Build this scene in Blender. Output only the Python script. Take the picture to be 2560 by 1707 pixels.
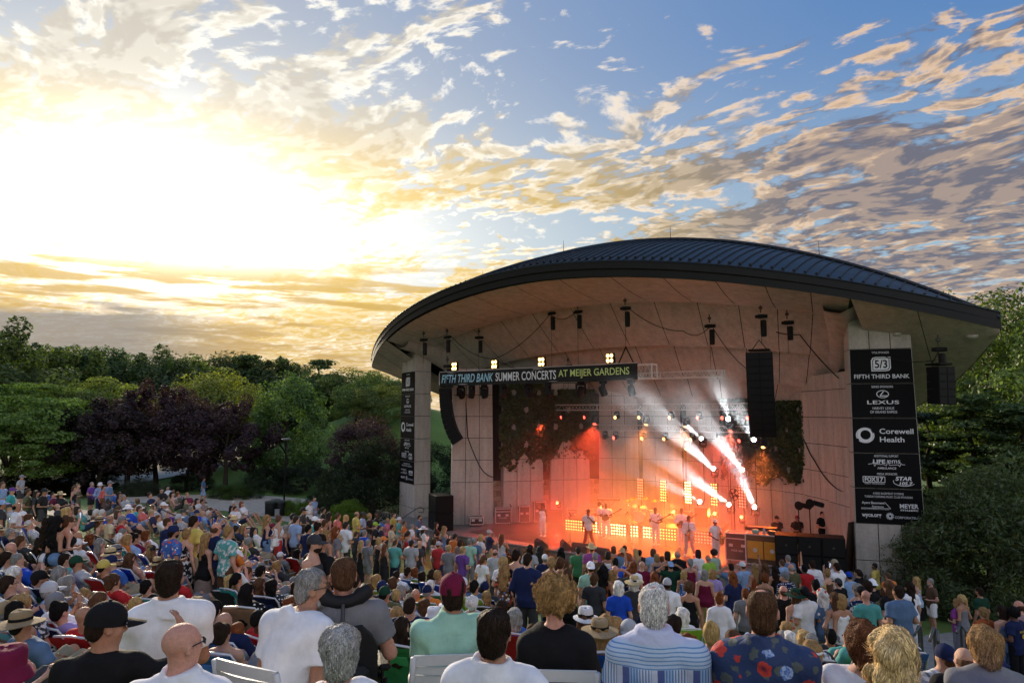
import bpy, bmesh, math, random
import numpy as np
from mathutils import Vector, Matrix, noise as mnoise
random.seed(7); RNG = np.random.default_rng(7)
for _o in list(bpy.data.objects): bpy.data.objects.remove(_o)
SC = bpy.context.scene
COL = SC.collection
pi = math.pi
# ---------------------------------------------------------------- camera
CAMZ = 6.4; FPX = 24 / 36 * 2560; TILT = math.atan(164 / 1568)
cam_d = bpy.data.cameras.new('camera'); cam = bpy.data.objects.new('camera', cam_d); COL.objects.link(cam)
cam.location = (0, 0, CAMZ); cam.rotation_euler = (pi / 2 + TILT, 0, 0)
cam_d.lens = 24; cam_d.sensor_width = 36; cam_d.clip_start = 0.05; cam_d.clip_end = 5000
SC.camera = cam
SC.render.resolution_x, SC.render.resolution_y = 1024, 682
# ---------------------------------------------------------------- node helpers
class NT:
    def __init__(s, tree): s.t = tree; s.n = tree.nodes; s.l = tree.links
    def put(s, sock, v):
        if isinstance(v, bpy.types.NodeSocket): s.l.new(v, sock)
        elif isinstance(v, (tuple, list)):
            k = len(sock.default_value); v = tuple(v)
            sock.default_value = (v + (1.0,))[:k] if len(v) < k else v[:k]
        else: sock.default_value = v
    def m(s, op, a, b=None, c=None, clamp=False):
        n = s.n.new('ShaderNodeMath'); n.operation = op; n.use_clamp = clamp
        for i, v in enumerate((a, b, c)):
            if v is not None: s.put(n.inputs[i], v)
        return n.outputs[0]
    def vm(s, op, a, b=None, scale=None):
        n = s.n.new('ShaderNodeVectorMath'); n.operation = op; s.put(n.inputs[0], a)
        if b is not None: s.put(n.inputs[1], b)
        if scale is not None: s.put(n.inputs['Scale'], scale)
        return n.outputs['Value'] if op in ('DOT_PRODUCT', 'LENGTH', 'DISTANCE') else n.outputs[0]
    def ss(s, v, lo, hi):                                  # smoothstep
        n = s.n.new('ShaderNodeMapRange'); n.interpolation_type = 'SMOOTHSTEP'
        s.put(n.inputs[0], v); s.put(n.inputs[1], lo); s.put(n.inputs[2], hi); return n.outputs[0]
    def lin(s, v, lo, hi, a=0.0, b=1.0):
        n = s.n.new('ShaderNodeMapRange'); s.put(n.inputs[0], v)
        for i, q in enumerate((lo, hi, a, b)): s.put(n.inputs[i + 1], q)
        return n.outputs[0]
    def mix(s, f, a, b, blend='MIX'):
        n = s.n.new('ShaderNodeMix'); n.data_type = 'RGBA'; n.blend_type = blend
        s.put(n.inputs[0], f); s.put(n.inputs[6], a); s.put(n.inputs[7], b); return n.outputs[2]
    def noise(s, vec, scale, detail=4, rough=.55, lac=2.0, dist=0.0, out=0):
        n = s.n.new('ShaderNodeTexNoise'); s.put(n.inputs['Vector'], vec)
        s.put(n.inputs['Scale'], scale); s.put(n.inputs['Detail'], detail); s.put(n.inputs['Roughness'], rough)
        s.put(n.inputs['Lacunarity'], lac); s.put(n.inputs['Distortion'], dist); return n.outputs[out]
    def voro(s, vec, scale, feature='F1', out=0, rnd=1.0):
        n = s.n.new('ShaderNodeTexVoronoi'); n.feature = feature; s.put(n.inputs['Vector'], vec); s.put(n.inputs['Scale'], scale)
        s.put(n.inputs['Randomness'], rnd); return n.outputs[out]
    def wave(s, vec, scale, dist=0, axis='X'):
        n = s.n.new('ShaderNodeTexWave'); n.bands_direction = axis; s.put(n.inputs['Vector'], vec); s.put(n.inputs['Scale'], scale)
        s.put(n.inputs['Distortion'], dist); return n.outputs[1]
    def sep(s, v):
        n = s.n.new('ShaderNodeSeparateXYZ'); s.put(n.inputs[0], v); return n.outputs
    def comb(s, x, y, z):
        n = s.n.new('ShaderNodeCombineXYZ')
        for i, v in enumerate((x, y, z)): s.put(n.inputs[i], v)
        return n.outputs[0]
    def ramp(s, v, stops):
        n = s.n.new('ShaderNodeValToRGB'); e = n.color_ramp.elements
        while len(e) < len(stops): e.new(.5)
        for i, (p, c) in enumerate(stops): e[i].position = p; e[i].color = (c + (1,))[:4] if len(c) < 4 else c
        s.put(n.inputs[0], v); return n.outputs[0]
    def obj(s): return s.n.new('ShaderNodeTexCoord').outputs['Object']
    def gen(s): return s.n.new('ShaderNodeTexCoord').outputs['Generated']
    def pos(s): return s.n.new('ShaderNodeNewGeometry').outputs['Position']
    def ocol(s): return s.n.new('ShaderNodeObjectInfo').outputs['Color']
    def ornd(s): return s.n.new('ShaderNodeObjectInfo').outputs['Random']
# ---------------------------------------------------------------- sky, sun, exposure
CX, CY = 3.0, 1.0
def pix_dir(px, py):
    x = px - 1280; y = -(py - 853.5)
    return Vector((x, FPX * math.cos(TILT) - y * math.sin(TILT), FPX * math.sin(TILT) + y * math.cos(TILT))).normalized()
SUNDIR = pix_dir(400, 560)
SUN_EL = math.asin(SUNDIR.z); SUN_AZ = math.atan2(SUNDIR.x, SUNDIR.y)
world = bpy.data.worlds.new('World'); SC.world = world; world.use_nodes = True
w = NT(world.node_tree); w.n.clear()
D = w.vm('NORMALIZE', w.n.new('ShaderNodeTexCoord').outputs['Generated'])
sky = w.n.new('ShaderNodeTexSky'); sky.sky_type = 'NISHITA'; sky.sun_disc = False
sky.sun_elevation = SUN_EL; sky.sun_rotation = SUN_AZ; sky.altitude = 200; sky.air_density = 1.2; sky.dust_density = 1.5; sky.ozone_density = 2.0
w.put(sky.inputs[0], D)
dx, dy, dz = w.sep(D)
el = w.m('MAXIMUM', dz, 0.0)
g = w.vm('DOT_PRODUCT', D, tuple(SUNDIR)); gp = w.m('MAXIMUM', g, 0.0)
SR_ = Vector((SUNDIR.y, -SUNDIR.x, 0)).normalized(); SUp = SR_.cross(SUNDIR).normalized()
hx = w.vm('DOT_PRODUCT', D, tuple(SR_)); hy = w.vm('DOT_PRODUCT', D, tuple(SUp))
def lobe(a, b):                                            # forward-scattering lobe round the veiled sun, wider than tall
    q = w.m('ADD', w.m('POWER', w.m('ABSOLUTE', w.m('DIVIDE', hx, a)), 2.0), w.m('POWER', w.m('ABSOLUTE', w.m('DIVIDE', hy, b)), 2.0))
    return w.m('MULTIPLY', w.m('EXPONENT', w.m('MULTIPLY', q, -1.0)), w.ss(g, 0.0, .3))
lowcut = w.ss(dz, .07, .25)
glow_w = lobe(.60, .44); glow_m = lobe(.38, .165); glow_n = w.m('MULTIPLY', lobe(.28, .105), lowcut)
# clear air: physical sky, deeper overhead, plus sunlight scattered in the haze
base = w.vm('SCALE', sky.outputs[0], scale=.9)
blue = w.mix(w.ss(el, .16, .50), (2.6, 4.1, 5.4), (.35, 1.65, 4.3))
base = w.mix(.88, base, blue)
base = w.mix(w.m('MULTIPLY', w.ss(el, .22, 0.02), .8), base, (5.6, 4.0, 2.9))
base = w.mix(w.m('MULTIPLY', glow_w, .85), base, (6.0, 5.9, 5.5))
base = w.vm('ADD', base, w.vm('SCALE', w.mix(lowcut, (3.6, 2.0, .3), (4.0, 3.8, 3.2)), scale=glow_m))
base = w.mix(w.m('MULTIPLY', w.m('MULTIPLY', glow_w, .9), w.ss(dz, .20, .06)), base, (7.8, 5.0, 1.9))
# cloud deck on a plane overhead, drawn out along the wind
den = w.m('ADD', el, .10)
P = w.comb(w.m('DIVIDE', dx, den), w.m('DIVIDE', dy, den), 0.0)
rot = w.n.new('ShaderNodeVectorRotate'); rot.rotation_type = 'Z_AXIS'; w.put(rot.inputs['Vector'], P); w.put(rot.inputs['Angle'], math.radians(-53))
Pr = rot.outputs[0]
warp = w.vm('SCALE', w.vm('SUBTRACT', w.noise(Pr, 1.6, 2, .5, out=1), (.5, .5, .5)), scale=.38)
Pw = w.vm('ADD', Pr, warp)
cvr = w.noise(w.vm('ADD', Pr, (CX, CY, 0)), .55, 1, .5)
def deck(off, da, db):
    q = w.vm('ADD', Pw, off)
    a = w.noise(w.vm('MULTIPLY', q, (1.9, .58, 1)), 1.7, da, .58, 2.1)         # bands
    b = w.noise(w.vm('MULTIPLY', q, (1.6, 1.1, 1)), 9.5, db, .55, 2.1)          # puffs
    return w.m('ADD', w.m('MULTIPLY', a, .48), w.m('MULTIPLY', b, .54))
n0 = deck((0, 0, 0), 5, 5)
sd = Vector((SUNDIR.x, SUNDIR.y, 0)).normalized()
sr = Matrix.Rotation(math.radians(-53), 3, 'Z') @ sd
n1 = deck((sr.x * .085, sr.y * .085, 0), 3, 2)
prx, pry, prz = w.sep(P)
cov = w.m('ADD', w.m('MULTIPLY', w.ss(el, .52, .28), .085), w.m('MULTIPLY', w.m('SUBTRACT', cvr, .5), .38))
band = w.m('MULTIPLY', w.m('MULTIPLY', w.ss(prx, -.20, .15), w.ss(prx, 1.25, .55)), w.ss(el, .33, .44))
cov = w.m('SUBTRACT', cov, w.m('MULTIPLY', band, .075))
cov = w.m('SUBTRACT', cov, w.m('MULTIPLY', glow_n, .05))
nn = w.m('ADD', n0, cov)
dens = w.ss(nn, .53, .65); thin = w.ss(nn, .50, .595)
lit = w.ss(w.m('SUBTRACT', n0, n1), -.05, .065)
warm = w.ss(gp, .62, .97)
lit_c = w.mix(warm, (8.8, 6.0, 3.5), (10.5, 10.1, 8.9))
shade_c = w.mix(warm, (1.35, 1.3, 1.62), w.mix(w.ss(el, .30, .42), (6.4, 4.3, 1.0), (5.4, 5.0, 4.3)))
shade_c = w.mix(w.ss(el, .17, .05), shade_c, w.mix(warm, (4.8, 3.4, 2.7), (5.6, 3.9, 1.5)))
anti_fill = w.ss(g, .30, -.55)  # sky and cloud opposite the sun brightened as added fill for crowd and walls
lit_c = w.mix(anti_fill, lit_c, (11.0, 10.0, 9.3)); shade_c = w.mix(anti_fill, shade_c, (7.6, 7.1, 7.0))
base = w.mix(w.m('MULTIPLY', anti_fill, .75), base, (4.9, 5.6, 6.9))
core = w.m('MULTIPLY', lit, w.m('SUBTRACT', 1.0, w.m('MULTIPLY', dens, .74)))
cl = w.mix(core, shade_c, lit_c)
cl = w.vm('ADD', cl, w.vm('SCALE', w.mix(lowcut, (3.0, 1.8, .3), (3.3, 2.9, 2.0)), scale=w.m('MULTIPLY', glow_m, w.m('SUBTRACT', 1.0, w.m('MULTIPLY', dens, .5)))))
colr = w.mix(w.m('MULTIPLY', thin, .95), base, cl)
colr = w.vm('ADD', colr, w.vm('SCALE', (5.0, 4.75, 4.2), scale=glow_n))
colr = w.vm('ADD', colr, w.vm('SCALE', (26., 23., 18.), scale=w.m('MULTIPLY', lobe(.16, .09), lowcut)))
# low bank and streaks far off along the left horizon
bn = w.noise(w.vm('MULTIPLY', D, (2.2, 2.2, 26.0)), 2.2, 5, .55)
e2 = w.m('ADD', dz, w.m('MULTIPLY', w.m('SUBTRACT', bn, .5), .10))
strk = w.m('MULTIPLY', w.m('MULTIPLY', w.ss(bn, .50, .60), w.ss(dz, .24, .17)), w.ss(dx, .15, -.10))
colr = w.mix(w.m('MULTIPLY', strk, .85), colr, w.mix(w.ss(dz, .20, .10), (6.2, 4.0, .8), (5.0, 3.3, 1.3)))
bank = w.m('MULTIPLY', w.ss(e2, .135, .118), w.ss(dx, -.34, -.50))
colr = w.mix(w.m('MULTIPLY', bank, .88), colr, (2.7, 2.5, 2.3))
colr = w.mix(w.ss(dz, .012, -.03), colr, (1.2, 1.15, 1.0))
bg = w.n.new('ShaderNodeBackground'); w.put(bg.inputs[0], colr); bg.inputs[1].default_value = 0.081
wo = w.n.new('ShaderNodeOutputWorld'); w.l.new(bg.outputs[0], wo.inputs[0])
sun_d = bpy.data.lights.new('sun', 'SUN'); sun = bpy.data.objects.new('sun', sun_d); COL.objects.link(sun)
sun_d.energy = 3.2; sun_d.angle = math.radians(9); sun_d.color = (1.0, .84, .62)
sun.rotation_euler = SUNDIR.to_track_quat('Z', 'Y').to_euler(); sun.location = SUNDIR * 60
vs = SC.view_settings; vs.view_transform = 'Standard'; vs.look = 'None'; vs.gamma = 1; vs.exposure = 0.6; vs.use_curve_mapping = False
world.cycles.sampling_method = 'MANUAL'; world.cycles.sample_map_resolution = 512
SC.cycles.use_denoising = True; SC.cycles.max_bounces = 6; SC.cycles.diffuse_bounces = 3; SC.cycles.glossy_bounces = 3
SC.cycles.transmission_bounces = 3; SC.cycles.transparent_max_bounces = 8; SC.cycles.volume_bounces = 0; SC.cycles.sample_clamp_indirect = 6
SC.cycles.caustics_reflective = False; SC.cycles.caustics_refractive = False; SC.cycles.volume_max_steps = 64
# ---------------------------------------------------------------- materials
MATS = {}
def mat(name, col=(.5, .5, .5), rough=.7, metal=0.0, var=.12, scale=6.0, bump=0.0, bscale=40.0, spec=.22, emit=None, estr=0.0):
    """plain procedural surface: colour with two-scale mottling and fine relief"""
    if name in MATS: return MATS[name]
    m = bpy.data.materials.new(name); m.use_nodes = True; t = NT(m.node_tree); b = t.n['Principled BSDF']
    o = t.obj()
    nz = t.m('ADD', t.m('MULTIPLY', t.noise(o, scale, 5, .6), .65), t.m('MULTIPLY', t.noise(o, scale * 7, 3, .6), .35))
    f = t.lin(nz, .3, .7, 1 - var, 1 + var)
    t.put(b.inputs['Base Color'], t.vm('SCALE', tuple(col), scale=f)); t.put(b.inputs['Roughness'], t.lin(nz, .3, .7, max(.04, rough - .08), min(1, rough + .08)))
    b.inputs['Metallic'].default_value = metal; b.inputs['Specular IOR Level'].default_value = spec
    if bump:
        bn_ = t.n.new('ShaderNodeBump'); bn_.inputs['Strength'].default_value = bump; bn_.inputs['Distance'].default_value = .02
        t.put(bn_.inputs['Height'], t.noise(o, bscale, 4, .6)); t.l.new(bn_.outputs[0], b.inputs['Normal'])
    if emit: t.put(b.inputs['Emission Color'], tuple(emit)); b.inputs['Emission Strength'].default_value = estr
    MATS[name] = m; return m
# ---------------------------------------------------------------- mesh builder
class MB:
    def __init__(s): s.v = []; s.f = []; s.mi = []; s.cm = 0
    def add(s, vs, fs, M=None):
        k = len(s.v)
        s.v += [tuple(M @ Vector(q)) for q in vs] if M is not None else [tuple(q) for q in vs]
        s.f += [tuple(i + k for i in f) for f in fs]; s.mi += [s.cm] * len(fs); return s
    def box(s, c, d, M=None, bev=0.0):
        x, y, z = [q / 2 for q in d]; c = Vector(c)
        if bev and min(d) > 2.2 * bev:
            vs = []; e = bev
            for sz in (-1, 1):
                for (a, b_) in ((x, y - e), (x - e, y), (-(x - e), y), (-x, y - e), (-x, -(y - e)), (-(x - e), -y), (x - e, -y), (x, -(y - e))):
                    vs.append(c + Vector((a, b_, sz * (z - e))))
            for sz in (-1, 1):
                for (a, b_) in ((x - e, y - e), (-(x - e), y - e), (-(x - e), -(y - e)), (x - e, -(y - e))):
                    vs.append(c + Vector((a, b_, sz * z)))
            fs = [(i, (i + 1) % 8, 8 + (i + 1) % 8, 8 + i) for i in range(8)]
            for base, o, fl in ((0, 16, 1), (8, 20, 0)):
                for i in range(4):
                    a, b_ = base + 2 * i, base + 2 * i + 1; nx = base + (2 * i + 2) % 8
                    q1 = (a, b_, o + i); q2 = (b_, nx, o + (i + 1) % 4, o + i)
                    for q in (q1, q2): fs.append(tuple(reversed(q)) if fl else q)
                q = (o, o + 1, o + 2, o + 3); fs.append(tuple(reversed(q)) if fl else q)
            return s.add(vs, fs, M)
        vs = [c + Vector((sx * x, sy * y, sz * z)) for sz in (-1, 1) for sy in (-1, 1) for sx in (-1, 1)]
        return s.add(vs, [(0, 2, 3, 1), (4, 5, 7, 6), (0, 1, 5, 4), (2, 6, 7, 3), (0, 4, 6, 2), (1, 3, 7, 5)], M)
    def tube(s, pts, r, seg=8, M=None, closed=False, cap=True):
        pts = [Vector(p) for p in pts]; n = len(pts); rs = r if isinstance(r, (list, tuple)) else [r] * n
        vs = []; prev = None
        for i, p in enumerate(pts):
            a = pts[(i - 1) % n] if (i or closed) else p; b = pts[(i + 1) % n] if (i < n - 1 or closed) else p
            t = (b - a).normalized() if (b - a).length > 1e-9 else Vector((0, 0, 1))
            if prev is None: up = Vector((0, 0, 1)) if abs(t.z) < .9 else Vector((1, 0, 0))
            else: up = prev
            x = t.cross(up)
            if x.length < 1e-6: x = t.orthogonal()
            x.normalize(); y = x.cross(t).normalized(); prev = y
            for k in range(seg):
                an = 2 * pi * k / seg; vs.append(p + (x * math.cos(an) + y * math.sin(an)) * rs[i])
        fs = []; m = n if closed else n - 1
        for i in range(m):
            for k in range(seg):
                a = i * seg + k; b = i * seg + (k + 1) % seg; c = ((i + 1) % n) * seg + (k + 1) % seg; d = ((i + 1) % n) * seg + k
                fs.append((a, d, c, b))
        if cap and not closed: fs += [tuple(range(seg)), tuple(reversed(range((n - 1) * seg, n * seg)))]
        return s.add(vs, fs, M)
    def lathe(s, prof, seg=16, M=None, sx=1.0, sy=1.0):
        vs = []; n = len(prof)
        for (r, z) in prof:
            for k in range(seg):
                a = 2 * pi * k / seg; vs.append((r * sx * math.cos(a), r * sy * math.sin(a), z))
        fs = [(i * seg + k, i * seg + (k + 1) % seg, (i + 1) * seg + (k + 1) % seg, (i + 1) * seg + k) for i in range(n - 1) for k in range(seg)]
        fs += [tuple(reversed(range(seg))), tuple(range((n - 1) * seg, n * seg))]
        return s.add(vs, fs, M)
    def grid(s, rows, M=None, flip=False, closed=False):
        n = len(rows[0]); vs = [p for r in rows for p in r]; fs = []
        for i in range(len(rows) - 1):
            for k in range(n if closed else n - 1):
                q = (i * n + k, i * n + (k + 1) % n, (i + 1) * n + (k + 1) % n, (i + 1) * n + k)
                fs.append(tuple(reversed(q)) if flip else q)
        return s.add(vs, fs, M)
    def prism(s, poly, h, M=None):                         # polygon in xz extruded along y by h
        n = len(poly); vs = [(x, 0, z) for x, z in poly] + [(x, h, z) for x, z in poly]
        fs = [tuple(range(n)), tuple(reversed(range(n, 2 * n)))] + [(i, i + n, (i + 1) % n + n, (i + 1) % n) for i in range(n)]
        return s.add(vs, fs, M)
    def mesh(s, name, smooth=False):
        me = bpy.data.meshes.new(name); me.from_pydata([tuple(q) for q in s.v], [], s.f)
        if any(s.mi): me.polygons.foreach_set('material_index', s.mi)
        if smooth: me.polygons.foreach_set('use_smooth', [True] * len(s.f))
        me.update(); return me
    def build(s, name, material=None, parent=None, smooth=False, loc=None, rot=None):
        me = s.mesh(name, smooth)
        for q in (material if isinstance(material, (list, tuple)) else [material]):
            if q: me.materials.append(q)
        return put(name, me, parent, loc, rot)
def put(name, me, parent=None, loc=None, rot=None):
    o = bpy.data.objects.new(name, me); COL.objects.link(o)
    if parent: o.parent = parent
    if loc is not None: o.location = loc
    if rot is not None: o.rotation_euler = rot if isinstance(rot, (tuple, list)) else (0, 0, rot)
    return o
def tag(o, label=None, cat=None, group=None, kind=None):
    if label: o['label'] = label
    if cat: o['category'] = cat
    if group: o['group'] = group
    if kind: o['kind'] = kind
    return o
def thing(name, label, cat, loc=(0, 0, 0), rotz=0.0, group=None):
    o = bpy.data.objects.new(name, None); COL.objects.link(o); o.location = loc; o.rotation_euler = (0, 0, rotz); o.empty_display_size = .1; o['kind'] = 'thing'
    return tag(o, label, cat, group)
def copy_tree(o, parent=None):
    c = o.copy(); COL.objects.link(c); c.parent = parent
    for ch in o.children: copy_tree(ch, c)
    return c
def T(x, y, z, rz=0.0, rx=0.0, ry=0.0, sc=1.0):
    return Matrix.Translation((x, y, z)) @ Matrix.Rotation(rz, 4, 'Z') @ Matrix.Rotation(ry, 4, 'Y') @ Matrix.Rotation(rx, 4, 'X') @ Matrix.Scale(sc, 4)
def pix_at(px, py, Y):                                     # point of the place seen at this picture position, Y metres ahead
    d = pix_dir(px, py); return Vector((0, 0, CAMZ)) + d * (Y / d.y)
def pix_of(p):
    X, Y, Z = p[0], p[1], p[2] - CAMZ
    d = Y * math.cos(TILT) + Z * math.sin(TILT); h = -Y * math.sin(TILT) + Z * math.cos(TILT)
    return (1280 + FPX * X / d, 853.5 - FPX * h / d, d)
# stage frame: u runs along the stage front, v upstage
SO = Vector((4.5, 36.2, 0)); SA = -math.atan2(.595, .804); SU = Vector((math.cos(SA), math.sin(SA), 0)); SV = Vector((-math.sin(SA), math.cos(SA), 0))
def L(u, v, z=0.0): return SO + SU * u + SV * v + Vector((0, 0, z))
def to_local(p):
    d = Vector(p) - SO; return d.dot(SU), d.dot(SV)
def smooth01(x): x = min(1, max(0, x)); return x * x * (3 - 2 * x)
# ================================================================ PEOPLE: smooth implicit bodies, polygonised
def _smin(a, b, k):
    h = np.clip(.5 + .5 * (b - a) / k, 0, 1); return b + (a - b) * h - k * h * (1 - h)
class SDF:
    """union of soft primitives on a grid, polygonised by surface nets"""
    def __init__(s): s.p = []; s.post = []
    def cap(s, a, b, ra, rb=None, k=.03, flat=None, clip=None):
        s.p.append(('cap', np.array(a, float), np.array(b, float), ra, ra if rb is None else rb, k, flat, clip)); return s
    def ell(s, c, r, R=None, k=.03, sub=False): s.p.append(('ell', np.array(c, float), np.array(r, float), R, k, sub)); return s
    def loft(s, M, zs, a, b, y, k=.03, clip=None): s.p.append(('loft', M, *[np.array(q, float) for q in (zs, a, b, y)], k, clip)); return s
    def cut(s, pt, n): s.post.append((np.array(pt, float), np.array(n, float))); return s
    def grid(s, vox, wrinkle=0.0, seed=0, wfreq=14.0, bias=0.0):
        bbs = []
        for p in s.p:
            if p[0] == 'cap': r = max(p[3], p[4]); bbs.append((np.minimum(p[1], p[2]) - r, np.maximum(p[1], p[2]) + r, False))
            elif p[0] == 'ell': r = p[2].max(); bbs.append((p[1] - r, p[1] + r, p[5]))
            else:
                M = np.array(p[1]); R_ = max(p[3].max(), p[4].max() + np.abs(p[5]).max())
                c = [(M @ np.array((0, 0, z, 1)))[:3] for z in (p[2][0], p[2][-1])]; bbs.append((np.minimum(*c) - R_, np.maximum(*c) + R_, False))
        lo = np.min([b[0] for b in bbs if not b[2]], 0) - 3 * vox; hi = np.max([b[1] for b in bbs if not b[2]], 0) + 3 * vox
        n = np.ceil((hi - lo) / vox).astype(int) + 1; ax = [lo[i] + vox * np.arange(n[i]) for i in range(3)]
        F = np.full(n, .5, np.float32)
        for p, (a, b, _) in zip(s.p, bbs):
            i0 = np.clip(((a - .07 - lo) / vox).astype(int), 0, n - 1); i1 = np.clip(((b + .07 - lo) / vox).astype(int) + 2, 1, n)
            X = ax[0][i0[0]:i1[0], None, None]; Y = ax[1][None, i0[1]:i1[1], None]; Z = ax[2][None, None, i0[2]:i1[2]]
            sl = tuple(slice(i0[i], i1[i]) for i in range(3))
            if F[sl].size == 0: continue
            if p[0] == 'cap':
                _, A, B, ra, rb, k, fl, clip = p; d = B - A; L2 = max(d @ d, 1e-9)
                t = np.clip(((X - A[0]) * d[0] + (Y - A[1]) * d[1] + (Z - A[2]) * d[2]) / L2, 0, 1)
                dx = X - A[0] - t * d[0]; dy = Y - A[1] - t * d[1]; dz = Z - A[2] - t * d[2]
                if fl: dx = dx / fl[0]; dy = dy / fl[1]; dz = dz / fl[2]
                D_ = np.sqrt(dx * dx + dy * dy + dz * dz) - (ra + (rb - ra) * t)
                if clip is not None:
                    q, nn = clip; D_ = np.maximum(D_, (X - q[0]) * nn[0] + (Y - q[1]) * nn[1] + (Z - q[2]) * nn[2])
            elif p[0] == 'ell':
                _, c, r, R, k, sub = p; x, y, z = X - c[0], Y - c[1], Z - c[2]
                if R is not None:
                    R = np.array(R); x, y, z = R[0, 0] * x + R[1, 0] * y + R[2, 0] * z, R[0, 1] * x + R[1, 1] * y + R[2, 1] * z, R[0, 2] * x + R[1, 2] * y + R[2, 2] * z
                k0 = np.sqrt((x / r[0]) ** 2 + (y / r[1]) ** 2 + (z / r[2]) ** 2); k1 = np.sqrt((x / r[0] ** 2) ** 2 + (y / r[1] ** 2) ** 2 + (z / r[2] ** 2) ** 2) + 1e-9
                D_ = k0 * (k0 - 1) / k1
                if sub: F[sl] = -_smin(-F[sl], D_, k); continue
            else:
                _, M, zs, a_, b_, y_, k, clip = p; Mi = np.linalg.inv(np.array(M))
                x = Mi[0, 0] * X + Mi[0, 1] * Y + Mi[0, 2] * Z + Mi[0, 3]; y = Mi[1, 0] * X + Mi[1, 1] * Y + Mi[1, 2] * Z + Mi[1, 3]; z = Mi[2, 0] * X + Mi[2, 1] * Y + Mi[2, 2] * Z + Mi[2, 3]
                A_ = np.interp(z, zs, a_); B_ = np.interp(z, zs, b_); Y_ = np.interp(z, zs, y_)
                D_ = (np.sqrt((x / A_) ** 2 + ((y - Y_) / B_) ** 2) - 1) * np.minimum(A_, B_)
                D_ = np.maximum(D_, np.maximum(zs[0] - z, z - zs[-1]))
                if clip is not None:
                    q, nn = clip; D_ = np.maximum(D_, (X - q[0]) * nn[0] + (Y - q[1]) * nn[1] + (Z - q[2]) * nn[2])
            F[sl] = _smin(F[sl], D_, k)
        if wrinkle:
            rg = np.random.default_rng(seed); X = ax[0][:, None, None]; Y = ax[1][None, :, None]; Z = ax[2][None, None, :]; W = 0
            for _ in range(7):
                d = rg.normal(size=3); d[2] = d[2] * .6; d = d / np.linalg.norm(d); f_ = wfreq * rg.uniform(.6, 1.9)
                W = W + np.sin(f_ * (d[0] * X + d[1] * Y + d[2] * Z) + rg.uniform(0, 6.3) + 1.6 * np.sin(5 * Z + rg.uniform(0, 6)) + .9 * np.sin(7 * X + rg.uniform(0, 6)))
            F = F + wrinkle * (W * .38 - bias)
        for q, nn in s.post:
            F = np.maximum(F, (ax[0][:, None, None] - q[0]) * nn[0] + (ax[1][None, :, None] - q[1]) * nn[1] + (ax[2][None, None, :] - q[2]) * nn[2])
        return F, lo, vox
    def mesh(s, name, vox, wrinkle=0.0, seed=0, wfreq=14.0, relax=1, bias=0.0):
        F, lo, vox = s.grid(vox, wrinkle, seed, wfreq, bias); n = F.shape; neg = F < 0
        c = [neg[i:n[0] - 1 + i, j:n[1] - 1 + j, k:n[2] - 1 + k] for i in (0, 1) for j in (0, 1) for k in (0, 1)]
        cnt = sum(q.astype(np.int8) for q in c); cell = (cnt > 0) & (cnt < 8); idx = -np.ones(cell.shape, np.int64); I = np.argwhere(cell); idx[cell] = np.arange(len(I))
        acc = np.zeros((len(I), 3)); num = np.zeros(len(I))
        cn = [(i, j, k) for i in (0, 1) for j in (0, 1) for k in (0, 1)]
        for e0 in cn:
            for ax_ in range(3):
                if e0[ax_]: continue
                e1 = list(e0); e1[ax_] = 1
                f0 = F[I[:, 0] + e0[0], I[:, 1] + e0[1], I[:, 2] + e0[2]]; f1 = F[I[:, 0] + e1[0], I[:, 1] + e1[1], I[:, 2] + e1[2]]
                m_ = (f0 < 0) != (f1 < 0); t = np.where(m_, f0 / np.where(m_, f0 - f1, 1), 0); p = np.array(e0, float)[None, :] + np.zeros((len(I), 3)); p[:, ax_] += t
                acc[m_] += p[m_]; num += m_
        V_ = lo + vox * (I + acc / num[:, None]); faces = []
        for ax_ in range(3):
            o1, o2 = [(1, 2), (2, 0), (0, 1)][ax_]
            sl0 = [slice(None)] * 3; sl1 = [slice(None)] * 3; sl0[ax_] = slice(0, -1); sl1[ax_] = slice(1, None)
            a, b = neg[tuple(sl0)], neg[tuple(sl1)]
            for flip, mk in ((False, a & ~b), (True, ~a & b)):
                E_ = np.argwhere(mk)
                if not len(E_): continue
                E_ = E_[(E_[:, o1] > 0) & (E_[:, o2] > 0) & (E_[:, o1] < n[o1] - 1) & (E_[:, o2] < n[o2] - 1)]
                q = []
                for d1, d2 in ((-1, -1), (0, -1), (0, 0), (-1, 0)):
                    e = E_.copy(); e[:, o1] += d1; e[:, o2] += d2; q.append(idx[e[:, 0], e[:, 1], e[:, 2]])
                q = np.stack(q, 1); faces.append(q[:, ::-1] if flip else q)
        Fc = np.concatenate(faces); Fc = Fc[(Fc >= 0).all(1)]
        for _ in range(relax):                              # light smoothing
            S_ = np.zeros_like(V_); C_ = np.zeros(len(V_))
            for k in range(4):
                np.add.at(S_, Fc[:, k], V_[Fc[:, (k + 1) % 4]]); np.add.at(C_, Fc[:, k], 1)
            ok = C_ > 0; V_[ok] = .5 * V_[ok] + .5 * S_[ok] / C_[ok][:, None]
        me = bpy.data.meshes.new(name); nv, nf = len(V_), len(Fc)
        me.vertices.add(nv); me.vertices.foreach_set('co', V_.astype(np.float32).ravel()); me.loops.add(nf * 4); me.loops.foreach_set('vertex_index', Fc.astype(np.int32).ravel())
        me.polygons.add(nf); me.polygons.foreach_set('loop_start', np.arange(0, nf * 4, 4, dtype=np.int32)); me.polygons.foreach_set('loop_total', np.full(nf, 4, dtype=np.int32))
        me.polygons.foreach_set('use_smooth', np.ones(nf, bool)); me.update(calc_edges=True); return me
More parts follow.
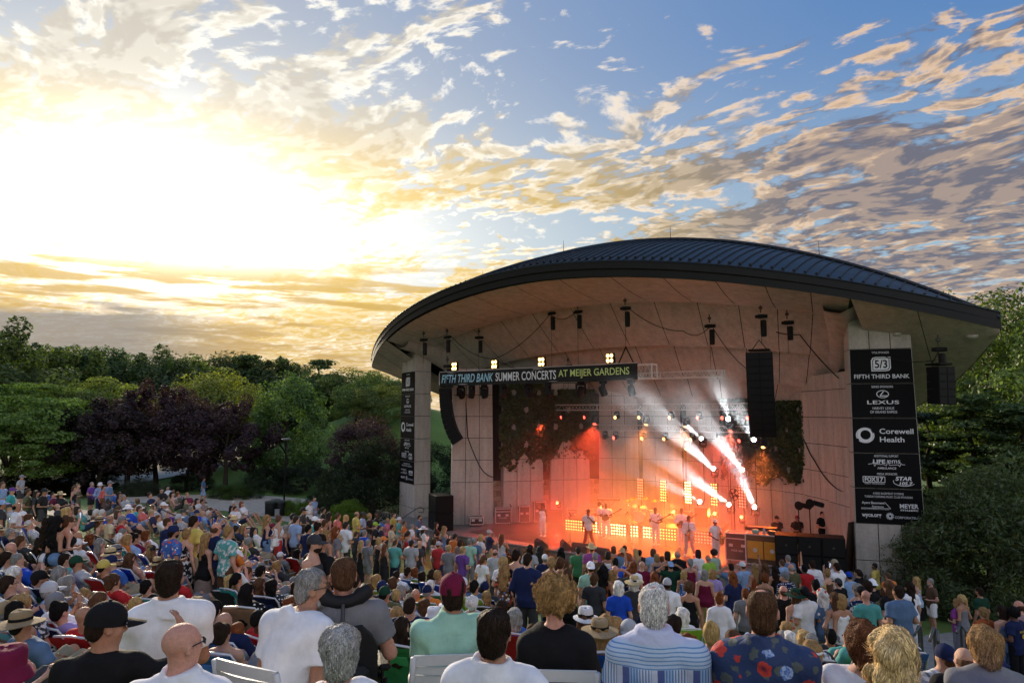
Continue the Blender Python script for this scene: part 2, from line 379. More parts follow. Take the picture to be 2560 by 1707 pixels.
# ---- materials driven by each object's own colour
def objmat(name, rough=.8, kind='plain', var=.14):
    m = bpy.data.materials.new(name); m.use_nodes = True; t = NT(m.node_tree); b = t.n['Principled BSDF']; o = t.obj(); c = t.ocol(); rn = t.ornd()
    oo = t.vm('ADD', o, t.vm('SCALE', (37.0, 53.0, 11.0), scale=rn)); b.inputs['Roughness'].default_value = rough; b.inputs['Specular IOR Level'].default_value = .12; bump = None
    if kind == 'skin':
        n = t.noise(o, 9, 4, .6); c = t.mix(t.lin(n, .35, .7, 0, .35), c, t.mix(1.0, c, (1.0, .62, .52), 'MULTIPLY'))
        at = t.n.new('ShaderNodeAttribute'); at.attribute_name = 'feat'; c = t.mix(at.outputs['Alpha'], c, t.mix(1.0, c, at.outputs['Color'], 'MULTIPLY'))
        n3 = t.noise(o, 60, 4, .7); c = t.vm('SCALE', c, scale=t.lin(n3, .3, .7, .84, 1.12)); bump = t.m('MULTIPLY', t.noise(o, 170, 3, .6), .35); b.inputs['Roughness'].default_value = .6; b.inputs['Specular IOR Level'].default_value = .35
    elif kind == 'hair':
        n = t.noise(t.vm('MULTIPLY', oo, (1, 1, .16)), 95, 3, .7); n2 = t.noise(t.vm('MULTIPLY', oo, (1, 1, .4)), 18, 3, .6); c = t.vm('SCALE', c, scale=t.m('MULTIPLY', t.lin(n, .28, .72, .45, 1.55), t.lin(n2, .3, .7, .7, 1.3)))
        if 'strand' in name: at = t.n.new('ShaderNodeAttribute'); at.attribute_name = 'tint'; c = t.vm('SCALE', c, scale=t.lin(at.outputs['Fac'], 0, 1, .4, 1.7)); b.inputs['Roughness'].default_value = .45; bump = n
    elif kind == 'plain':
        n = t.noise(oo, 7, 4, .6); c = t.vm('SCALE', c, scale=t.lin(n, .3, .7, 1 - var, 1 + var)); bump = t.m('ADD', t.noise(t.vm('MULTIPLY', oo, (1, 1, .5)), 11, 3, .55, dist=.8), t.m('MULTIPLY', t.noise(o, 220, 2), .12))
    elif kind == 'stripes':
        x, y, z = t.sep(o); s = t.m('FRACT', t.m('MULTIPLY', z, 17)); c = t.mix(t.m('GREATER_THAN', s, .62), c, t.mix(1.0, c, (.35, .35, .4), 'MULTIPLY')); c = t.mix(t.m('LESS_THAN', s, .25), c, (.75, .75, .78)); bump = t.noise(oo, 11, 3)
    elif kind == 'floral':
        v = t.voro(oo, 15, out=1); d = t.voro(oo, 15, out=0); n = t.noise(oo, 16, 3, .7)
        acc = t.mix(t.m('GREATER_THAN', t.sep(v)[0], .55), (.75, .68, .60), (.62, .10, .06)); acc = t.mix(t.m('GREATER_THAN', t.sep(v)[1], .66), acc, (.10, .22, .50)); c = t.mix(t.m('LESS_THAN', t.m('ADD', d, t.m('MULTIPLY', n, .35)), .58), c, acc); bump = t.noise(oo, 11, 3)
    elif kind == 'mottle':
        n = t.noise(oo, 13, 4, .62, dist=.4); c = t.mix(t.ss(n, .50, .58), c, (.70, .70, .70)); bump = t.noise(oo, 11, 3)
    elif kind == 'plaid':
        x, y, z = t.sep(o); s1 = t.m('LESS_THAN', t.m('FRACT', t.m('MULTIPLY', x, 14)), .4); s2 = t.m('LESS_THAN', t.m('FRACT', t.m('MULTIPLY', z, 14)), .4); c = t.mix(t.m('MULTIPLY', t.m('ADD', s1, s2), .42), (.72, .73, .76), c); bump = t.noise(oo, 11, 3)
    elif kind == 'dots':
        d = t.voro(o, 19, out=0, rnd=.15); c = t.mix(t.m('LESS_THAN', d, .30), c, (.80, .82, .82)); bump = t.noise(oo, 11, 3)
    elif kind == 'tiedye':
        x, y, z = t.sep(o); h = t.n.new('ShaderNodeHueSaturation'); t.put(h.inputs['Color'], (.75, .06, .05)); t.put(h.inputs['Hue'], t.m('ADD', t.m('MULTIPLY', t.m('ADD', z, t.m('MULTIPLY', t.noise(o, 6), .3)), 2.2), 0)); c = h.outputs[0]; bump = t.noise(oo, 11, 3)
    elif kind == 'straw':
        n = t.noise(t.vm('MULTIPLY', o, (1, 1, 6)), 60, 2, .6); c = t.vm('SCALE', c, scale=t.lin(n, .3, .7, .7, 1.25)); bump = n
    elif kind == 'bandstripe':                              # multicolour deckchair canvas
        x, y, z = t.sep(o); q = t.m('FRACT', t.m('MULTIPLY', t.m('ADD', z, t.m('MULTIPLY', y, .4)), 3.4)); c = t.ramp(q, [(0, (.55, .09, .05)), (.18, (.75, .70, .64)), (.26, (.62, .22, .05)), (.42, (.10, .24, .55)), (.58, (.70, .68, .66)), (.64, (.30, .05, .06)), (.80, (.16, .40, .62))]); m_ = t.n[-1] if False else None
    if bump is not None:
        bp = t.n.new('ShaderNodeBump'); bp.inputs['Strength'].default_value = .5; bp.inputs['Distance'].default_value = .02; t.put(bp.inputs['Height'], bump); t.l.new(bp.outputs[0], b.inputs['Normal'])
    t.put(b.inputs['Base Color'], c); MATS[name] = m; return m
SKIN = objmat('skin', kind='skin'); HAIR = objmat('hair', kind='hair'); STRAW = objmat('straw_hat', kind='straw'); LEATHER = objmat('dark_leather', .5)
CLOTH = {k: objmat('cloth_' + k, kind=k) for k in ('plain', 'stripes', 'floral', 'mottle', 'plaid', 'dots', 'tiedye', 'bandstripe')}
# ---- skeletons
def V3(*a): return np.array(a, float)
def frame(pt, lean=0.0, side=0.0, yaw=0.0):
    return np.array(Matrix.Translation(Vector(pt)) @ Matrix.Rotation(yaw, 4, 'Z') @ Matrix.Rotation(lean, 4, 'X') @ Matrix.Rotation(side, 4, 'Y'))
def tf(M, p): return (M @ np.array((p[0], p[1], p[2], 1)))[:3]
ARMS = {  # elbow, wrist, hand direction - offsets from the shoulder in torso axes (right side, x out, y forward, z up)
    'down': ((.07, -.03, -.29), (.09, .05, -.54), (0, .15, -1)), 'bent': ((.09, -.05, -.27), (-.02, .20, -.30), (-.5, .7, .15)), 'clap': ((.09, .06, -.25), (-.09, .27, -.08), (-.35, .5, .8)),
    'raise': ((.12, .05, .24), (.10, .10, .49), (0, .1, 1)), 'phone': ((.08, .16, -.20), (-.06, .30, .04), (-.1, .25, 1)), 'hip': ((.20, -.10, -.22), (.05, .06, -.38), (-.8, .4, -.3)), 'head': ((.24, .04, .10), (.02, .0, .27), (-1, .1, .1)),
    'lap': ((.035, .03, -.28), (-.07, .24, -.38), (-.8, .6, -.1)), 'rest': ((.12, .0, -.26), (.13, .25, -.30), (0, 1, -.1)), 'sax': ((.09, .05, -.26), (-.10, .25, -.22), (-.7, .5, -.3)), 'saxlow': ((.10, -.02, -.28), (-.06, .22, -.44), (-.7, .5, -.3)), 'wave': ((.17, .03, .14), (.24, .10, .38), (.1, .1, 1)), 'temple': ((.22, .14, -.14), (.15, .30, .10), (-.35, .1, .9)), 'mic': ((.10, .05, -.25), (-.10, .22, .02), (-.4, .2, .8))}
class Fig:
    """one posed figure: joints plus builders for body, garments"""
    def __init__(s, sex='m', pose='stand', armR='down', armL='down', fat=1.0, lean=0.0, h=1.76, stride=0.0, headyaw=0.0, headpitch=0.0, hipw=0.0, hunch=0.0):
        s.sex, s.pose, s.fat = sex, pose, fat; f = sex == 'f'; k = h / 1.76; s.k = k
        s.sw = (.165 if f else .190) * k * (1 + .25 * (fat - 1)); hw = .095 * k * (1 + .25 * (fat - 1))
        if pose == 'stand':
            pel = V3(0, 0, .95 * k); s.M = frame(pel, lean); st_ = stride
            s.leg = [[V3(sd * hw, 0, .93 * k), V3(sd * (hw + .01), .02 + sd * st_ * .5, .50 * k), V3(sd * (hw + .015 + hipw), -.02 + sd * st_, .09 * k)] for sd in (1, -1)]
        else:
            sh = .42 if pose == 'chair' else .24            # seat height
            pel = V3(0, -.02, sh + .10); s.M = frame(pel, lean); up = .02 if pose == 'chair' else .20
            kz = sh + .07 + up; fy = .46 if pose == 'chair' else .40
            s.leg = [[V3(sd * hw, .03, sh + .09), V3(sd * (hw + .05), fy * k, kz), V3(sd * (hw + .05), (fy + (.04 if pose == 'chair' else .30)) * k, .09)] for sd in (1, -1)]
        s.arm = []
        for sd, nm in ((1, armR), (-1, armL)):
            e, w_, d = ARMS[nm]; S_ = V3(sd * s.sw, -.01, .430 * k); fx = lambda q: V3(sd * q[0], q[1], q[2])
            s.arm.append([tf(s.M, S_), tf(s.M, S_ + fx(e) * k), tf(s.M, S_ + fx(w_) * k), (s.M[:3, :3] @ fx(d))])
        s.neck = tf(s.M, (0, -.005 + .03 * hunch, .50 * k)); s.headM = np.array(Matrix.Translation(Vector(tf(s.M, (0, .02 + .05 * hunch, .685 * k - .02 * hunch)))) @ Matrix.Rotation(headyaw, 4, 'Z') @ Matrix.Rotation(-headpitch, 4, 'X'))
    def torso(s, S, off=0.0, z0=-.12, z1=.53, arms=True, kk=.04, flare=0.0, clip=None):
        k, ft, f = s.k, s.fat, s.sex == 'f'
        zs = np.array([-.12, -.02, .06, .16, .28, .38, .46, .53]) * k
        if f: a = np.array([.15, .172, .155, .132, .148, .152, .132, .062]); b = np.array([.10, .122, .108, .095, .118, .108, .082, .056]); y = np.array([-.01, -.015, 0, .005, .02, .01, -.005, -.01])
        else: a = np.array([.135, .160, .156, .155, .172, .182, .155, .068]); b = np.array([.095, .118, .112, .110, .125, .118, .092, .062]); y = np.array([-.01, -.012, 0, .005, .01, .005, -.008, -.012])
        ga = 1 + (ft - 1) * np.array([.9, 1, 1.15, 1.2, 1, .7, .4, .3]); a = a * k * ga + off; b = b * k * (1 + (ft - 1) * np.array([.9, 1.1, 1.5, 1.6, 1.2, .8, .5, .3])) + off; y = y + (ft - 1) * .06 * np.array([0, .5, 1, 1, .6, .2, 0, 0])
        if flare: a = a + flare * np.clip((.16 * k - zs) / .28, 0, 1); b = b + flare * np.clip((.16 * k - zs) / .28, 0, 1)
        zq = np.unique(np.clip(np.concatenate([[z0 * k], zs, [z1 * k]]), z0 * k, z1 * k)); it = lambda v: np.interp(zq, zs, v)
        S.loft(s.M, zq, it(a), it(b), it(y), k=kk, clip=clip)
        return S
    def shoulders(s, S, off=0.0):
        for i, sd in enumerate((1, -1)):
            S.cap(tf(s.M, (sd * .05 * s.k, -.015, .50 * s.k)), s.arm[i][0], .048 * s.k + off, .062 * s.k * (.9 if s.sex == 'f' else 1.04) + off, k=.05)
    def arms_(s, S, off=0.0, upto=2.0, extra=0.0):
        """upto in bones: .5 half the upper arm, 2 whole arm"""
        g = (.88 if s.sex == 'f' else 1.0) * (1 + .35 * (s.fat - 1)); k = s.k
        for i in (0, 1):
            A, B, C, _ = s.arm[i]
            if upto >= 1: S.cap(A, B, .056 * g * k + off, .043 * g * k + off, k=.035)
            else:
                q = A + (B - A) * upto; d = (B - A) / np.linalg.norm(B - A); S.cap(A, A + (B - A) * (upto + .3), .056 * g * k + off, .050 * g * k + off + extra, k=.03, clip=(q, d))
            if upto > 1:
                q = B + (C - B) * (upto - 1); d = (C - B) / np.linalg.norm(C - B)
                S.cap(B, C, .043 * g * k + off, .029 * g * k + off * 1.2, k=.025, clip=(q, d) if upto < 2 else None)
    def legs_(s, S, off=0.0, upto=2.0, wide=0.0):
        g = (1 + .4 * (s.fat - 1)) * (1.04 if s.sex == 'f' else 1.0); k = s.k
        for i in (0, 1):
            A, B, C = s.leg[i]; 
            q = A + (B - A) * min(1, upto); d = (B - A) / np.linalg.norm(B - A)
            S.cap(A, B if upto >= 1 else A + (B - A) * (upto + .15), .088 * g * k + off, .058 * g * k + off + wide, k=.04, clip=(q, d) if upto < 1 else None)
            if upto >= 1:
                q = B + (C - B) * (upto - 1); d = (C - B) / np.linalg.norm(C - B); mid = B + (C - B) * .32
                S.cap(B, mid, .056 * g * k + off + wide, .056 * g * k + off + wide, k=.03, clip=(q, d) if upto < 2 else None); S.cap(mid, C, .056 * g * k + off + wide, .037 * g * k + off + wide, k=.03, clip=(q, d) if upto < 2 else None)
    def head(s, S):
        M = s.headM; R = M[:3, :3]; e = lambda c, r, k=.02, sub=False: S.ell(tf(M, c), V3(*r), R, k, sub); f = s.sex == 'f'
        e((0, -.012, .034), (.078, .098, .088)); e((0, .022, -.045), (.060 if f else .064, .068, .070), .04); e((0, .066, -.092), (.026, .022, .022), .03)
        S.cap(tf(M, (0, .088, .018)), tf(M, (0, .108, -.022)), .009, .014, k=.012); e((.016, .094, -.026), (.010, .012, .009), .01); e((-.016, .094, -.026), (.010, .012, .009), .01)
        S.cap(tf(M, (-.045, .070, .036)), tf(M, (.045, .070, .036)), .014, .014, k=.02)
        for sd in (1, -1):
            e((sd * .033, .090, .014), (.019, .014, .012), .012, True); e((sd * .033, .076, .012), (.013, .012, .010), .006); e((sd * .083, -.008, -.006), (.011, .024, .034), .012); e((sd * .086, -.004, -.006), (.006, .010, .018), .006, True); e((sd * .045, .055, -.022), (.024, .022, .022), .03)
        S.cap(tf(M, (-.020, .084, -.056)), tf(M, (.020, .084, -.056)), .0085, .0085, k=.01); S.cap(tf(M, (-.016, .084, -.066)), tf(M, (.016, .084, -.066)), .009, .009, k=.01)
        S.cap(s.neck, tf(M, (0, -.015, -.075)), .060 * s.k * (.84 if f else 1), .052 * (.84 if f else 1), k=.04)
    def hands(s, S, fine=False):
        for i, sd in enumerate((1, -1)):
            C, d = s.arm[i][2], s.arm[i][3] / np.linalg.norm(s.arm[i][3]); fo = s.arm[i][2] - s.arm[i][1]; fo = fo / np.linalg.norm(fo)
            inn = s.M[:3, :3] @ V3(-sd, 0, 0); wd_ = np.cross(d, inn)
            if np.linalg.norm(wd_) < .2: wd_ = np.cross(d, s.M[:3, :3] @ V3(0, 1, 0))
            wd_ = wd_ / np.linalg.norm(wd_); nrm = np.cross(wd_, d); k = s.k * (.92 if s.sex == 'f' else 1)
            if nrm @ inn < 0: nrm = -nrm
            R = np.stack([wd_, nrm, d], 1); pc = C + d * .05 * k; S.ell(pc, V3(.041, .017, .055) * k, R, .02); S.cap(C - fo * .02, C + d * .03 * k, .028 * k, .026 * k, k=.02); fr = .0088 * k if fine else .0105 * k
            for q, ln in ((-.031, .062), (-.011, .076), (.010, .080), (.030, .070)):
                a = C + d * .088 * k + wd_ * q * k; b = a + (d * .95 + nrm * .25) * ln * .5 * k + wd_ * q * .10; c = b + (d * .75 + nrm * .66) * ln * .5 * k; S.cap(a - d * .02, b, fr, fr * .95, k=.006); S.cap(b, c, fr * .95, fr * .8, k=.005)
            up_ = wd_ if (wd_ @ (s.M[:3, :3] @ V3(0, .6, .8))) > 0 else -wd_
            a = C + d * .028 * k + up_ * .026 * k; b = a + (d * .55 + up_ * .8 + nrm * .2) * .042 * k; c = b + (d * .9 + up_ * .3 + nrm * .3) * .034 * k; S.cap(a, b, fr * 1.25, fr * 1.1, k=.008); S.cap(b, c, fr * 1.1, fr * .9, k=.006)
    def feet(s, S, off=0.0):
        for A, B, C in s.leg:
            S.cap(C + V3(0, -.03, -.055), C + V3(0, .13, -.065), .034 + off, .030 + off, k=.03, flat=(1.25, 1, .9)); S.cap(C, C + V3(0, -.02, -.05), .034 + off, .036 + off, k=.03)
    def body(s, vox, fine=False):
        S = SDF(); s.torso(S, 0); s.shoulders(S); s.arms_(S); s.legs_(S); s.head(S); s.hands(S, fine); s.feet(S)
        for i in (0, 1): S.ell(s.arm[i][0], V3(.062, .062, .066) * s.k * (.9 if s.sex == 'f' else 1.05), None, .04)
        if s.sex == 'f':
            for sd in (1, -1): S.ell(tf(s.M, (sd * .07, .085, .285 * s.k)), V3(.062, .06, .06), None, .05)
        me = S.mesh('body', vox); Mi = np.linalg.inv(s.headM); n = len(me.vertices); co = np.empty(n * 3, 'f'); me.vertices.foreach_get('co', co); co = co.reshape(-1, 3); h = co @ Mi[:3, :3].T + Mi[:3, 3]
        col = np.zeros((n, 4), 'f'); col[:, :3] = 1
        eye = (np.abs(np.abs(h[:, 0]) - .033) < .017) & (np.abs(h[:, 2] - .013) < .010) & (h[:, 1] > .06) & (h[:, 1] < .15); col[eye] = (.10, .08, .07, 1)
        br = (np.abs(np.abs(h[:, 0]) - .034) < .022) & (np.abs(h[:, 2] - .040) < .008) & (h[:, 1] > .06) & (h[:, 1] < .15); col[br] = (.25, .2, .18, 1)
        lp = (np.abs(h[:, 0]) < .026) & (np.abs(h[:, 2] + .061) < .010) & (h[:, 1] > .075) & (h[:, 1] < .15); col[lp] = (.75, .45, .42, 1)
        a = me.attributes.new('feat', 'FLOAT_COLOR', 'POINT'); a.data.foreach_set('color', col.ravel()); me.materials.append(SKIN); return me
    def garment(s, kind, vox, wr=.006, seed=0, wf=14.0):
        S = SDF(); k = s.k; f = s.sex == 'f'; st_ = s.pose == 'stand'
        lowz = -.16 if st_ else -.06
        if kind in ('tshirt', 'polo', 'long', 'jersey'):
            o = .020; s.torso(S, o, lowz, .515, flare=.030); s.shoulders(S, .016); s.arms_(S, .020 if kind != 'jersey' else .03, {'tshirt': .62, 'polo': .66, 'long': 1.96, 'jersey': .9}[kind], .014)
            for i in (0, 1): S.ell(s.arm[i][0], V3(.072, .072, .074) * k * (.9 if f else 1.05), None, .04)
            if f:
                for sd in (1, -1): S.ell(tf(s.M, (sd * .07, .088, .285 * k)), V3(.075, .072, .07), None, .06)
            S.ell(tf(s.M, (0, .02, .575 * k)), V3(.082, .085, .062) * k, None, .012, True)
            if kind == 'polo':
                S.loft(s.M, np.array([.462, .470, .52, .572]) * k, np.array([.138, .136, .112, .092]) * k, np.array([.120, .118, .102, .088]) * k, np.array([-.016, -.016, -.014, -.006]), k=.004)
                S.ell(tf(s.M, (0, .02, .60 * k)), V3(.072, .085, .085) * k, None, .006, True)
        elif kind == 'tank':
            s.torso(S, .014, lowz, .40, flare=.030)
            for sd in (1, -1): S.cap(tf(s.M, (sd * .10 * k, .055, .37 * k)), tf(s.M, (sd * .085 * k, 0, .475 * k)), .026, .024, k=.02); S.cap(tf(s.M, (sd * .085 * k, 0, .475 * k)), tf(s.M, (sd * .10 * k, -.085, .36 * k)), .024, .03, k=.02)
            for i, sd in enumerate((1, -1)): S.ell(tf(s.M, (sd * (s.sw + .035), 0, .40 * k)), V3(.068, .2, .12) * k, None, .012, True)
            if f:
                for sd in (1, -1): S.ell(tf(s.M, (sd * .07, .088, .285 * k)), V3(.072, .07, .068), None, .05)
        elif kind == 'dress':
            s.torso(S, .014, -.10, .40)
            for sd in (1, -1): S.cap(tf(s.M, (sd * .09 * k, .07, .37 * k)), tf(s.M, (sd * .075 * k, -.08, .44 * k)), .014, .014, k=.015)
            for i, sd in enumerate((1, -1)): S.ell(tf(s.M, (sd * (s.sw + .035), 0, .42 * k)), V3(.068, .2, .13) * k, None, .012, True)
            if f:
                for sd in (1, -1): S.ell(tf(s.M, (sd * .07, .088, .285 * k)), V3(.072, .07, .068), None, .05)
            S.loft(s.M, np.array([-.80, -.5, -.2, 0, .12]) * k, np.array([.25, .225, .205, .175, .14]) * k, np.array([.22, .19, .165, .13, .10]) * k, np.zeros(5), k=.04)
        elif kind in ('trousers', 'shorts'):
            s.torso(S, .010, -.12, .10); s.legs_(S, .014 if kind == 'trousers' else .022, 1.93 if kind == 'trousers' else .92, .006 if kind == 'trousers' else .028)
            for sd in (1, -1): S.ell(tf(s.M, (sd * .07 * k, -.045, -.06 * k)), V3(.088, .082, .09) * k, None, .05)
        elif kind == 'hotshorts':
            s.torso(S, .010, -.12, .10); s.legs_(S, .02, .36, .01)
            for sd in (1, -1): S.ell(tf(s.M, (sd * .075 * k, -.06, -.05 * k)), V3(.098, .092, .10) * k, None, .05)
        elif kind == 'skirt':
            S.loft(s.M, np.array([-.58, -.3, -.08, .10]) * k, np.array([.235, .215, .185, .145]) * k, np.array([.205, .185, .15, .11]) * k, np.zeros(4), k=.04)
        elif kind == 'shoes': s.feet(S, .012)
        me = S.mesh({'tshirt': 'shirt', 'polo': 'polo_shirt', 'long': 'long_sleeved_shirt', 'jersey': 'jersey', 'tank': 'tank_top', 'hotshorts': 'shorts'}.get(kind, kind), vox, wr if kind != 'shoes' else 0, seed, wf, bias=.42)
        me.materials.append(CLOTH['plain']); return me
# ---- hair and hats, modelled round the centre of the head
def hair_mesh(style, vox=.013, seed=0):
    S = SDF(); I = None; wr, wf = .006, 60.0; faceplane = True
    cap_ = lambda g=0.0, back=0.0: S.ell((0, -.020 - back, .042), (.087 + g, .101 + g + back, .093 + g), None, .02)
    if style == 'short': cap_(); S.ell((0, -.065, -.03), (.074, .052, .075), None, .03)
    elif style == 'thinning': cap_(-.002); S.ell((0, -.065, -.03), (.074, .052, .075), None, .03); S.ell((0, -.045, .15), (.05, .056, .034), None, .02, True)
    elif style == 'crop': cap_(-.004); S.ell((0, -.065, -.02), (.072, .046, .06), None, .03); wr = .003
    elif style == 'balding': S.ell((0, -.062, -.015), (.085, .060, .062), None, .02); S.ell((0, -.03, .0), (.088, .082, .045), None, .02); wr = .005
    elif style == 'thick': cap_(.012); S.ell((0, -.06, -.03), (.085, .065, .09), None, .03); wr = .009
    elif style == 'bob': cap_(.010); S.ell((0, -.045, -.05), (.103, .078, .125), None, .04); wr = .010; wf = 45
    elif style == 'long': cap_(.009); S.ell((0, -.055, -.08), (.098, .062, .17), None, .04); S.cap((0, -.075, -.10), (0, -.105, -.36), .075, .055, k=.05, flat=(1.35, .62, 1)); wr = .012; wf = 42
    elif style == 'longcurl': cap_(.02); S.ell((0, -.06, -.08), (.125, .085, .17), None, .05); S.cap((0, -.085, -.12), (0, -.11, -.38), .10, .085, k=.05, flat=(1.3, .75, 1)); wr = .017; wf = 58
    elif style == 'curly': S.ell((0, -.022, .045), (.116, .118, .112), None, .02); S.ell((0, -.05, -.03), (.095, .07, .06), None, .04); wr = .015; wf = 58
    elif style == 'pony': cap_(.003); S.ell((0, -.06, -.02), (.080, .055, .07), None, .03); S.ell((0, -.125, .04), (.026, .03, .026), None, .015); S.cap((0, -.14, .02), (0, -.155, -.19), .034, .018, k=.03); wr = .005
    elif style == 'bun': cap_(.004); S.ell((0, -.06, -.02), (.080, .055, .07), None, .03); S.ell((0, -.085, .125), (.044, .044, .038), None, .012); wr = .007
    elif style == 'afro': S.ell((0, -.025, .055), (.135, .135, .125), None, .02); wr = .016; wf = 80
    if style not in ('balding',): S.ell((0, .092, -.030), (.072, .075, .092), None, .012, True)      # face opening
    else: S.ell((0, .06, .03), (.12, .085, .2), None, .01, True); S.ell((0, -.02, .11), (.066, .085, .065), None, .01, True)
    me = S.mesh('hair', vox, wr, seed, wf, relax=0 if style in ('curly', 'longcurl') else 1); me.materials.append(HAIR); return me
def beard_mesh():
    S = SDF(); S.ell((0, .035, -.075), (.066, .068, .058), None, .02); S.ell((0, .075, -.035), (.05, .045, .018), None, .02, True); S.cut((0, 0, -.028), (0, 0, 1)); me = S.mesh('beard', .013, .004, 3, 60); me.materials.append(HAIR); return me
def hat_mesh(kind):
    b = MB()
    if kind in ('cap', 'capback'):
        sg = 1 if kind == 'cap' else -1; rows = []
        for j in range(9):
            a = j / 8 * pi / 2; rows.append([(.094 * math.cos(a) * math.cos(t_), -.012 + .113 * math.cos(a) * math.sin(t_), .045 + .100 * math.sin(a)) for t_ in np.linspace(0, 2 * pi, 25)[:-1]])
        b.grid([[(p[0], p[1], .012) for p in rows[0]]] + rows, closed=True)
        br = []
        for s_ in np.linspace(0, 1, 5): br.append([((.088 - .012 * s_) * math.cos(t_), sg * (.085 + .125 * s_ * math.sin(t_)) - .012 - sg * .085 + sg * (.085 + .02 * math.sin(t_)) * 1.0, .022 + .02 * math.sin(t_) - .022 * s_ ) for t_ in np.linspace(.12, pi - .12, 13)])
        n0 = len(b.f); b.grid(br); b.grid([[(p[0], p[1], p[2] + .006) for p in r] for r in br], flip=True); b.lathe([(.012, 0), (.008, .008)], 8, T(0, -.012, .143))
        nm = 'baseball_cap'
    elif kind in ('fedora', 'sunhat', 'bucket', 'cowboy'):
        R_, hh, cr = dict(fedora=(.165, .105, .088), sunhat=(.215, .10, .092), bucket=(.135, .085, .095), cowboy=(.20, .115, .09))[kind]; n = 32; rows = []
        prof = [(R_, .0), (.125 if kind != 'bucket' else .115, .012), (.103, .018), (.100, .03), (cr + .006, .03 + hh * .6), (cr - .004, .03 + hh * .9), (cr * .72, .03 + hh), (.01, .03 + hh * (.86 if kind in ('fedora', 'cowboy') else 1.0))]
        if kind == 'bucket': prof[0] = (.138, -.035)
        for (r, z) in prof:
            rows.append([(r * math.cos(t_) * .92, r * math.sin(t_) * 1.1 - .012, z + .035 + ((.05 if kind == 'cowboy' else .018) * abs(math.cos(t_)) ** 2 - .012 if r > .14 else 0) - (.012 * abs(math.sin(t_)) if z > hh else 0)) for t_ in np.linspace(0, 2 * pi, n + 1)[:-1]])
        b.grid(rows, closed=True); b.grid([[(x, y, z - .006) for x, y, z in rows[0]], [(x, y, z - .006) for x, y, z in rows[2]]], closed=True, flip=True); nm = {'fedora': 'fedora_hat', 'sunhat': 'sun_hat', 'bucket': 'bucket_hat', 'cowboy': 'cowboy_hat'}[kind]
    elif kind == 'visor':
        b.tube([(.090 * math.cos(t_), .108 * math.sin(t_) - .012, .035) for t_ in np.linspace(0, 2 * pi, 29)[:-1]], .018, 6, closed=True); b.grid([[(.085 * math.cos(t_), .09 + .09 * s_ * math.sin(t_), .03 - .02 * s_) for t_ in np.linspace(.15, pi - .15, 11)] for s_ in (0, 1)]); nm = 'sun_visor'
    me = b.mesh(nm, True); me.materials.append(STRAW if kind in ('fedora', 'sunhat', 'cowboy') else CLOTH['plain']); return me
def band_mesh():
    b = MB(); b.grid([[(.104 * math.cos(t_) * .93, .104 * math.sin(t_) * 1.11 - .012, z) for t_ in np.linspace(0, 2 * pi, 33)[:-1]] for z in (.062, .092)], closed=True); me = b.mesh('hat_band', True); me.materials.append(CLOTH['plain']); return me
def shades_mesh():
    b = MB()
    for sd in (1, -1):
        b.add([(sd * .012, .108, .028), (sd * .060, .098, .028), (sd * .058, .098, -.004), (sd * .016, .107, -.004)], [(0, 1, 2, 3)]); b.tube([(sd * .062, .096, .020), (sd * .086, .0, .012)], .0035, 5)
    b.tube([(-.02, .108, .02), (.02, .108, .02)], .003, 5); me = b.mesh('sunglasses'); me.materials.append(mat('shade_glass', (.01, .01, .012), .15, .1, spec=.6)); return me
# ================================================================ WHERE PEOPLE STAND AND SIT (read off the photograph), and the lie of the land from it
PAL = {'white': (.80, .80, .84), 'cream': (.62, .52, .34), 'black': (.012, .012, .014), 'charcoal': (.045, .046, .052), 'grey': (.20, .20, .22), 'pale grey': (.42, .43, .47), 'navy': (.014, .022, .075), 'blue': (.05, .13, .42), 'royal blue': (.015, .07, .50), 'light blue': (.28, .42, .68), 'denim blue': (.10, .17, .30), 'teal': (.10, .36, .34), 'mint': (.34, .60, .48), 'pale green': (.35, .50, .42), 'green': (.04, .22, .09), 'dark green': (.012, .05, .03), 'olive': (.12, .115, .06), 'lime': (.32, .58, .06), 'yellow': (.66, .52, .13), 'orange': (.66, .19, .035), 'coral': (.68, .16, .14), 'red': (.46, .025, .03), 'maroon': (.17, .012, .045), 'pink': (.66, .22, .32), 'purple': (.15, .05, .30), 'lavender': (.38, .30, .62), 'brown': (.10, .055, .032), 'tan': (.40, .29, .17), 'turquoise': (.05, .48, .50), 'rust': (.33, .085, .03), 'mauve': (.34, .21, .22), 'taupe': (.24, .19, .165), 'denim': (.14, .24, .42), 'khaki': (.30, .25, .17), 'straw': (.55, .42, .22), 'violet': (.30, .06, .28)}
HC = {'brown': (.085, .042, .022), 'dark': (.022, .013, .009), 'black': (.008, .007, .007), 'blonde': (.44, .29, .12), 'fair': (.30, .18, .075), 'grey': (.24, .23, .22), 'white': (.60, .58, .56), 'auburn': (.16, .05, .018)}
SK = {'p': (.56, .33, .24), 't': (.44, .235, .15), 'd': (.13, .06, .036), 'r': (.60, .31, .235)}
FIGS = {}; MESH = {}
def fig(key):
    """key: sex, pose, arms (e.g. 'm-stand-down-bent-1.0')"""
    if key not in FIGS:
        sx, po, a, b_, ft = key.split('-'); ft = float(ft)
        FIGS[key] = Fig(sx, po, a, b_, ft, lean=0.0 if po == 'stand' else (.42 if po == 'low' else .12), h=1.76 if sx == 'm' else 1.66)
    return FIGS[key]
def top_h(key): return float(fig(key).headM[2, 3] + .125)
CROPS = dict(A=(0, 1180, 4.9), B=(440, 1180, 4.9), C=(0, 1387, 4.9), D=(440, 1387, 4.9), E=(880, 1280, 4.9), F=(1340, 1300, 4.9), G=(1780, 1300, 4.523), H=(2080, 1387, 4.9), I=(960, 1100, 3.92), J=(1500, 1100, 3.92))
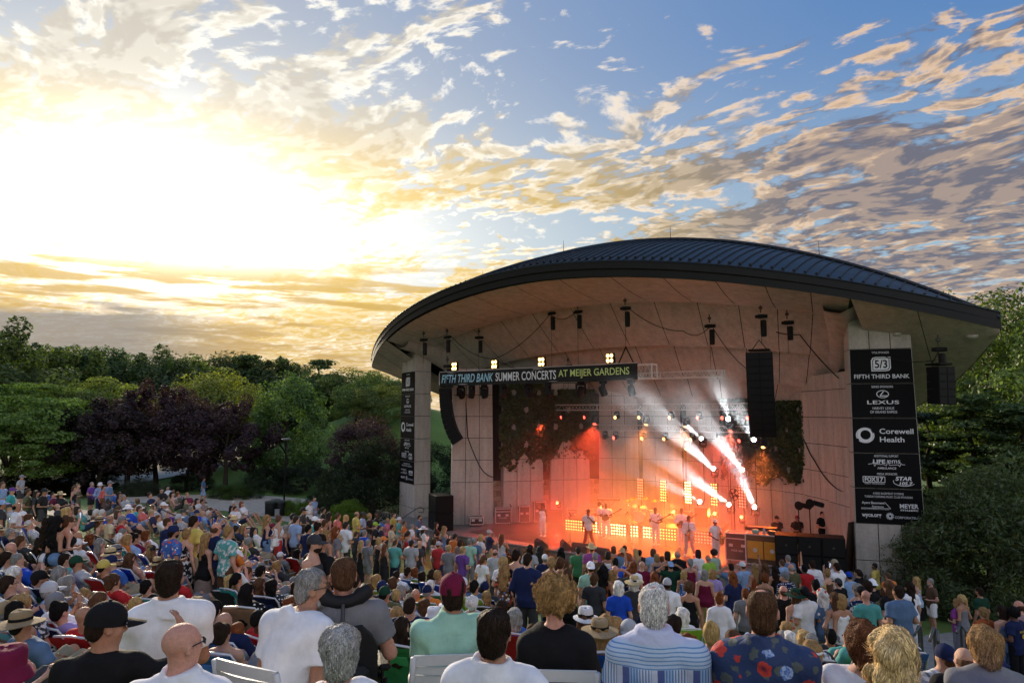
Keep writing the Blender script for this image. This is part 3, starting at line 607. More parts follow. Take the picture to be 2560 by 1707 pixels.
def cp(c, x, y): x0, y0, s = CROPS[c]; return x0 + x / s, y0 + y / s
# (crop, x, y of the head top, sex, arms, garment, colour, pattern, bottoms, colour, hair, hair colour, hat, hat colour, skin, extras)
_num = lambda q: int(q) if q.lstrip('-').isdigit() else q
def _rows(t): return [tuple(_num(q) if 0 < i < 3 else q for i, q in enumerate(r.split(','))) for r in t.replace('\n', ';').split(';') if r]
S_ = _rows('''A,30,120,m,bent-down,tshirt,light blue,,shorts,grey,short,brown,,,p,;A,145,185,m,bent-down,tshirt,turquoise,,shorts,grey,crop,grey,cap,purple,p,s;A,265,30,m,bent-bent,tshirt,pale grey,,shorts,charcoal,crop,brown,cap,grey,p,;A,345,205,m,bent-down,tshirt,olive,,trousers,charcoal,short,brown,,,t,;A,440,225,f,down-down,tshirt,charcoal,,trousers,black,long,dark,,,p,s;A,540,195,m,bent-bent,tshirt,black,,shorts,charcoal,crop,dark,cap,black,t,s;A,20,365,m,down-down,tshirt,charcoal,,shorts,pale grey,crop,brown,cap,light blue,t,;A,205,372,m,bent-down,tshirt,white,,shorts,grey,balding,black,,,t,
A,905,170,f,down-down,tank,black,,trousers,denim blue,long,brown,,,p,;A,955,143,f,bent-bent,dress,olive,,,,bun,fair,,,p,s;A,1125,140,m,bent-down,tshirt,purple,,shorts,black,short,grey,,,r,b;A,1225,135,m,bent-down,long,light blue,,trousers,navy,crop,grey,bucket,white,p,;A,1275,160,f,bent-bent,long,coral,,trousers,black,pony,dark,,,p,s;A,1345,103,m,bent-bent,tshirt,denim,,trousers,charcoal,crop,grey,cap,grey,r,;A,815,430,f,phone-bent,tank,black,,trousers,black,bob,blonde,,,r,;A,835,540,f,bent-bent,tank,black,,hotshorts,white,bun,brown,,,p,s
A,605,565,f,bent-bent,tank,black,,hotshorts,white,longcurl,dark,,,t,;A,690,555,f,bent-bent,tank,black,,hotshorts,denim,longcurl,black,,,t,;A,1215,555,f,down-down,tank,taupe,,trousers,charcoal,long,brown,sunhat,tan,p,;A,1340,548,m,down-bent,tshirt,cream,,shorts,khaki,balding,grey,,,t,;A,1490,572,m,down-bent,tshirt,red,,trousers,black,crop,grey,cap,grey,r,sP22;A,2050,557,m,down-down,tshirt,navy,,trousers,charcoal,crop,brown,,,r,b;A,2120,642,m,bent-down,tshirt,blue,floral,shorts,charcoal,short,dark,cap,navy,t,b;A,2290,697,f,down-down,dress,black,mottle2,,,bun,fair,,,p,
B,640,657,m,down-bent,tshirt,teal,mottle,shorts,brown,short,fair,,,p,;B,370,757,f,down-phone,tank,black,,skirt,taupe,long,fair,,,p,;B,490,617,m,bent-down,tshirt,navy,,trousers,charcoal,balding,brown,,,r,s;B,215,527,m,bent-down,tshirt,yellow,,shorts,khaki,short,dark,,,t,;B,1115,527,f,bent-bent,tank,navy,,trousers,denim,long,fair,,,p,;B,1180,617,m,down-bent,tshirt,white,,trousers,charcoal,crop,dark,cap,maroon,p,;B,1120,702,m,down-bent,tshirt,charcoal,,shorts,tan,thick,dark,,,p,;B,1430,625,m,down-down,tshirt,grey,plaid,trousers,charcoal,crop,dark,cap,charcoal,p,
B,1345,647,f,down-down,dress,navy,,,,bob,grey,,,p,;B,1690,755,m,down-down,tank,charcoal,,trousers,black,crop,dark,cap,charcoal,p,bR;B,1260,522,f,bent-bent,tank,white,,trousers,red,bun,brown,,,p,;B,1470,532,m,down-down,tshirt,light blue,,trousers,charcoal,short,dark,,,p,;B,1690,297,m,bent-bent,tshirt,light blue,plaid,trousers,charcoal,short,dark,,,t,s;B,1640,347,m,bent-bent,polo,white,,trousers,charcoal,short,brown,,,p,s;B,1555,430,m,bent-bent,tshirt,charcoal,,trousers,black,crop,dark,cap,black,t,;B,1435,482,m,bent-bent,tshirt,black,,trousers,black,crop,dark,cap,black,t,b
B,1805,432,m,down-down,tshirt,black,,trousers,charcoal,short,black,,,t,;B,1875,452,f,bent-bent,tank,maroon,,trousers,charcoal,longcurl,dark,,,p,;B,1985,447,m,bent-bent,tshirt,coral,,shorts,khaki,short,brown,,,t,;B,2085,432,f,bent-bent,tank,denim blue,,trousers,charcoal,long,blonde,,,p,;B,2215,420,m,bent-bent,polo,yellow,,trousers,charcoal,balding,brown,,,p,;B,2290,480,m,bent-bent,tshirt,light blue,,trousers,charcoal,crop,black,cap,charcoal,d,;B,1840,622,f,bent-bent,tank,taupe,,trousers,brown,long,fair,,,t,;B,1955,672,f,down-down,tshirt,grey,,trousers,charcoal,long,auburn,,,p,
B,2080,562,m,bent-bent,polo,white,,trousers,charcoal,short,dark,,,t,s;B,1620,637,m,bent-bent,tshirt,navy,,trousers,charcoal,short,black,,,t,;B,1735,582,f,bent-bent,tank,black,,trousers,black,bun,dark,,,t,;B,1825,562,m,down-down,tshirt,rust,,trousers,charcoal,crop,brown,,,t,;B,1700,497,m,bent-bent,tshirt,turquoise,,trousers,charcoal,crop,brown,cap,white,p,;B,1790,522,m,bent-bent,polo,black,,trousers,charcoal,balding,grey,,,r,;B,2000,822,m,down-down,tshirt,pale green,,trousers,charcoal,crop,grey,bucket,tan,p,;B,2080,777,m,down-down,tshirt,black,,trousers,black,short,grey,,,p,
B,2205,772,m,down-down,tshirt,charcoal,,trousers,charcoal,short,brown,,,t,;B,2270,847,f,down-down,dress,black,,,,long,blonde,,,p,;B,1770,757,m,bent-bent,tshirt,black,,shorts,khaki,short,dark,,,t,;E,510,5,m,bent-bent,polo,yellow,,trousers,charcoal,short,brown,,,p,s;E,640,107,m,bent-bent,tshirt,orange,,trousers,charcoal,crop,brown,,,t,;E,825,37,m,bent-bent,tshirt,denim blue,,trousers,charcoal,short,dark,,,p,b;E,872,172,f,clap-clap,long,white,,trousers,denim blue,long,dark,sunhat,white,t,;E,1030,122,f,bent-bent,tshirt,black,,trousers,black,long,dark,,,p,
E,1130,142,f,clap-bent,tank,denim blue,,trousers,charcoal,long,fair,,,p,s;E,735,147,m,bent-bent,polo,white,,trousers,charcoal,short,grey,,,p,;E,685,227,f,bent-bent,tank,red,,trousers,charcoal,pony,dark,,,t,;E,550,272,m,down-bent,tshirt,black,,shorts,denim blue,crop,grey,cap,khaki,t,F;E,720,332,m,down-bent,tshirt,white,tiedye,shorts,denim blue,crop,grey,cap,blue,p,F;E,832,312,m,down-bent,tshirt,black,,trousers,denim blue,short,brown,,,p,F;E,1010,317,f,bent-bent,tank,white,,hotshorts,olive,bob,brown,,,p,;E,1078,332,f,bent-bent,dress,royal blue,,,,long,black,,,t,
E,1182,322,f,down-down,dress,mauve,,,,bob,dark,,,t,;E,1258,257,m,bent-down,tshirt,orange,,shorts,charcoal,crop,dark,capback,black,t,;E,1322,332,f,down-down,tshirt,taupe,,hotshorts,black,bob,dark,,,t,;E,1445,322,m,down-down,tshirt,mint,,trousers,grey,short,grey,,,r,;E,1500,307,m,down-down,tshirt,denim blue,,shorts,maroon,crop,grey,,,t,;E,1580,272,f,bent-bent,tshirt,white,,hotshorts,maroon,bob,blonde,,,p,;E,1680,212,m,phone-phone,tshirt,navy,,shorts,khaki,crop,grey,cap,pale grey,p,V;E,1832,267,f,phone-phone,tank,pale grey,,hotshorts,denim,long,auburn,,,t,P
E,1755,452,m,down-down,tshirt,pale grey,,trousers,charcoal,balding,brown,,,r,;E,1872,637,f,down-down,tshirt,brown,floral,trousers,black,longcurl,fair,,,p,;E,2150,502,m,bent-bent,long,navy,,trousers,charcoal,short,dark,,,p,F;E,2010,467,f,down-down,tank,black,,trousers,black,bun,dark,,,p,;E,2180,397,f,bent-bent,tshirt,pale grey,,trousers,charcoal,long,dark,cap,charcoal,p,;E,2310,422,f,down-down,tshirt,navy,,trousers,black,long,black,,,t,;E,195,387,m,down-down,tshirt,grey,mottle,shorts,grey,short,grey,,,r,;E,400,397,f,down-down,dress,black,stripes,,,long,auburn,,,t,
E,385,292,m,bent-bent,tshirt,pale green,,trousers,charcoal,crop,dark,cap,orange,p,b;E,330,307,f,bent-bent,dress,black,,,,bob,blonde,,,p,;E,155,217,m,down-bent,tshirt,royal blue,,trousers,charcoal,short,grey,,,r,;E,490,152,m,bent-bent,polo,cream,,trousers,charcoal,crop,dark,,,t,;E,285,117,m,bent-bent,tshirt,black,,trousers,charcoal,crop,brown,cap,lime,p,;E,355,132,m,bent-bent,tshirt,navy,,trousers,charcoal,crop,brown,cap,blue,p,;E,435,72,f,bent-bent,tshirt,pink,mottle,trousers,charcoal,short,blonde,,,t,;F,50,322,f,down-down,tank,charcoal,,trousers,black,longcurl,black,,,d,
F,305,332,f,down-down,tank,brown,,trousers,denim blue,long,black,,,d,;F,515,327,m,down-down,tshirt,green,plaid,trousers,black,short,dark,,,t,;F,680,267,m,down-down,polo,violet,,trousers,charcoal,crop,brown,cowboy,straw,t,;F,725,392,m,down-bent,tshirt,brown,,trousers,charcoal,crop,grey,,,p,;F,950,317,f,down-down,tank,orange,,trousers,charcoal,bob,brown,,,p,;F,1062,342,m,bent-bent,tshirt,denim,,trousers,charcoal,crop,brown,cowboy,straw,t,;F,1085,308,m,down-down,tshirt,rust,,trousers,charcoal,short,dark,,,t,;F,880,382,f,bent-bent,tank,white,,trousers,charcoal,bob,dark,,,t,
F,970,462,m,raise-bent,tshirt,royal blue,,trousers,navy,short,black,,,t,;F,970,553,m,head-down,tshirt,charcoal,,trousers,charcoal,,,,,r,;F,1220,347,f,bent-bent,tank,mauve,,trousers,charcoal,long,blonde,,,p,;F,1270,362,m,down-down,tshirt,black,,shorts,teal,short,black,,,t,;F,1435,352,m,down-down,tshirt,light blue,,trousers,charcoal,bob,brown,,,p,;F,1480,412,f,down-down,tank,navy,,trousers,charcoal,bob,fair,,,p,;F,1545,437,m,down-bent,tshirt,pale grey,,trousers,charcoal,short,auburn,,,r,;F,1610,367,f,down-down,tank,black,stripes,trousers,black,bob,dark,,,t,
F,1730,372,m,down-down,polo,black,,trousers,charcoal,balding,grey,,,p,;F,1650,502,m,head-head,tshirt,dark green,,trousers,navy,crop,dark,capback,light blue,t,;F,1890,472,f,down-down,tank,maroon,,trousers,charcoal,pony,grey,,,p,;F,1985,362,f,down-down,tshirt,white,floral,trousers,charcoal,bob,black,,,t,;F,2110,422,m,down-down,tshirt,lime,mottle,trousers,charcoal,balding,grey,,,t,F;F,2180,367,m,down-down,tshirt,pale green,mottle,trousers,charcoal,afro,black,,,t,;F,110,412,m,down-down,tshirt,navy,,trousers,charcoal,crop,grey,cap,white,p,
F,190,447,f,down-down,tank,black,,trousers,black,pony,fair,,,p,;F,300,462,f,down-down,tank,black,,trousers,black,bun,brown,,,t,;F,670,502,m,down-down,tshirt,mint,,trousers,charcoal,crop,brown,capback,white,t,;F,820,567,f,bent-bent,tank,rust,,trousers,charcoal,longcurl,black,,,t,;F,385,597,f,down-bent,tank,black,,trousers,black,long,brown,,,p,;F,710,657,m,down-down,tshirt,charcoal,,trousers,black,thick,brown,,,p,;F,930,607,f,down-down,tank,black,,trousers,black,bob,fair,,,t,;F,1010,747,f,down-down,tshirt,royal blue,,trousers,charcoal,bob,white,,,p,
F,1130,592,f,down-down,tank,navy,,trousers,navy,bob,auburn,,,p,;F,1185,512,f,down-bent,tshirt,white,,trousers,charcoal,bob,auburn,,,r,;F,1450,637,f,down-down,tshirt,white,floral,trousers,charcoal,long,auburn,,,p,;F,1605,702,m,down-down,polo,white,,trousers,taupe,crop,dark,cap,pale grey,d,;F,1810,617,f,down-down,tank,blue,dots,trousers,navy,bob,blonde,,,t,;F,1870,757,f,down-bent,tank,black,,trousers,charcoal,curly,brown,,,t,;F,1960,562,m,down-down,polo,lavender,,trousers,black,balding,grey,,,r,;F,2060,607,f,down-down,tank,maroon,,hotshorts,denim,bob,grey,,,p,F
F,2160,602,f,bent-bent,tshirt,lavender,,trousers,charcoal,bob,fair,,,p,;F,2240,887,f,bent-bent,long,white,,trousers,charcoal,bun,auburn,,,p,;G,215,490,m,head-head,tshirt,denim,,trousers,charcoal,short,dark,,,t,;G,345,462,m,down-down,tshirt,light blue,,trousers,black,crop,brown,cap,white,p,;G,480,482,f,raise-bent,tank,rust,,trousers,charcoal,long,fair,cap,mauve,t,;G,600,492,f,down-down,tshirt,charcoal,,trousers,black,long,brown,,,p,;G,228,582,f,bent-bent,tshirt,navy,,trousers,pale grey,long,auburn,,,p,F;G,590,607,f,down-down,tank,turquoise,dots,trousers,charcoal,curly,auburn,,,t,
G,715,512,f,bent-down,tank,black,,trousers,white,long,dark,,,t,;G,790,442,m,bent-bent,polo,light blue,,trousers,charcoal,short,brown,,,p,;G,858,392,m,down-down,tshirt,denim blue,,trousers,charcoal,short,grey,,,p,;G,895,492,m,down-down,tshirt,olive,,trousers,charcoal,balding,grey,,,r,;G,830,577,m,bent-bent,tshirt,navy,dots,trousers,charcoal,crop,grey,cap,grey,p,F;G,1045,500,m,bent-bent,tshirt,red,,trousers,charcoal,short,black,,,d,;G,1130,452,m,down-raise,jersey,white,,trousers,charcoal,short,dark,,,t,P10;G,1300,557,f,down-down,tank,brown,,trousers,charcoal,bun,fair,,,p,
G,1412,482,m,phone-phone,tshirt,white,,trousers,charcoal,short,dark,,,t,P;G,1385,407,m,phone-phone,tshirt,white,,trousers,charcoal,crop,brown,cap,khaki,p,;G,1545,580,m,down-down,long,light blue,,trousers,charcoal,crop,dark,cap,royal blue,p,;G,1650,552,f,down-down,tshirt,black,,trousers,black,pony,dark,,,p,;G,1840,482,m,bent-bent,polo,yellow,,trousers,charcoal,crop,black,,,d,s;G,1990,587,m,bent-bent,tshirt,orange,,trousers,charcoal,crop,brown,,,t,;G,2125,502,m,down-down,tshirt,black,,trousers,charcoal,crop,grey,cap,white,p,;G,808,737,m,down-down,tshirt,black,,trousers,charcoal,balding,brown,,,r,
G,942,777,f,down-down,dress,cream,floral,,,bob,brown,sunhat,dark green,p,;G,1045,742,m,bent-bent,polo,white,,trousers,charcoal,crop,dark,capback,black,t,;G,1170,672,m,bent-bent,tshirt,black,,trousers,black,short,black,,,p,;G,1232,682,f,down-down,tshirt,light blue,,trousers,charcoal,pony,blonde,cap,pale grey,p,;G,1430,652,m,down-down,tshirt,black,,trousers,black,short,dark,cap,charcoal,p,;G,1642,717,f,down-down,tank,red,,trousers,charcoal,bob,grey,,,p,;G,1690,742,m,bent-bent,tshirt,navy,mottle2,trousers,charcoal,crop,dark,cap,black,t,;G,1450,837,f,hip-down,tank,white,,trousers,grey,bob,fair,,,t,
G,1392,822,f,hip-hip,tank,white,,trousers,charcoal,long,brown,,,t,;G,1740,792,m,down-down,tshirt,teal,,shorts,khaki,,,,,r,;G,1960,767,f,down-down,long,olive,,trousers,charcoal,curly,brown,,,p,;G,2105,737,m,bent-bent,tshirt,denim blue,,trousers,taupe,short,dark,,,t,F;G,1812,657,m,down-down,tshirt,black,,trousers,charcoal,crop,dark,capback,white,p,;G,1760,687,m,down-down,tshirt,black,,trousers,charcoal,thick,dark,,,p,;G,2000,692,f,bent-bent,tshirt,black,,trousers,charcoal,long,brown,,,p,;G,2230,702,f,down-down,tshirt,white,,trousers,white,long,dark,,,p,
G,2312,642,f,down-down,tank,light blue,mottle,skirt,black,long,blonde,,,p,;G,380,792,m,down-down,tshirt,grey,,trousers,charcoal,short,auburn,,,p,b;H,1205,282,m,bent-bent,tshirt,brown,floral,shorts,white,short,grey,,,r,bL;H,1530,562,f,bent-bent,tshirt,violet,,trousers,grey,long,fair,,,p,;H,1585,482,f,bent-bent,dress,grey,,,,pony,blonde,,,t,;H,1805,395,m,down-down,tshirt,dark green,,trousers,black,short,dark,,,t,b;H,1850,637,f,bent-bent,tshirt,rust,,trousers,charcoal,pony,fair,,,p,;H,2092,627,f,bent-down,tank,denim blue,,trousers,denim,bob,dark,,,p,
H,2225,642,m,down-bent,tshirt,navy,,trousers,black,curly,black,,,d,PM;H,2292,557,m,bent-bent,tshirt,mauve,,trousers,charcoal,balding,brown,,,r,''')
# seated in low folding chairs: (crop, x, y, sex, garment, colour, hair, colour, hat, hat colour, chair colour)
Q_ = _rows('''A,350,440,m,tshirt,grey,short,grey,,,blue;A,420,465,m,tshirt,purple,crop,grey,cap,white,;A,500,485,f,tank,black,bob,brown,,,;A,505,580,m,tshirt,pale grey,short,white,,,dark green;A,300,675,m,tshirt,charcoal,short,grey,,,dark green;A,340,830,m,tshirt,brown,,,,,charcoal;A,130,840,f,tshirt,black,curly,brown,,,;A,310,935,m,tshirt,denim blue,short,dark,,,pale grey;A,425,1105,f,tank,light blue,short,white,,,blue;A,395,1212,m,tshirt,charcoal,short,dark,,,blue;A,105,1222,f,tshirt,black,long,fair,,,teal;A,935,1117,f,tshirt,pale grey,long,grey,,,navy;A,1055,1222,f,tshirt,grey,bob,grey,,,navy
A,880,1275,m,tshirt,light blue,crop,grey,cap,pale grey,red;A,1145,980,m,tshirt,pale grey,crop,dark,cap,dark green,;A,1460,1030,m,tshirt,brown,crop,black,cap,yellow,red;A,1620,1067,m,tshirt,denim blue,crop,brown,fedora,tan,;A,1600,1212,f,tshirt,red,thick,brown,,,teal;A,935,1390,m,tshirt,white,crop,grey,cap,grey,red;A,750,1147,m,tshirt,green,crop,dark,cap,black,blue;A,1010,962,m,tshirt,teal,short,dark,,,navy;A,990,752,f,tshirt,white,bob,blonde,,,;A,1110,787,m,tshirt,white,crop,grey,cap,white,;A,1035,850,m,tshirt,pale grey,crop,grey,bucket,grey,red;A,1525,902,m,tshirt,black,crop,grey,fedora,straw,
A,1610,872,m,tshirt,blue,crop,grey,fedora,grey,;A,1560,977,m,tshirt,blue,crop,grey,cap,navy,;A,1740,957,f,tank,white,long,brown,,,;A,1610,727,m,tshirt,orange,short,white,,,;A,1705,742,f,tshirt,light blue,bob,fair,,,;A,1790,722,f,tshirt,maroon,bun,black,,,green;A,1650,602,f,tshirt,white,short,grey,,,blue;A,1845,572,f,tank,lime,bun,dark,,,;A,1925,567,f,tshirt,white,bob,auburn,,,;A,1310,442,m,tshirt,white,short,white,,,;A,1385,427,m,tshirt,royal blue,short,white,,,;A,1560,407,f,dress2,brown,bob,brown,,,;A,1680,382,m,tshirt,royal blue,crop,brown,fedora,white,
A,1820,297,m,tshirt,coral,short,brown,,,white;A,2095,292,m,long,pale grey,crop,grey,cap,white,white;A,1440,205,m,tshirt,blue,short,dark,,,;A,1540,180,f,tank,charcoal,long,dark,,,;A,1600,215,m,tshirt,pale grey,crop,grey,,,;A,1670,225,m,tshirt,yellow,balding,brown,,,;A,1760,215,m,tshirt,turquoise,short,brown,,,;A,1820,230,m,tshirt,pale grey,crop,brown,cap,white,;A,1920,190,m,tshirt,navy,short,dark,,,;A,2030,195,m,tshirt,black,short,dark,,,;A,2110,160,m,tshirt,white,short,black,,,;A,2180,225,f,tank,taupe,bob,dark,,,blue;A,650,185,m,tshirt,blue,short,dark,,,green
A,820,190,f,tshirt,black,long,dark,sunhat,straw,green;A,2060,260,m,tshirt,navy,crop,grey,cap,grey,;A,1970,270,f,tshirt,pale grey,bob,fair,,,;A,1560,300,f,tank,coral,curly,brown,,,;A,2290,510,m,tshirt,pale grey,crop,grey,cap,pale grey,;A,1110,705,m,tshirt,brown,,,,,;A,960,700,f,tshirt,grey,thick,dark,,,;A,430,750,m,tshirt,charcoal,short,brown,,,;A,450,960,m,tshirt,royal blue,crop,grey,,,blue;B,330,320,f,tshirt,white,bob,dark,,,;B,190,250,f,tshirt,olive,long,black,,,;B,405,325,m,tshirt,taupe,short,dark,,,;B,775,355,m,tshirt,pale grey,short,white,,,;B,875,350,f,tshirt,white,bob,auburn,,,
B,750,410,f,tshirt,white,long,black,,,;B,800,415,m,tshirt,white,short,black,,,;B,770,495,m,tshirt,denim,balding,brown,,,;B,815,500,m,tshirt,light blue,crop,brown,bucket,straw,;B,500,465,m,tshirt,royal blue,short,white,,,light blue;B,525,530,m,tshirt,denim,short,grey,,,;B,920,605,f,tank,white,long,fair,,,;B,1055,565,f,long,white,long,black,,,;B,180,445,m,tshirt,denim blue,crop,grey,cap,charcoal,;B,140,505,m,tshirt,cream,crop,grey,cap,pale grey,;B,310,557,m,tshirt,grey,crop,dark,cap,black,;B,330,640,f,tshirt,charcoal,bob,dark,,,;B,790,1022,m,polo,white,balding,dark,,,charcoal
B,1000,1047,m,tshirt,charcoal,,,,,;B,800,1217,f,tshirt,pink,bob,blonde,,,charcoal;B,895,1197,f,tank,yellow,pony,black,,,;B,1000,1312,f,tshirt,black,long,black,,,tan;B,1130,1257,f,tank,light blue,long,brown,,,tan;B,1300,1272,f,tshirt,charcoal,bob,black,,,navy;B,1165,1075,m,tshirt,charcoal,crop,grey,cap,grey,charcoal;B,1170,1115,m,tshirt,grey,thick,black,,,charcoal;B,1365,977,m,tshirt,grey,crop,grey,cap,white,;B,1230,907,m,tshirt,turquoise,crop,grey,fedora,white,navy;B,1005,867,f,tshirt,denim,bob,brown,sunhat,straw,;B,830,867,m,tshirt,orange,short,dark,,,blue
B,820,790,m,tshirt,white,crop,dark,cap,black,;B,740,890,f,tshirt,red,bob,brown,,,;B,1000,790,f,tshirt,charcoal,curly,grey,,,lime;B,800,735,f,tshirt,grey,bob,fair,,,;B,1510,757,m,tshirt,navy,short,grey,,,;B,1360,1065,f,tshirt,charcoal,bob,fair,,,blue;B,1020,1125,m,tshirt,brown,short,brown,,,dark green;B,90,1425,m,tshirt,charcoal,crop,brown,,,green;B,165,1190,m,tshirt,red,short,brown,,,tan;D,665,502,m,tshirt,navy,thick,black,,,royal blue;D,755,617,m,tshirt,navy,,,,,blue;D,1060,500,m,tshirt,charcoal,short,grey,,,royal blue;D,735,752,f,tank,turquoise,bun,dark,,,blue
D,920,920,f,tshirt,brown,bob,auburn,,,;E,695,717,m,tshirt,light blue,crop,grey,cap,white,blue;E,600,690,m,tshirt,white,short,dark,,,;E,760,642,m,tshirt,charcoal,short,dark,,,;E,840,652,f,tshirt,charcoal,bob,auburn,,,lime;E,940,702,f,tshirt,black,bob,dark,,,;E,1040,680,f,tshirt,mauve,long,dark,,,royal blue;E,1125,645,m,tshirt,charcoal,crop,fair,,,royal blue;E,460,787,m,tshirt,charcoal,crop,dark,cap,navy,green;E,410,732,f,tshirt,grey,bob,fair,,,lime;E,570,762,f,tshirt,charcoal,bob,brown,,,blue;E,685,862,f,tshirt,charcoal,long,grey,,,turquoise;E,842,892,m,tshirt,charcoal,,,,,turquoise
E,505,852,m,tshirt,olive,crop,black,cap,dark green,orange;E,597,897,f,tshirt,grey,short,blonde,,,light blue;E,752,967,m,tshirt,navy,crop,dark,,,navy;E,422,1022,m,tshirt,light blue,,,,,charcoal;E,842,1152,m,tshirt,grey,crop,grey,cap,pale grey,;E,1000,792,f,tshirt,white,short,white,,,;E,972,842,m,tshirt,orange,crop,grey,cap,navy,;E,1475,867,f,tshirt,white,bob,auburn,,,lime;E,1702,927,f,tank,black,bob,fair,,,;E,1490,987,f,tshirt,pale grey,curly,white,,,turquoise;E,1662,802,m,tshirt,charcoal,crop,dark,cap,navy,;E,1850,1035,m,tshirt,pale grey,thick,dark,,,blue
E,2055,1107,f,tshirt,blue,bob,grey,,,red;E,2265,1292,m,tshirt,charcoal,crop,brown,,,royal blue;E,735,1217,f,tshirt,black,long,dark,,,green;E,980,1010,f,tshirt,charcoal,bob,brown,,,green;E,290,830,m,tshirt,charcoal,short,brown,,,;E,135,740,m,tshirt,charcoal,crop,dark,,,;E,110,665,f,tshirt,charcoal,bob,auburn,,,;E,1400,730,m,tshirt,charcoal,crop,brown,cap,white,;E,1580,700,m,tshirt,denim blue,short,black,,,lime;F,575,997,f,tshirt,charcoal,long,brown,fedora,white,blue;F,735,1122,f,tshirt,navy,long,fair,sunhat,tan,royal blue;F,830,1082,f,tshirt,charcoal,long,fair,,,blue
F,1012,1122,f,tshirt,white,thick,fair,,,white;F,1165,1115,m,tshirt,red,crop,grey,capback,pale grey,;F,1690,1112,f,tshirt,white,curly,dark,,,;F,1840,1325,f,tshirt,charcoal,curly,auburn,,,dark green;F,1850,1405,f,tshirt,grey,short,white,,,dark green;F,2140,1160,f,tank,white,bun,blonde,,,dark green;F,2310,1270,m,tshirt,charcoal,thick,brown,,,;F,2290,1345,m,tshirt,royal blue,crop,brown,,,;F,1730,985,f,tshirt,white,bob,white,,,lime;G,790,1100,f,tshirt,charcoal,bob,fair,,,;G,740,1185,f,tshirt,charcoal,short,grey,,,;G,815,1195,f,tshirt,grey,bob,white,,,
G,970,1182,f,tshirt,charcoal,bob,blonde,,,royal blue;G,1045,1200,m,tshirt,charcoal,crop,grey,,,navy;G,1055,1262,f,tshirt,black,thick,fair,visor,white,blue;G,1260,1165,m,tshirt,charcoal,short,black,,,navy;G,1445,1170,m,tshirt,teal,crop,brown,,,blue;G,1530,1117,m,tshirt,teal,crop,brown,cap,olive,lime;G,2065,1142,m,tshirt,charcoal,crop,dark,,,;H,1120,977,m,tshirt,black,crop,brown,capback,navy,navy;H,1385,1012,m,tshirt,black,balding,brown,,,navy;H,1555,960,m,tshirt,charcoal,crop,grey,capback,navy,royal blue;H,2330,1115,m,tshirt,charcoal,crop,grey,cap,khaki,
C,45,1300,m,tshirt,charcoal,short,brown,,,;C,20,560,f,tshirt,charcoal,bob,auburn,,,red;C,330,480,m,tshirt,charcoal,crop,grey,cap,tan,dark green;C,550,432,f,tshirt,charcoal,curly,fair,,,dark green;C,490,492,f,tank,blue,short,black,,,bandstripe;C,985,507,f,tshirt,lavender,bun,black,,,navy;C,160,907,f,tshirt,white,bob,brown,,,royal blue;C,1480,402,f,tshirt,lime,pony,brown,,,lime;C,1225,370,f,tshirt,grey,long,fair,,,;C,1265,545,m,tshirt,red,,,,,red;C,1580,505,m,tshirt,charcoal,crop,grey,cap,grey,''')

# distances measured from head and shoulder sizes: (picture x, y of the head top, metres)
DS = [(228, 1208, 35.4), (53, 1186, 36), (507, 1181, 50), (42, 1256, 19), (141, 1293, 14), (304, 1297, 20), (570, 1314, 14), (433, 1311, 14), (418, 1294, 17), (273, 1292, 20), (6, 1204, 28), (70, 1222, 27), (90, 1226, 27), (785, 1334, 10.5), (668, 1323, 25), (732, 1307, 24), (785, 1240, 38), (890, 1337, 28), (920, 1359, 24), (962, 1361, 25), (992, 1335, 27.5), (1121, 1346, 29), (1175, 1346, 26), (1223, 1323, 31), (1048, 1288, 37), (984, 1281, 37.5), (1238, 1372, 23), (1262, 1410, 16), (1319, 1382, 13.2), (1350, 1366, 25), (1362, 1384, 22), (1379, 1391, 14), (1419, 1422, 14), (1445, 1367, 24), (1477, 1402, 16), (1485, 1434, 15), (1530, 1424, 16), (1546, 1452, 13), (1570, 1421, 16.6), (1599, 1374, 27), (1636, 1430, 17), (1668, 1443, 15), (1709, 1426, 21), (1740, 1415, 23), (1760, 1424, 18.5), (1722, 1454, 15), (1655, 1389, 24), (1677, 1402, 22), (1797, 1481, 13.3), (1830, 1429, 17), (1963, 1428, 19), (1827, 1408, 22), (2030, 1400, 21.5), (2122, 1428, 21.5), (2250, 1411, 28), (2187, 1407, 27), (1988, 1472, 14), (2011, 1464, 14), (2101, 1485, 13.4), (2165, 1475, 14.6), (2213, 1470, 16), (2245, 1463, 13), (2291, 1442, 23), (2326, 1445, 23.2), (2392, 1502, 19), (2448, 1468, 19.4), (2458, 1517, 15.4), (2534, 1518, 15), (1780, 1374, 26), (1970, 1387, 25), (1536, 1365, 27), (430, 1322, 14), (515, 1335, 14.3), (467, 1322, 15.5)]
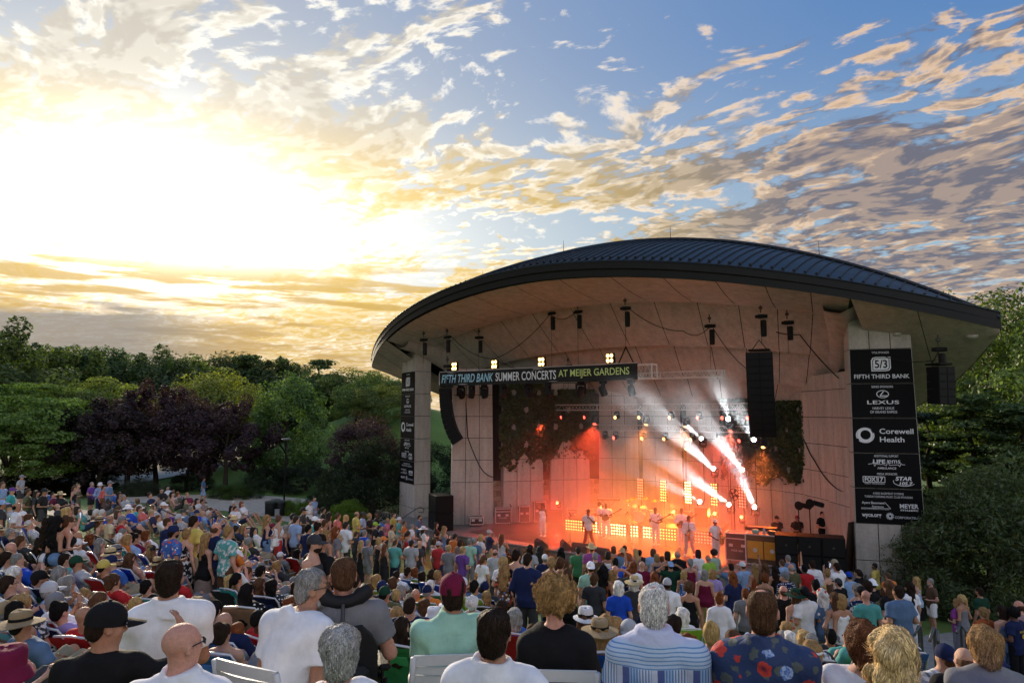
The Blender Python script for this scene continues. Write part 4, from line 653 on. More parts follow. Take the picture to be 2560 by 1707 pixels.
DQ = [(1490, 1529, 7.8), (1457, 1503, 9), (1546, 1529, 9), (1578, 1528, 7.9), (1777, 1537, 7.7), (1299, 1506, 9.3), (1052, 1515, 10.2), (966, 1489, 9.2), (1033, 1477, 9.5), (1052, 1462, 14.8), (1020, 1456, 15), (983, 1454, 12.5), (1022, 1426, 19), (1051, 1413, 19), (1181, 1457, 16), (1227, 1469, 14.5), (1184, 1481, 13), (1257, 1491, 11.5), (1030, 1528, 8.7), (601, 1389, 15), (644, 1394, 16.7), (603, 1428, 13.5), (644, 1448, 10.5), (671, 1436, 13), (691, 1365, 23), (609, 1357, 19), (646, 1357, 22), (598, 1252, 35), (542, 1275, 29), (507, 1245, 34), (628, 1303, 26), (87, 1405, 10.5), (81, 1427, 9.8), (21, 1429, 9.2), (191, 1408, 10.8), (180, 1440, 10), (191, 1464, 9.2), (234, 1380, 13), (298, 1390, 13), (331, 1398, 14), (326, 1427, 11.5), (212, 1353, 17), (355, 1375, 14), (63, 1371, 12.5), (69, 1349, 14), (103, 1298, 20), (71, 1270, 22), (61, 1318, 18), (283, 1267, 24), (343, 1258, 27), (318, 1263, 24.5), (371, 1241, 28), (427, 1240, 31), (294, 1222, 35), (431, 1213, 41), (329, 1328, 18), (376, 1297, 20), (337, 1303, 20), (133, 1218, 32), (576, 1489, 10), (594, 1513, 8.8), (656, 1489, 11), (590, 1540, 8), (100, 1487, 8.5), (201, 1490, 9), (33, 1572, 6.5), (302, 1469, 10), (250, 1462, 11), (258, 1498, 8.5), (2013, 1579, 7.8), (1994, 1561, 10.5), (2011, 1565, 10), (1955, 1543, 13), (1944, 1562, 11), (2099, 1559, 11), (2118, 1547, 10), (2058, 1557, 12), (2237, 1552, 10.7), (2309, 1586, 7.9), (2363, 1593, 7.3), (2397, 1583, 6.7), (1685, 1527, 10), (1715, 1570, 8), (1693, 1501, 12), (750, 1335, 24)]
def depth_of(px, py, tab):
    t_ = np.array(tab); d2 = ((t_[:, 0] - px) / 2.2) ** 2 + (t_[:, 1] - py) ** 2 + 30.0; w_ = d2 ** -1.6; return float(np.exp((w_ * np.log(t_[:, 2])).sum() / w_.sum()))
PLACED = []; GP = []
def place(px, py, key, hat):
    H = top_h(key) + (.02 if hat else 0); Y = depth_of(px, py, DS if '-stand-' in key else DQ); p = pix_at(px, py, Y); return p, H
for e in S_:
    px, py = cp(*e[:3]); a1, a2 = e[4].split('-'); key = '%s-stand-%s-%s-%s' % (e[3], a1, a2, '1.3' if 'F' in e[15] else '1.0'); p, H = place(px, py, key, e[12]); PLACED.append((px, py, key, p, H, e)); GP.append((p.x, p.y, p.z - H))
for e in Q_:
    px, py = cp(*e[:3]); ar = random.choice(('lap-lap', 'rest-lap', 'rest-rest', 'clap-clap')) if e[4] not in ('tank', 'dress2') else 'lap-lap'
    key = '%s-low-%s-1.0' % (e[3], ar); p, H = place(px, py, key, e[8]); PLACED.append((px, py, key, p, H, e)); GP.append((p.x, p.y, p.z - H))
def land0(x, y):
    dx_, dy_ = x - 4.5, y - 36.2; r = math.hypot(dx_, dy_); a = math.degrees(math.atan2(-dx_, -dy_)); k = 1.0
    if a > 30: k = 1 - .40 * smooth01((a - 30) / 58) - .40 * smooth01((a - 86) / 34)
    if a < 0: k = 1 - .85 * smooth01(-a / 45) * smooth01((y - 5) / 6)
    z = -1.0 + k * (1 + float(np.interp(r, (8, 12.4, 18.7, 21.4, 23.4, 25, 26.5, 28.4, 31, 33, 36.3, 60), (-1, -.55, .65, 1.2, 1.7, 2.2, 2.6, 3.1, 3.85, 4.15, 4.6, 5.0))))
    if r > 32 and y > 20: z = z + (-.6 - z) * smooth01((r - 32) / 18) * (1 if a > 60 else .5)
    return z
GPA = np.array(GP); GRES = np.array([q[2] - land0(q[0], q[1]) for q in GP])
_ok = np.abs(GRES) < 1.3; GPA = GPA[_ok]; GRES = GRES[_ok]
def ground_z(x, y):
    w_ = np.exp(-(((GPA[:, 0] - x) ** 2 + (GPA[:, 1] - y) ** 2)) / (2 * 2.0 ** 2)); s_ = w_.sum(); return land0(x, y) + float((w_ * GRES).sum() / (s_ + .6))
print('LAND residual', np.abs(GRES).mean(), (~_ok).sum())
# ================================================================ SETTING: ground, paths
def mat_ground():
    m = bpy.data.materials.new('lawn'); m.use_nodes = True; t = NT(m.node_tree); b = t.n['Principled BSDF']; p = t.pos()
    n = t.noise(p, .35, 5, .6); n2 = t.noise(p, 14, 4, .7)
    c = t.ramp(n, [(.3, (.05, .10, .018)), (.7, (.09, .17, .03))]); c = t.mix(t.lin(n2, .3, .75), c, (.15, .24, .045))
    t.put(b.inputs['Base Color'], c); b.inputs['Roughness'].default_value = .9
    bp = t.n.new('ShaderNodeBump'); bp.inputs['Strength'].default_value = .6; bp.inputs['Distance'].default_value = .05; t.put(bp.inputs['Height'], n2); t.l.new(bp.outputs[0], b.inputs['Normal'])
    return m
def mat_concrete(name, col, js=0):
    m = bpy.data.materials.new(name); m.use_nodes = True; t = NT(m.node_tree); b = t.n['Principled BSDF']; p = t.obj()
    st = t.noise(t.vm('MULTIPLY', p, (2.2, 2.2, .35)), 1.1, 6, .65); fine = t.noise(p, 55, 3, .7); sp = t.noise(p, 9, 5, .6)
    f = t.m('ADD', t.lin(st, .25, .75, .70, 1.18), t.lin(sp, .3, .7, -.10, .10)); f = t.m('ADD', f, t.lin(fine, .3, .7, -.06, .06))
    t.put(b.inputs['Base Color'], t.vm('SCALE', tuple(col), scale=f)); b.inputs['Roughness'].default_value = .85; b.inputs['Specular IOR Level'].default_value = .25
    bp = t.n.new('ShaderNodeBump'); bp.inputs['Strength'].default_value = .35; bp.inputs['Distance'].default_value = .012; t.put(bp.inputs['Height'], t.m('ADD', fine, sp)); t.l.new(bp.outputs[0], b.inputs['Normal'])
    MATS[name] = m; return m
LAWN = mat_ground()
PRECAST = mat_concrete('precast_concrete', (.50, .455, .415)); STAGE_CONC = mat_concrete('stage_concrete', (.26, .245, .23))
PATH_CONC = mat_concrete('path_concrete', (.55, .46, .36)); PLASTER = mat_concrete('rough_plaster', (.49, .435, .40))
xs = sorted(set([-900, -500, -300, -200, -150] + list(np.arange(-110, 80.1, 1.25)) + [100, 150, 220, 400, 900]))
ys = sorted(set([-300, -120, -60, -30] + list(np.arange(-15, 110.1, 1.25)) + [130, 160, 220, 300, 450, 700, 1500]))
gm = MB()
def far_rise(x, y):                                        # grassy knoll behind the stage and gentle rise under the woods
    q = max(0, 1 - math.hypot((x + 13) / 25, (y - 80) / 18)); s = smooth01((y - 60) / 50) * smooth01((-x + 12) / 20) * .6
    return 9.5 * smooth01(q) * .8 + s
gm.grid([[(x, y, ground_z(x, y) + far_rise(x, y) - (.35 if (-13.5 < to_local((x, y, 0))[0] < 13.5 and -4.2 < to_local((x, y, 0))[1] < 10) else 0)) for x in xs] for y in ys])
tag(gm.build('ground', LAWN, smooth=True), kind='structure')
def gz(x, y): return ground_z(x, y) + far_rise(x, y)
def ribbon(name, pts, wid, material, lift=.03, n=60):
    """path laid over the ground along a polyline (Catmull-Rom)"""
    P_ = [Vector(p) for p in pts]; out = []
    for i in range(len(P_) - 1):
        p0 = P_[max(0, i - 1)]; p1 = P_[i]; p2 = P_[i + 1]; p3 = P_[min(len(P_) - 1, i + 2)]
        for k in range(12):
            t_ = k / 12; out.append(.5 * ((2 * p1) + (p2 - p0) * t_ + (2 * p0 - 5 * p1 + 4 * p2 - p3) * t_ ** 2 + (3 * p1 - p0 - 3 * p2 + p3) * t_ ** 3))
    out.append(P_[-1]); b = MB(); rows = []
    for i, p in enumerate(out):
        d = (out[min(i + 1, len(out) - 1)] - out[max(i - 1, 0)]); nrm = Vector((-d.y, d.x)).normalized()
        rows.append([(p.x + nrm.x * s, p.y + nrm.y * s, gz(p.x + nrm.x * s, p.y + nrm.y * s) + lift) for s in np.linspace(-wid / 2, wid / 2, 9)])
    b.grid(rows, flip=True); return tag(b.build(name, material, smooth=True), kind='structure')
ribbon('path', [(-46, 44), (-34, 47), (-24, 50.5), (-17, 50.3), (-11.5, 47), (-9, 43), (-8.6, 39), (-10, 35)], 7.6, PATH_CONC)
ribbon('side_path', [(-46, 44), (-34, 40.5), (-26, 35.8), (-20.5, 33.8), (-16, 33.0)], 3.2, PATH_CONC, lift=.05)
ribbon('aisle_paving', [(30, 30), (22, 24.5), (16.5, 22.2), (13, 19.5), (10.5, 14.5), (9, 9), (8.2, 5)], 3.4, mat_concrete('aisle_concrete', (.30, .29, .275)), lift=.03)
# ================================================================ STAGE BUILDING
def lip_v(u): return -4.1 + .0075 * u * u
st = MB(); us = np.linspace(-13.2, 12.6, 40)
top = [(u, lip_v(u), 0) for u in us]; back = [(u, 9.5, 0) for u in us]
st.grid([top, back]); st.grid([[(u, lip_v(u), -1.25) for u in us], top])
st.grid([[(-13.2, lip_v(-13.2), -1.25), (-13.2, 9.5, -1.25)], [(-13.2, lip_v(-13.2), 0), (-13.2, 9.5, 0)]], flip=True)
st.grid([[(12.6, lip_v(12.6), -1.25), (12.6, 9.5, -1.25)], [(12.6, lip_v(12.6), 0), (12.6, 9.5, 0)]])
lipm = MB(); lipm.tube([(u, lip_v(u) - .015, -.045) for u in us], .045, 6)
so = st.build('stage_floor', STAGE_CONC, loc=SO, rot=SA); tag(so, kind='structure')
lipm.build('lip_edge', STAGE_CONC, so)
# smooth dark dance mat
mm = MB(); mp = [(-6.4, 1.6), (-6.4, -2.9), (-3, -3.35), (2, -3.4), (6.5, -3.0), (8.6, -2.4), (8.6, 3.6), (-1.5, 4.6)]
mm.add([(a, b, .008) for a, b in mp], [tuple(range(len(mp)))])
dm = mm.build('stage_mat', mat('mat_vinyl', (.035, .033, .035), .38, var=.3, scale=1.2, spec=.5), loc=SO, rot=SA)
tag(dm, 'dark smooth vinyl mat covering the middle of the stage', 'floor mat')
# ---- precast pillars: 3 slabs wide, tapering
def make_pillar(loc, rz, label, h=8.4, base_w=2.5, top_w=2.3, depth=1.0, base=0.0, group=None, rows=None, sides=True):
    t = thing('concrete_pillar', label, 'pillar', loc, rz, group)
    rows = rows or [base, 2.4, 3.67, 4.94, 6.2, 7.45, h]
    wd = lambda z: base_w + (top_w - base_w) * (z - base) / (h - base)
    core = MB(); hw0, hw1 = wd(base) / 2 - .05, wd(h) / 2 - .05; d2 = depth / 2 - .05
    core.add([(-hw0, -d2, base), (hw0, -d2, base), (hw0, d2, base), (-hw0, d2, base), (-hw1, -d2, h), (hw1, -d2, h), (hw1, d2, h), (-hw1, d2, h)],
             [(3, 2, 1, 0), (4, 5, 6, 7), (0, 1, 5, 4), (1, 2, 6, 5), (2, 3, 7, 6), (3, 0, 4, 7)])
    core.build('core', mat('joint_dark', (.05, .045, .04), .9), t)
    gp_ = .016
    for j in range(len(rows) - 1):
        z0, z1 = rows[j] + gp_, rows[j + 1] - gp_
        for i in range(3):                                 # front slabs
            b = MB(); a0, a1 = -.5 + i / 3, -.5 + (i + 1) / 3
            vs = []
            for (y_, inset) in ((-depth / 2, 0), (-depth / 2 + .08, 0)):
                for z_ in (z0, z1):
                    for q, s_ in ((a0, gp_), (a1, -gp_)): vs.append((q * wd(z_) + s_, y_ + random.uniform(-.003, .003), z_))
            b.add(vs, [(0, 1, 3, 2), (4, 6, 7, 5), (0, 2, 6, 4), (1, 5, 7, 3), (2, 3, 7, 6), (0, 4, 5, 1)])
            b.build('slab', PRECAST, t)
        if sides:
            for s_ in (-1, 1):
                b = MB(); vs = []
                for e_ in (0, .08):
                    for z_ in (z0, z1):
                        for yy in (-depth / 2 + .085, depth / 2): vs.append((s_ * (wd(z_) / 2 - e_), yy, z_))
                fs = [(0, 1, 3, 2), (4, 6, 7, 5), (0, 2, 6, 4), (1, 5, 7, 3), (2, 3, 7, 6), (0, 4, 5, 1)]
                b.add(vs, [tuple(reversed(f_)) for f_ in fs] if s_ < 0 else fs)
                b.build('side_slab', PRECAST, t)
    return t
PB = [-1.1, .55, 2.0, 3.4, 4.8, 6.2, 7.6, 9.0, 10.3]
PIL_L = make_pillar(L(-13.3, 0), math.radians(-60), 'tapered concrete pillar with sponsor boards, beside the tall hedge', 10.3, 2.6, 2.3, 1.05, -1.1, 'boarded pillars at the stage front', PB)
PIL_R = make_pillar(L(13.3, 0), math.radians(-17), 'tapered concrete pillar with sponsor boards, beside the big juniper', 10.3, 2.6, 2.3, 1.05, -1.1, 'boarded pillars at the stage front', PB)
ARC = [(-8.15, -.5), (-6.2, 1.8), (-4.4, 4.2), (-1.9, 6.0), (.85, 6.4), (3.6, 6.35), (6.1, 6.0), (8.4, 5.3), (10.2, 3.6), (11.7, 1.5)]
ARC_TXT = ['end pillar of the back wall nearest the black speaker stack', 'back-wall pillar with ivy, behind the tall flight cases', 'back-wall pillar half covered by ivy, beside the waving singer', 'bare back-wall pillar behind the keyboard player',
           'back-wall pillar behind the first upright lamp panel', 'back-wall pillar behind the middle upright lamp panels', 'dark back-wall pillar behind the last upright lamp panel', 'back-wall pillar under the right-hand ivy', 'oblique back-wall pillar behind the sound crew', 'back-wall pillar next to the right boarded pillar']
PILS = []
for i, (u, v) in enumerate(ARC):
    a = ARC[max(0, i - 1)]; b = ARC[min(len(ARC) - 1, i + 1)]
    an = math.atan2(b[1] - a[1], b[0] - a[0])
    if i == 0: an -= .12
    PILS.append((make_pillar(L(u, v), SA + an, 'precast concrete ' + ARC_TXT[i], 9.0 if i < 2 else 8.2, 2.5, 2.28, .8, 0, 'pillars of the curved back wall', sides=i in (0, 1, 2, 8, 9)), u, v, an))
# stone infill between the pillars
STONE = mat('sandstone', (.33, .22, .14), .85, var=.35, scale=2.5, bump=.5, bscale=25); STONE2 = mat('sandstone_pale', (.42, .33, .25), .85, var=.3, scale=2.5, bump=.5, bscale=25)
DARKW = mat('dark_infill', (.030, .027, .026), .9)
for i in range(len(ARC) - 1):
    (u0, v0), (u1, v1) = ARC[i], ARC[i + 1]; an = math.atan2(v1 - v0, u1 - u0); du = math.hypot(u1 - u0, v1 - v0)
    pier = thing('stone_pier', 'stone infill pier with dark upper panel between wall pillars, ' + ['left end', 'beside the ivy', 'behind the waving singer', 'left of the lamp panels', 'behind the lamp panels', 'right of the lamp panels', 'under the right ivy', 'behind the sound crew', 'by the right boarded pillar'][i], 'wall pier', L((u0 + u1) / 2, (v0 + v1) / 2), SA + an, 'stone piers of the back wall')
    b = MB(); b.box((0, .34, 5.4), (1.3, .1, 6.0)); b.build('dark_panel', DARKW, pier)
    for j in range(8):
        z0 = j * .30; k = 2 if j % 2 else 1
        for q in range(k):
            b = MB(); wq = 1.2 / k; b.box((-.6 + wq * (q + .5), .30 + random.uniform(-.02, .02), z0 + .15), (wq - .02, .3, .285), bev=.015)
            b.build('stone', random.choice((STONE, STONE2, STONE2)), pier)
# ---- roof
HW = 17.55
def wE(t_, p): return 1 - abs(t_) ** p
def eave(u, dz=0.0, db=0.0): t_ = u / HW; return (u, -(6.0 + db) * wE(t_, 2.4), 9.55 + 2.95 * wE(t_, 1.75) + dz)
def ridge(u): t_ = u / HW; return (u, .3 * wE(t_, 2), 9.95 + 5.45 * wE(t_, 2.05))
def reave(u, dz=0.0): t_ = u / HW; return (u, 10.5 * wE(t_, 5), 9.6 - 4.1 * wE(t_, 5) + dz)
roof = thing('pavilion_roof', 'long curved metal and plaster shell roof over the concert stage', 'roof', SO, SA)
METAL = mat('roof_metal', (.036, .039, .044), .5, .5, var=.22, scale=1.2, spec=.5); METAL_D = mat('roof_trim', (.022, .022, .024), .5, .3)
NU = 92; uu = np.linspace(-HW, HW, NU + 1)
def lerp3(a, b, t_): return tuple(a[i] + (b[i] - a[i]) * t_ for i in range(3))
def roof_pt(u, s):                                         # s 0 front eave .. 1 ridge .. 2 rear eave
    if s <= 1:
        e_ = eave(u, .62, .15); r_ = ridge(u); q = lerp3(e_, r_, s); return (q[0], q[1], q[2] + .18 * math.sin(pi * s) * wE(u / HW, 2))
    r_ = ridge(u); e_ = reave(u, .55); q = lerp3(r_, e_, s - 1); return (q[0], q[1], q[2] + 1.2 * math.sin(pi * (s - 1)) * wE(u / HW, 2))
# standing-seam pans, one part each across the front slope
for i in range(NU):
    b = MB(); b.grid([[roof_pt(uu[i], s), roof_pt(uu[i + 1], s)] for s in np.linspace(0, 1, 9)]); b.build('roof_pan', METAL, roof, smooth=True)
b = MB()
for i in range(1, NU):
    b.tube([(lambda q: (q[0], q[1], q[2] + .035))(roof_pt(uu[i], s)) for s in np.linspace(.01, .985, 9)], .026, 4)
    q = roof_pt(uu[i], .09); b.box((q[0], q[1], q[2] + .05), (.09, .12, .07))
b.build('standing_seams', METAL_D, roof)['kind'] = 'stuff'
b = MB(); b.grid([[roof_pt(u, s) for u in uu] for s in np.linspace(1, 2, 9)]); b.build('rear_slope', METAL, roof, smooth=True)
b = MB(); b.tube([(q[0], q[1], q[2] + .05) for q in map(ridge, uu)], .10, 6); b.build('ridge_cap', METAL, roof)
b = MB(); b.grid([[eave(u) for u in uu], [eave(u, .30, .05) for u in uu], [eave(u, .34, .14) for u in uu], [eave(u, .63, .18) for u in uu]], flip=False); b.build('front_fascia', METAL_D, roof, smooth=False)
b = MB(); b.tube([eave(u, .66, .2) for u in uu], .035, 5); b.build('gutter_trim', METAL, roof)
b = MB(); b.grid([[reave(u, -.05) for u in uu], [reave(u, .55) for u in uu]], flip=True); b.build('rear_fascia', METAL_D, roof)
for u in (-8.0, -2.2, 4.2, 11.2):
    b = MB(); q = ridge(u); b.tube([q, (q[0], q[1], q[2] + .75)], [.018, .008], 5); b.tube([q, (q[0], q[1], q[2] + .15)], .035, 5); b.build('lightning_rod', METAL_D, roof)
# ---- stepped plaster ceiling under the roof
def arc_pt(u, v0, zc, ze, hw, bow): t_ = u / hw; return (u, v0 + bow * (t_ * t_), zc - (zc - ze) * t_ * t_)
A1 = lambda u: arc_pt(u, -1.3, 11.95, 10.35, 12.2, 1.0)
A1b = lambda u: arc_pt(u, -1.15, 12.55, 10.85, 12.2, 1.0)
A2 = lambda u: arc_pt(u, 1.7, 10.0, 8.9, 11.3, .6)
A2b = lambda u: arc_pt(u, 1.85, 10.6, 9.45, 11.3, .6)
A3 = lambda u: arc_pt(u, 4.1, 8.35, 7.5, 10.6, -.4)
A3b = lambda u: arc_pt(u, 4.25, 8.9, 8.0, 10.6, -.4)
A4 = lambda u: arc_pt(u, 6.6, 6.9, 6.2, 9.4, -1.4)
seg_u = [-1, -.86, -.68, -.5, -.31, -.1, .1, .3, .48, .64, .78, .90, 1.0]
def ceiling_band(front, rear, hwf, hwr, name, thick_up=None):
    for i in range(len(seg_u) - 1):
        b = MB(); a0, a1 = seg_u[i], seg_u[i + 1]; g_ = .006
        rows = []
        for s in np.linspace(0, 1, 5):
            r_ = []
            for q in np.linspace(a0, a1, 4):
                p_ = lerp3(front(q * hwf), rear(q * hwr), s); r_.append((p_[0], p_[1], p_[2] - .10 * math.sin(pi * s)))
            r_[0] = (r_[0][0] + g_ * 3, r_[0][1], r_[0][2]); r_[-1] = (r_[-1][0] - g_ * 3, r_[-1][1], r_[-1][2]); rows.append(r_)
        b.grid(rows, flip=True)
        if thick_up: b.grid([[rear(q * hwr) for q in np.linspace(a0, a1, 4)], [thick_up(q * hwr) for q in np.linspace(a0, a1, 4)]], flip=True)
        b.build(name, PLASTER, roof)
SOFFIT = lambda u: eave(u, .02, -.35)
ceiling_band(lambda q: SOFFIT(q), A1, 12.9, 12.2, 'soffit_panel', A1b)
ceiling_band(A1b, A2, 12.2, 11.3, 'ceiling_panel', A2b)
ceiling_band(A2b, A3, 11.3, 10.6, 'ceiling_panel', A3b)
ceiling_band(A3b, A4, 10.6, 9.4, 'ceiling_panel')
b = MB()                                                   # dark lining seen only through the joints
for f_, r_, h0, h1 in ((SOFFIT, A1, 12.9, 12.2), (A1b, A2, 12.2, 11.3), (A2b, A3, 11.3, 10.6), (A3b, A4, 10.6, 9.4)):
    b.grid([[(lambda p_: (p_[0], p_[1], p_[2] + .06))(lerp3(f_(q * h0), r_(q * h1), s)) for q in np.linspace(-1, 1, 25)] for s in (0, .5, 1)], flip=True)
b.build('ceiling_lining', DARKW, roof)
# wing soffits past the pillars
for sg in (-1, 1):
    for (ua, ub) in ((12.93, 15.0), (15.03, 17.5)):
        b = MB(); rows = []
        for s in np.linspace(0, 1, 9):
            rows.append([(lambda e_, r_: (lambda q: (q[0], q[1], q[2] - .12 * math.sin(pi * s)))(lerp3(e_, r_, s)))(eave(sg * u, .02, -.35 * wE(u / HW, 2)), reave(sg * u, -.02)) for u in np.linspace(ua, ub, 7)])
        b.grid(rows, flip=sg > 0); b.build('wing_soffit', mat_concrete('wing_plaster', (.52, .45, .39)) if 'wing_plaster' not in MATS else MATS['wing_plaster'], roof)
    # curved end rib closing the stepped ceiling
    b = MB(); rows = []
    keys = [(12.85, -2.3, 10.62), (12.7, -1.0, 10.40), (12.35, 1.2, 9.45), (11.9, 3.2, 8.2), (11.2, 5.0, 6.9), (10.2, 6.2, 6.0)]
    for (ku, kv, kz) in keys:
        rows.append([(sg * (ku + .25), kv + .2, kz + .18), (sg * (ku + .1), kv, kz - .02), (sg * (ku - .45), kv - .1, kz - .30), (sg * (ku - 1.05), kv, kz - .12), (sg * (ku - 1.25), kv + .1, kz + .7)])
    b.grid(rows, flip=sg < 0); b.build('end_rib', PLASTER, roof, smooth=True)
for (u, s) in ((14.1, .22), (-14.0, .22)):
    q = lerp3(eave(u, .02, -.2), reave(u), s); b = MB(); b.lathe([(.14, -.10), (.15, -.06), (.15, .0)], 14, T(q[0], q[1], q[2] - .08)); b.build('recessed_lamp', mat('lamp_trim', (.5, .47, .43), .5), roof)
q = lerp3(eave(16.6, 0), reave(16.6), .3); b = MB(); b.lathe([(.1, -.16), (.2, -.1), (.22, .0)], 14, T(q[0], q[1], q[2] - .03)); b.build('ceiling_fixture', mat('lamp_trim', (.5, .47, .43), .5), roof)
# ================================================================ LETTERING
def text_mesh(s, w_=None, h_=None, shear=0.0, bold=0.0, ext=.004, spacing=1.0):
    """flat lettering in the xz plane facing -y, centred, stretched to w_ x h_ metres"""
    cu = bpy.data.curves.new('lettering', 'FONT'); cu.body = s; cu.size = 1; cu.shear = shear; cu.offset = bold; cu.extrude = 0; cu.space_character = spacing; cu.resolution_u = 3
    o = bpy.data.objects.new('lettering_tmp', cu); COL.objects.link(o); bpy.context.view_layer.update()
    me = bpy.data.meshes.new_from_object(o.evaluated_get(bpy.context.evaluated_depsgraph_get()))
    bpy.data.objects.remove(o); bpy.data.curves.remove(cu)
    n = len(me.vertices); co = np.empty(n * 3, 'f'); me.vertices.foreach_get('co', co); co = co.reshape(-1, 3)
    mn, mx = co[:, :2].min(0), co[:, :2].max(0); sz = np.maximum(mx - mn, 1e-6)
    kx = w_ / sz[0] if w_ else h_ / sz[1]; ky = h_ / sz[1] if h_ else kx
    out = np.zeros_like(co); out[:, 0] = (co[:, 0] - (mn[0] + mx[0]) / 2) * kx; out[:, 2] = (co[:, 1] - (mn[1] + mx[1]) / 2) * ky
    me.vertices.foreach_set('co', out.ravel()); me.materials.clear(); me.update(); me.name = 'lettering'
    return me
INK_W = mat('print_white', (.78, .79, .82), .5, var=.05); INK_B = mat('print_pale_blue', (.42, .70, .86), .5, var=.05); INK_G = mat('print_lime', (.62, .72, .26), .5, var=.05)
BOARD_K = mat('board_black', (.008, .008, .009), .6, var=.2, spec=.08); BOARD_EDGE = mat('board_edge', (.30, .29, .27), .5)
def letter(parent, s, x, z, w_=None, h_=None, y=-.012, m=None, **k):
    me = s if isinstance(s, bpy.types.Mesh) else text_mesh(s, w_, h_, **k)
    if not me.materials: me.materials.append(m or INK_W)
    return put('lettering', me, parent, (x, y, z))
def flat(parent, name, polys, m=None, y=-.012, holes=False):
    b = MB()
    for k, p in enumerate(polys): b.add([(x, y - .0007 * k, z) for x, z in p], [tuple(range(len(p)))])
    return b.build(name, m or INK_W, parent)
def ring(cx, cz, r0x, r0z, r1x, r1z, a0=0, a1=2 * pi, n=28, ox=0, oz=0):
    out = []
    for i in range(n):
        a, b_ = a0 + (a1 - a0) * i / n, a0 + (a1 - a0) * (i + 1) / n
        out.append([(cx + r0x * math.cos(a), cz + r0z * math.sin(a)), (cx + r0x * math.cos(b_), cz + r0z * math.sin(b_)), (cx + ox + r1x * math.cos(b_), cz + oz + r1z * math.sin(b_)), (cx + ox + r1x * math.cos(a), cz + oz + r1z * math.sin(a))])
    return out
def stroke(pts, wd):
    out = []
    for (a, b_) in zip(pts, pts[1:]):
        d = Vector((b_[0] - a[0], b_[1] - a[1])); n = Vector((-d.y, d.x)).normalized() * wd / 2
        out.append([(a[0] + n.x, a[1] + n.y), (a[0] - n.x, a[1] - n.y), (b_[0] - n.x, b_[1] - n.y), (b_[0] + n.x, b_[1] + n.y)])
    return out
def flatj(parent, name, quads, m=None, y=-.012):
    b = MB()
    for q in quads: b.add([(x, y, z) for x, z in q], [(0, 1, 2, 3)])
    return b.build(name, m or INK_W, parent)
TX = {}
def tm(s, w_, h_, **k):
    key = (s, w_, h_)
    if key not in TX: TX[key] = text_mesh(s, w_, h_, **k); TX[key].materials.append(INK_W)
    return TX[key]
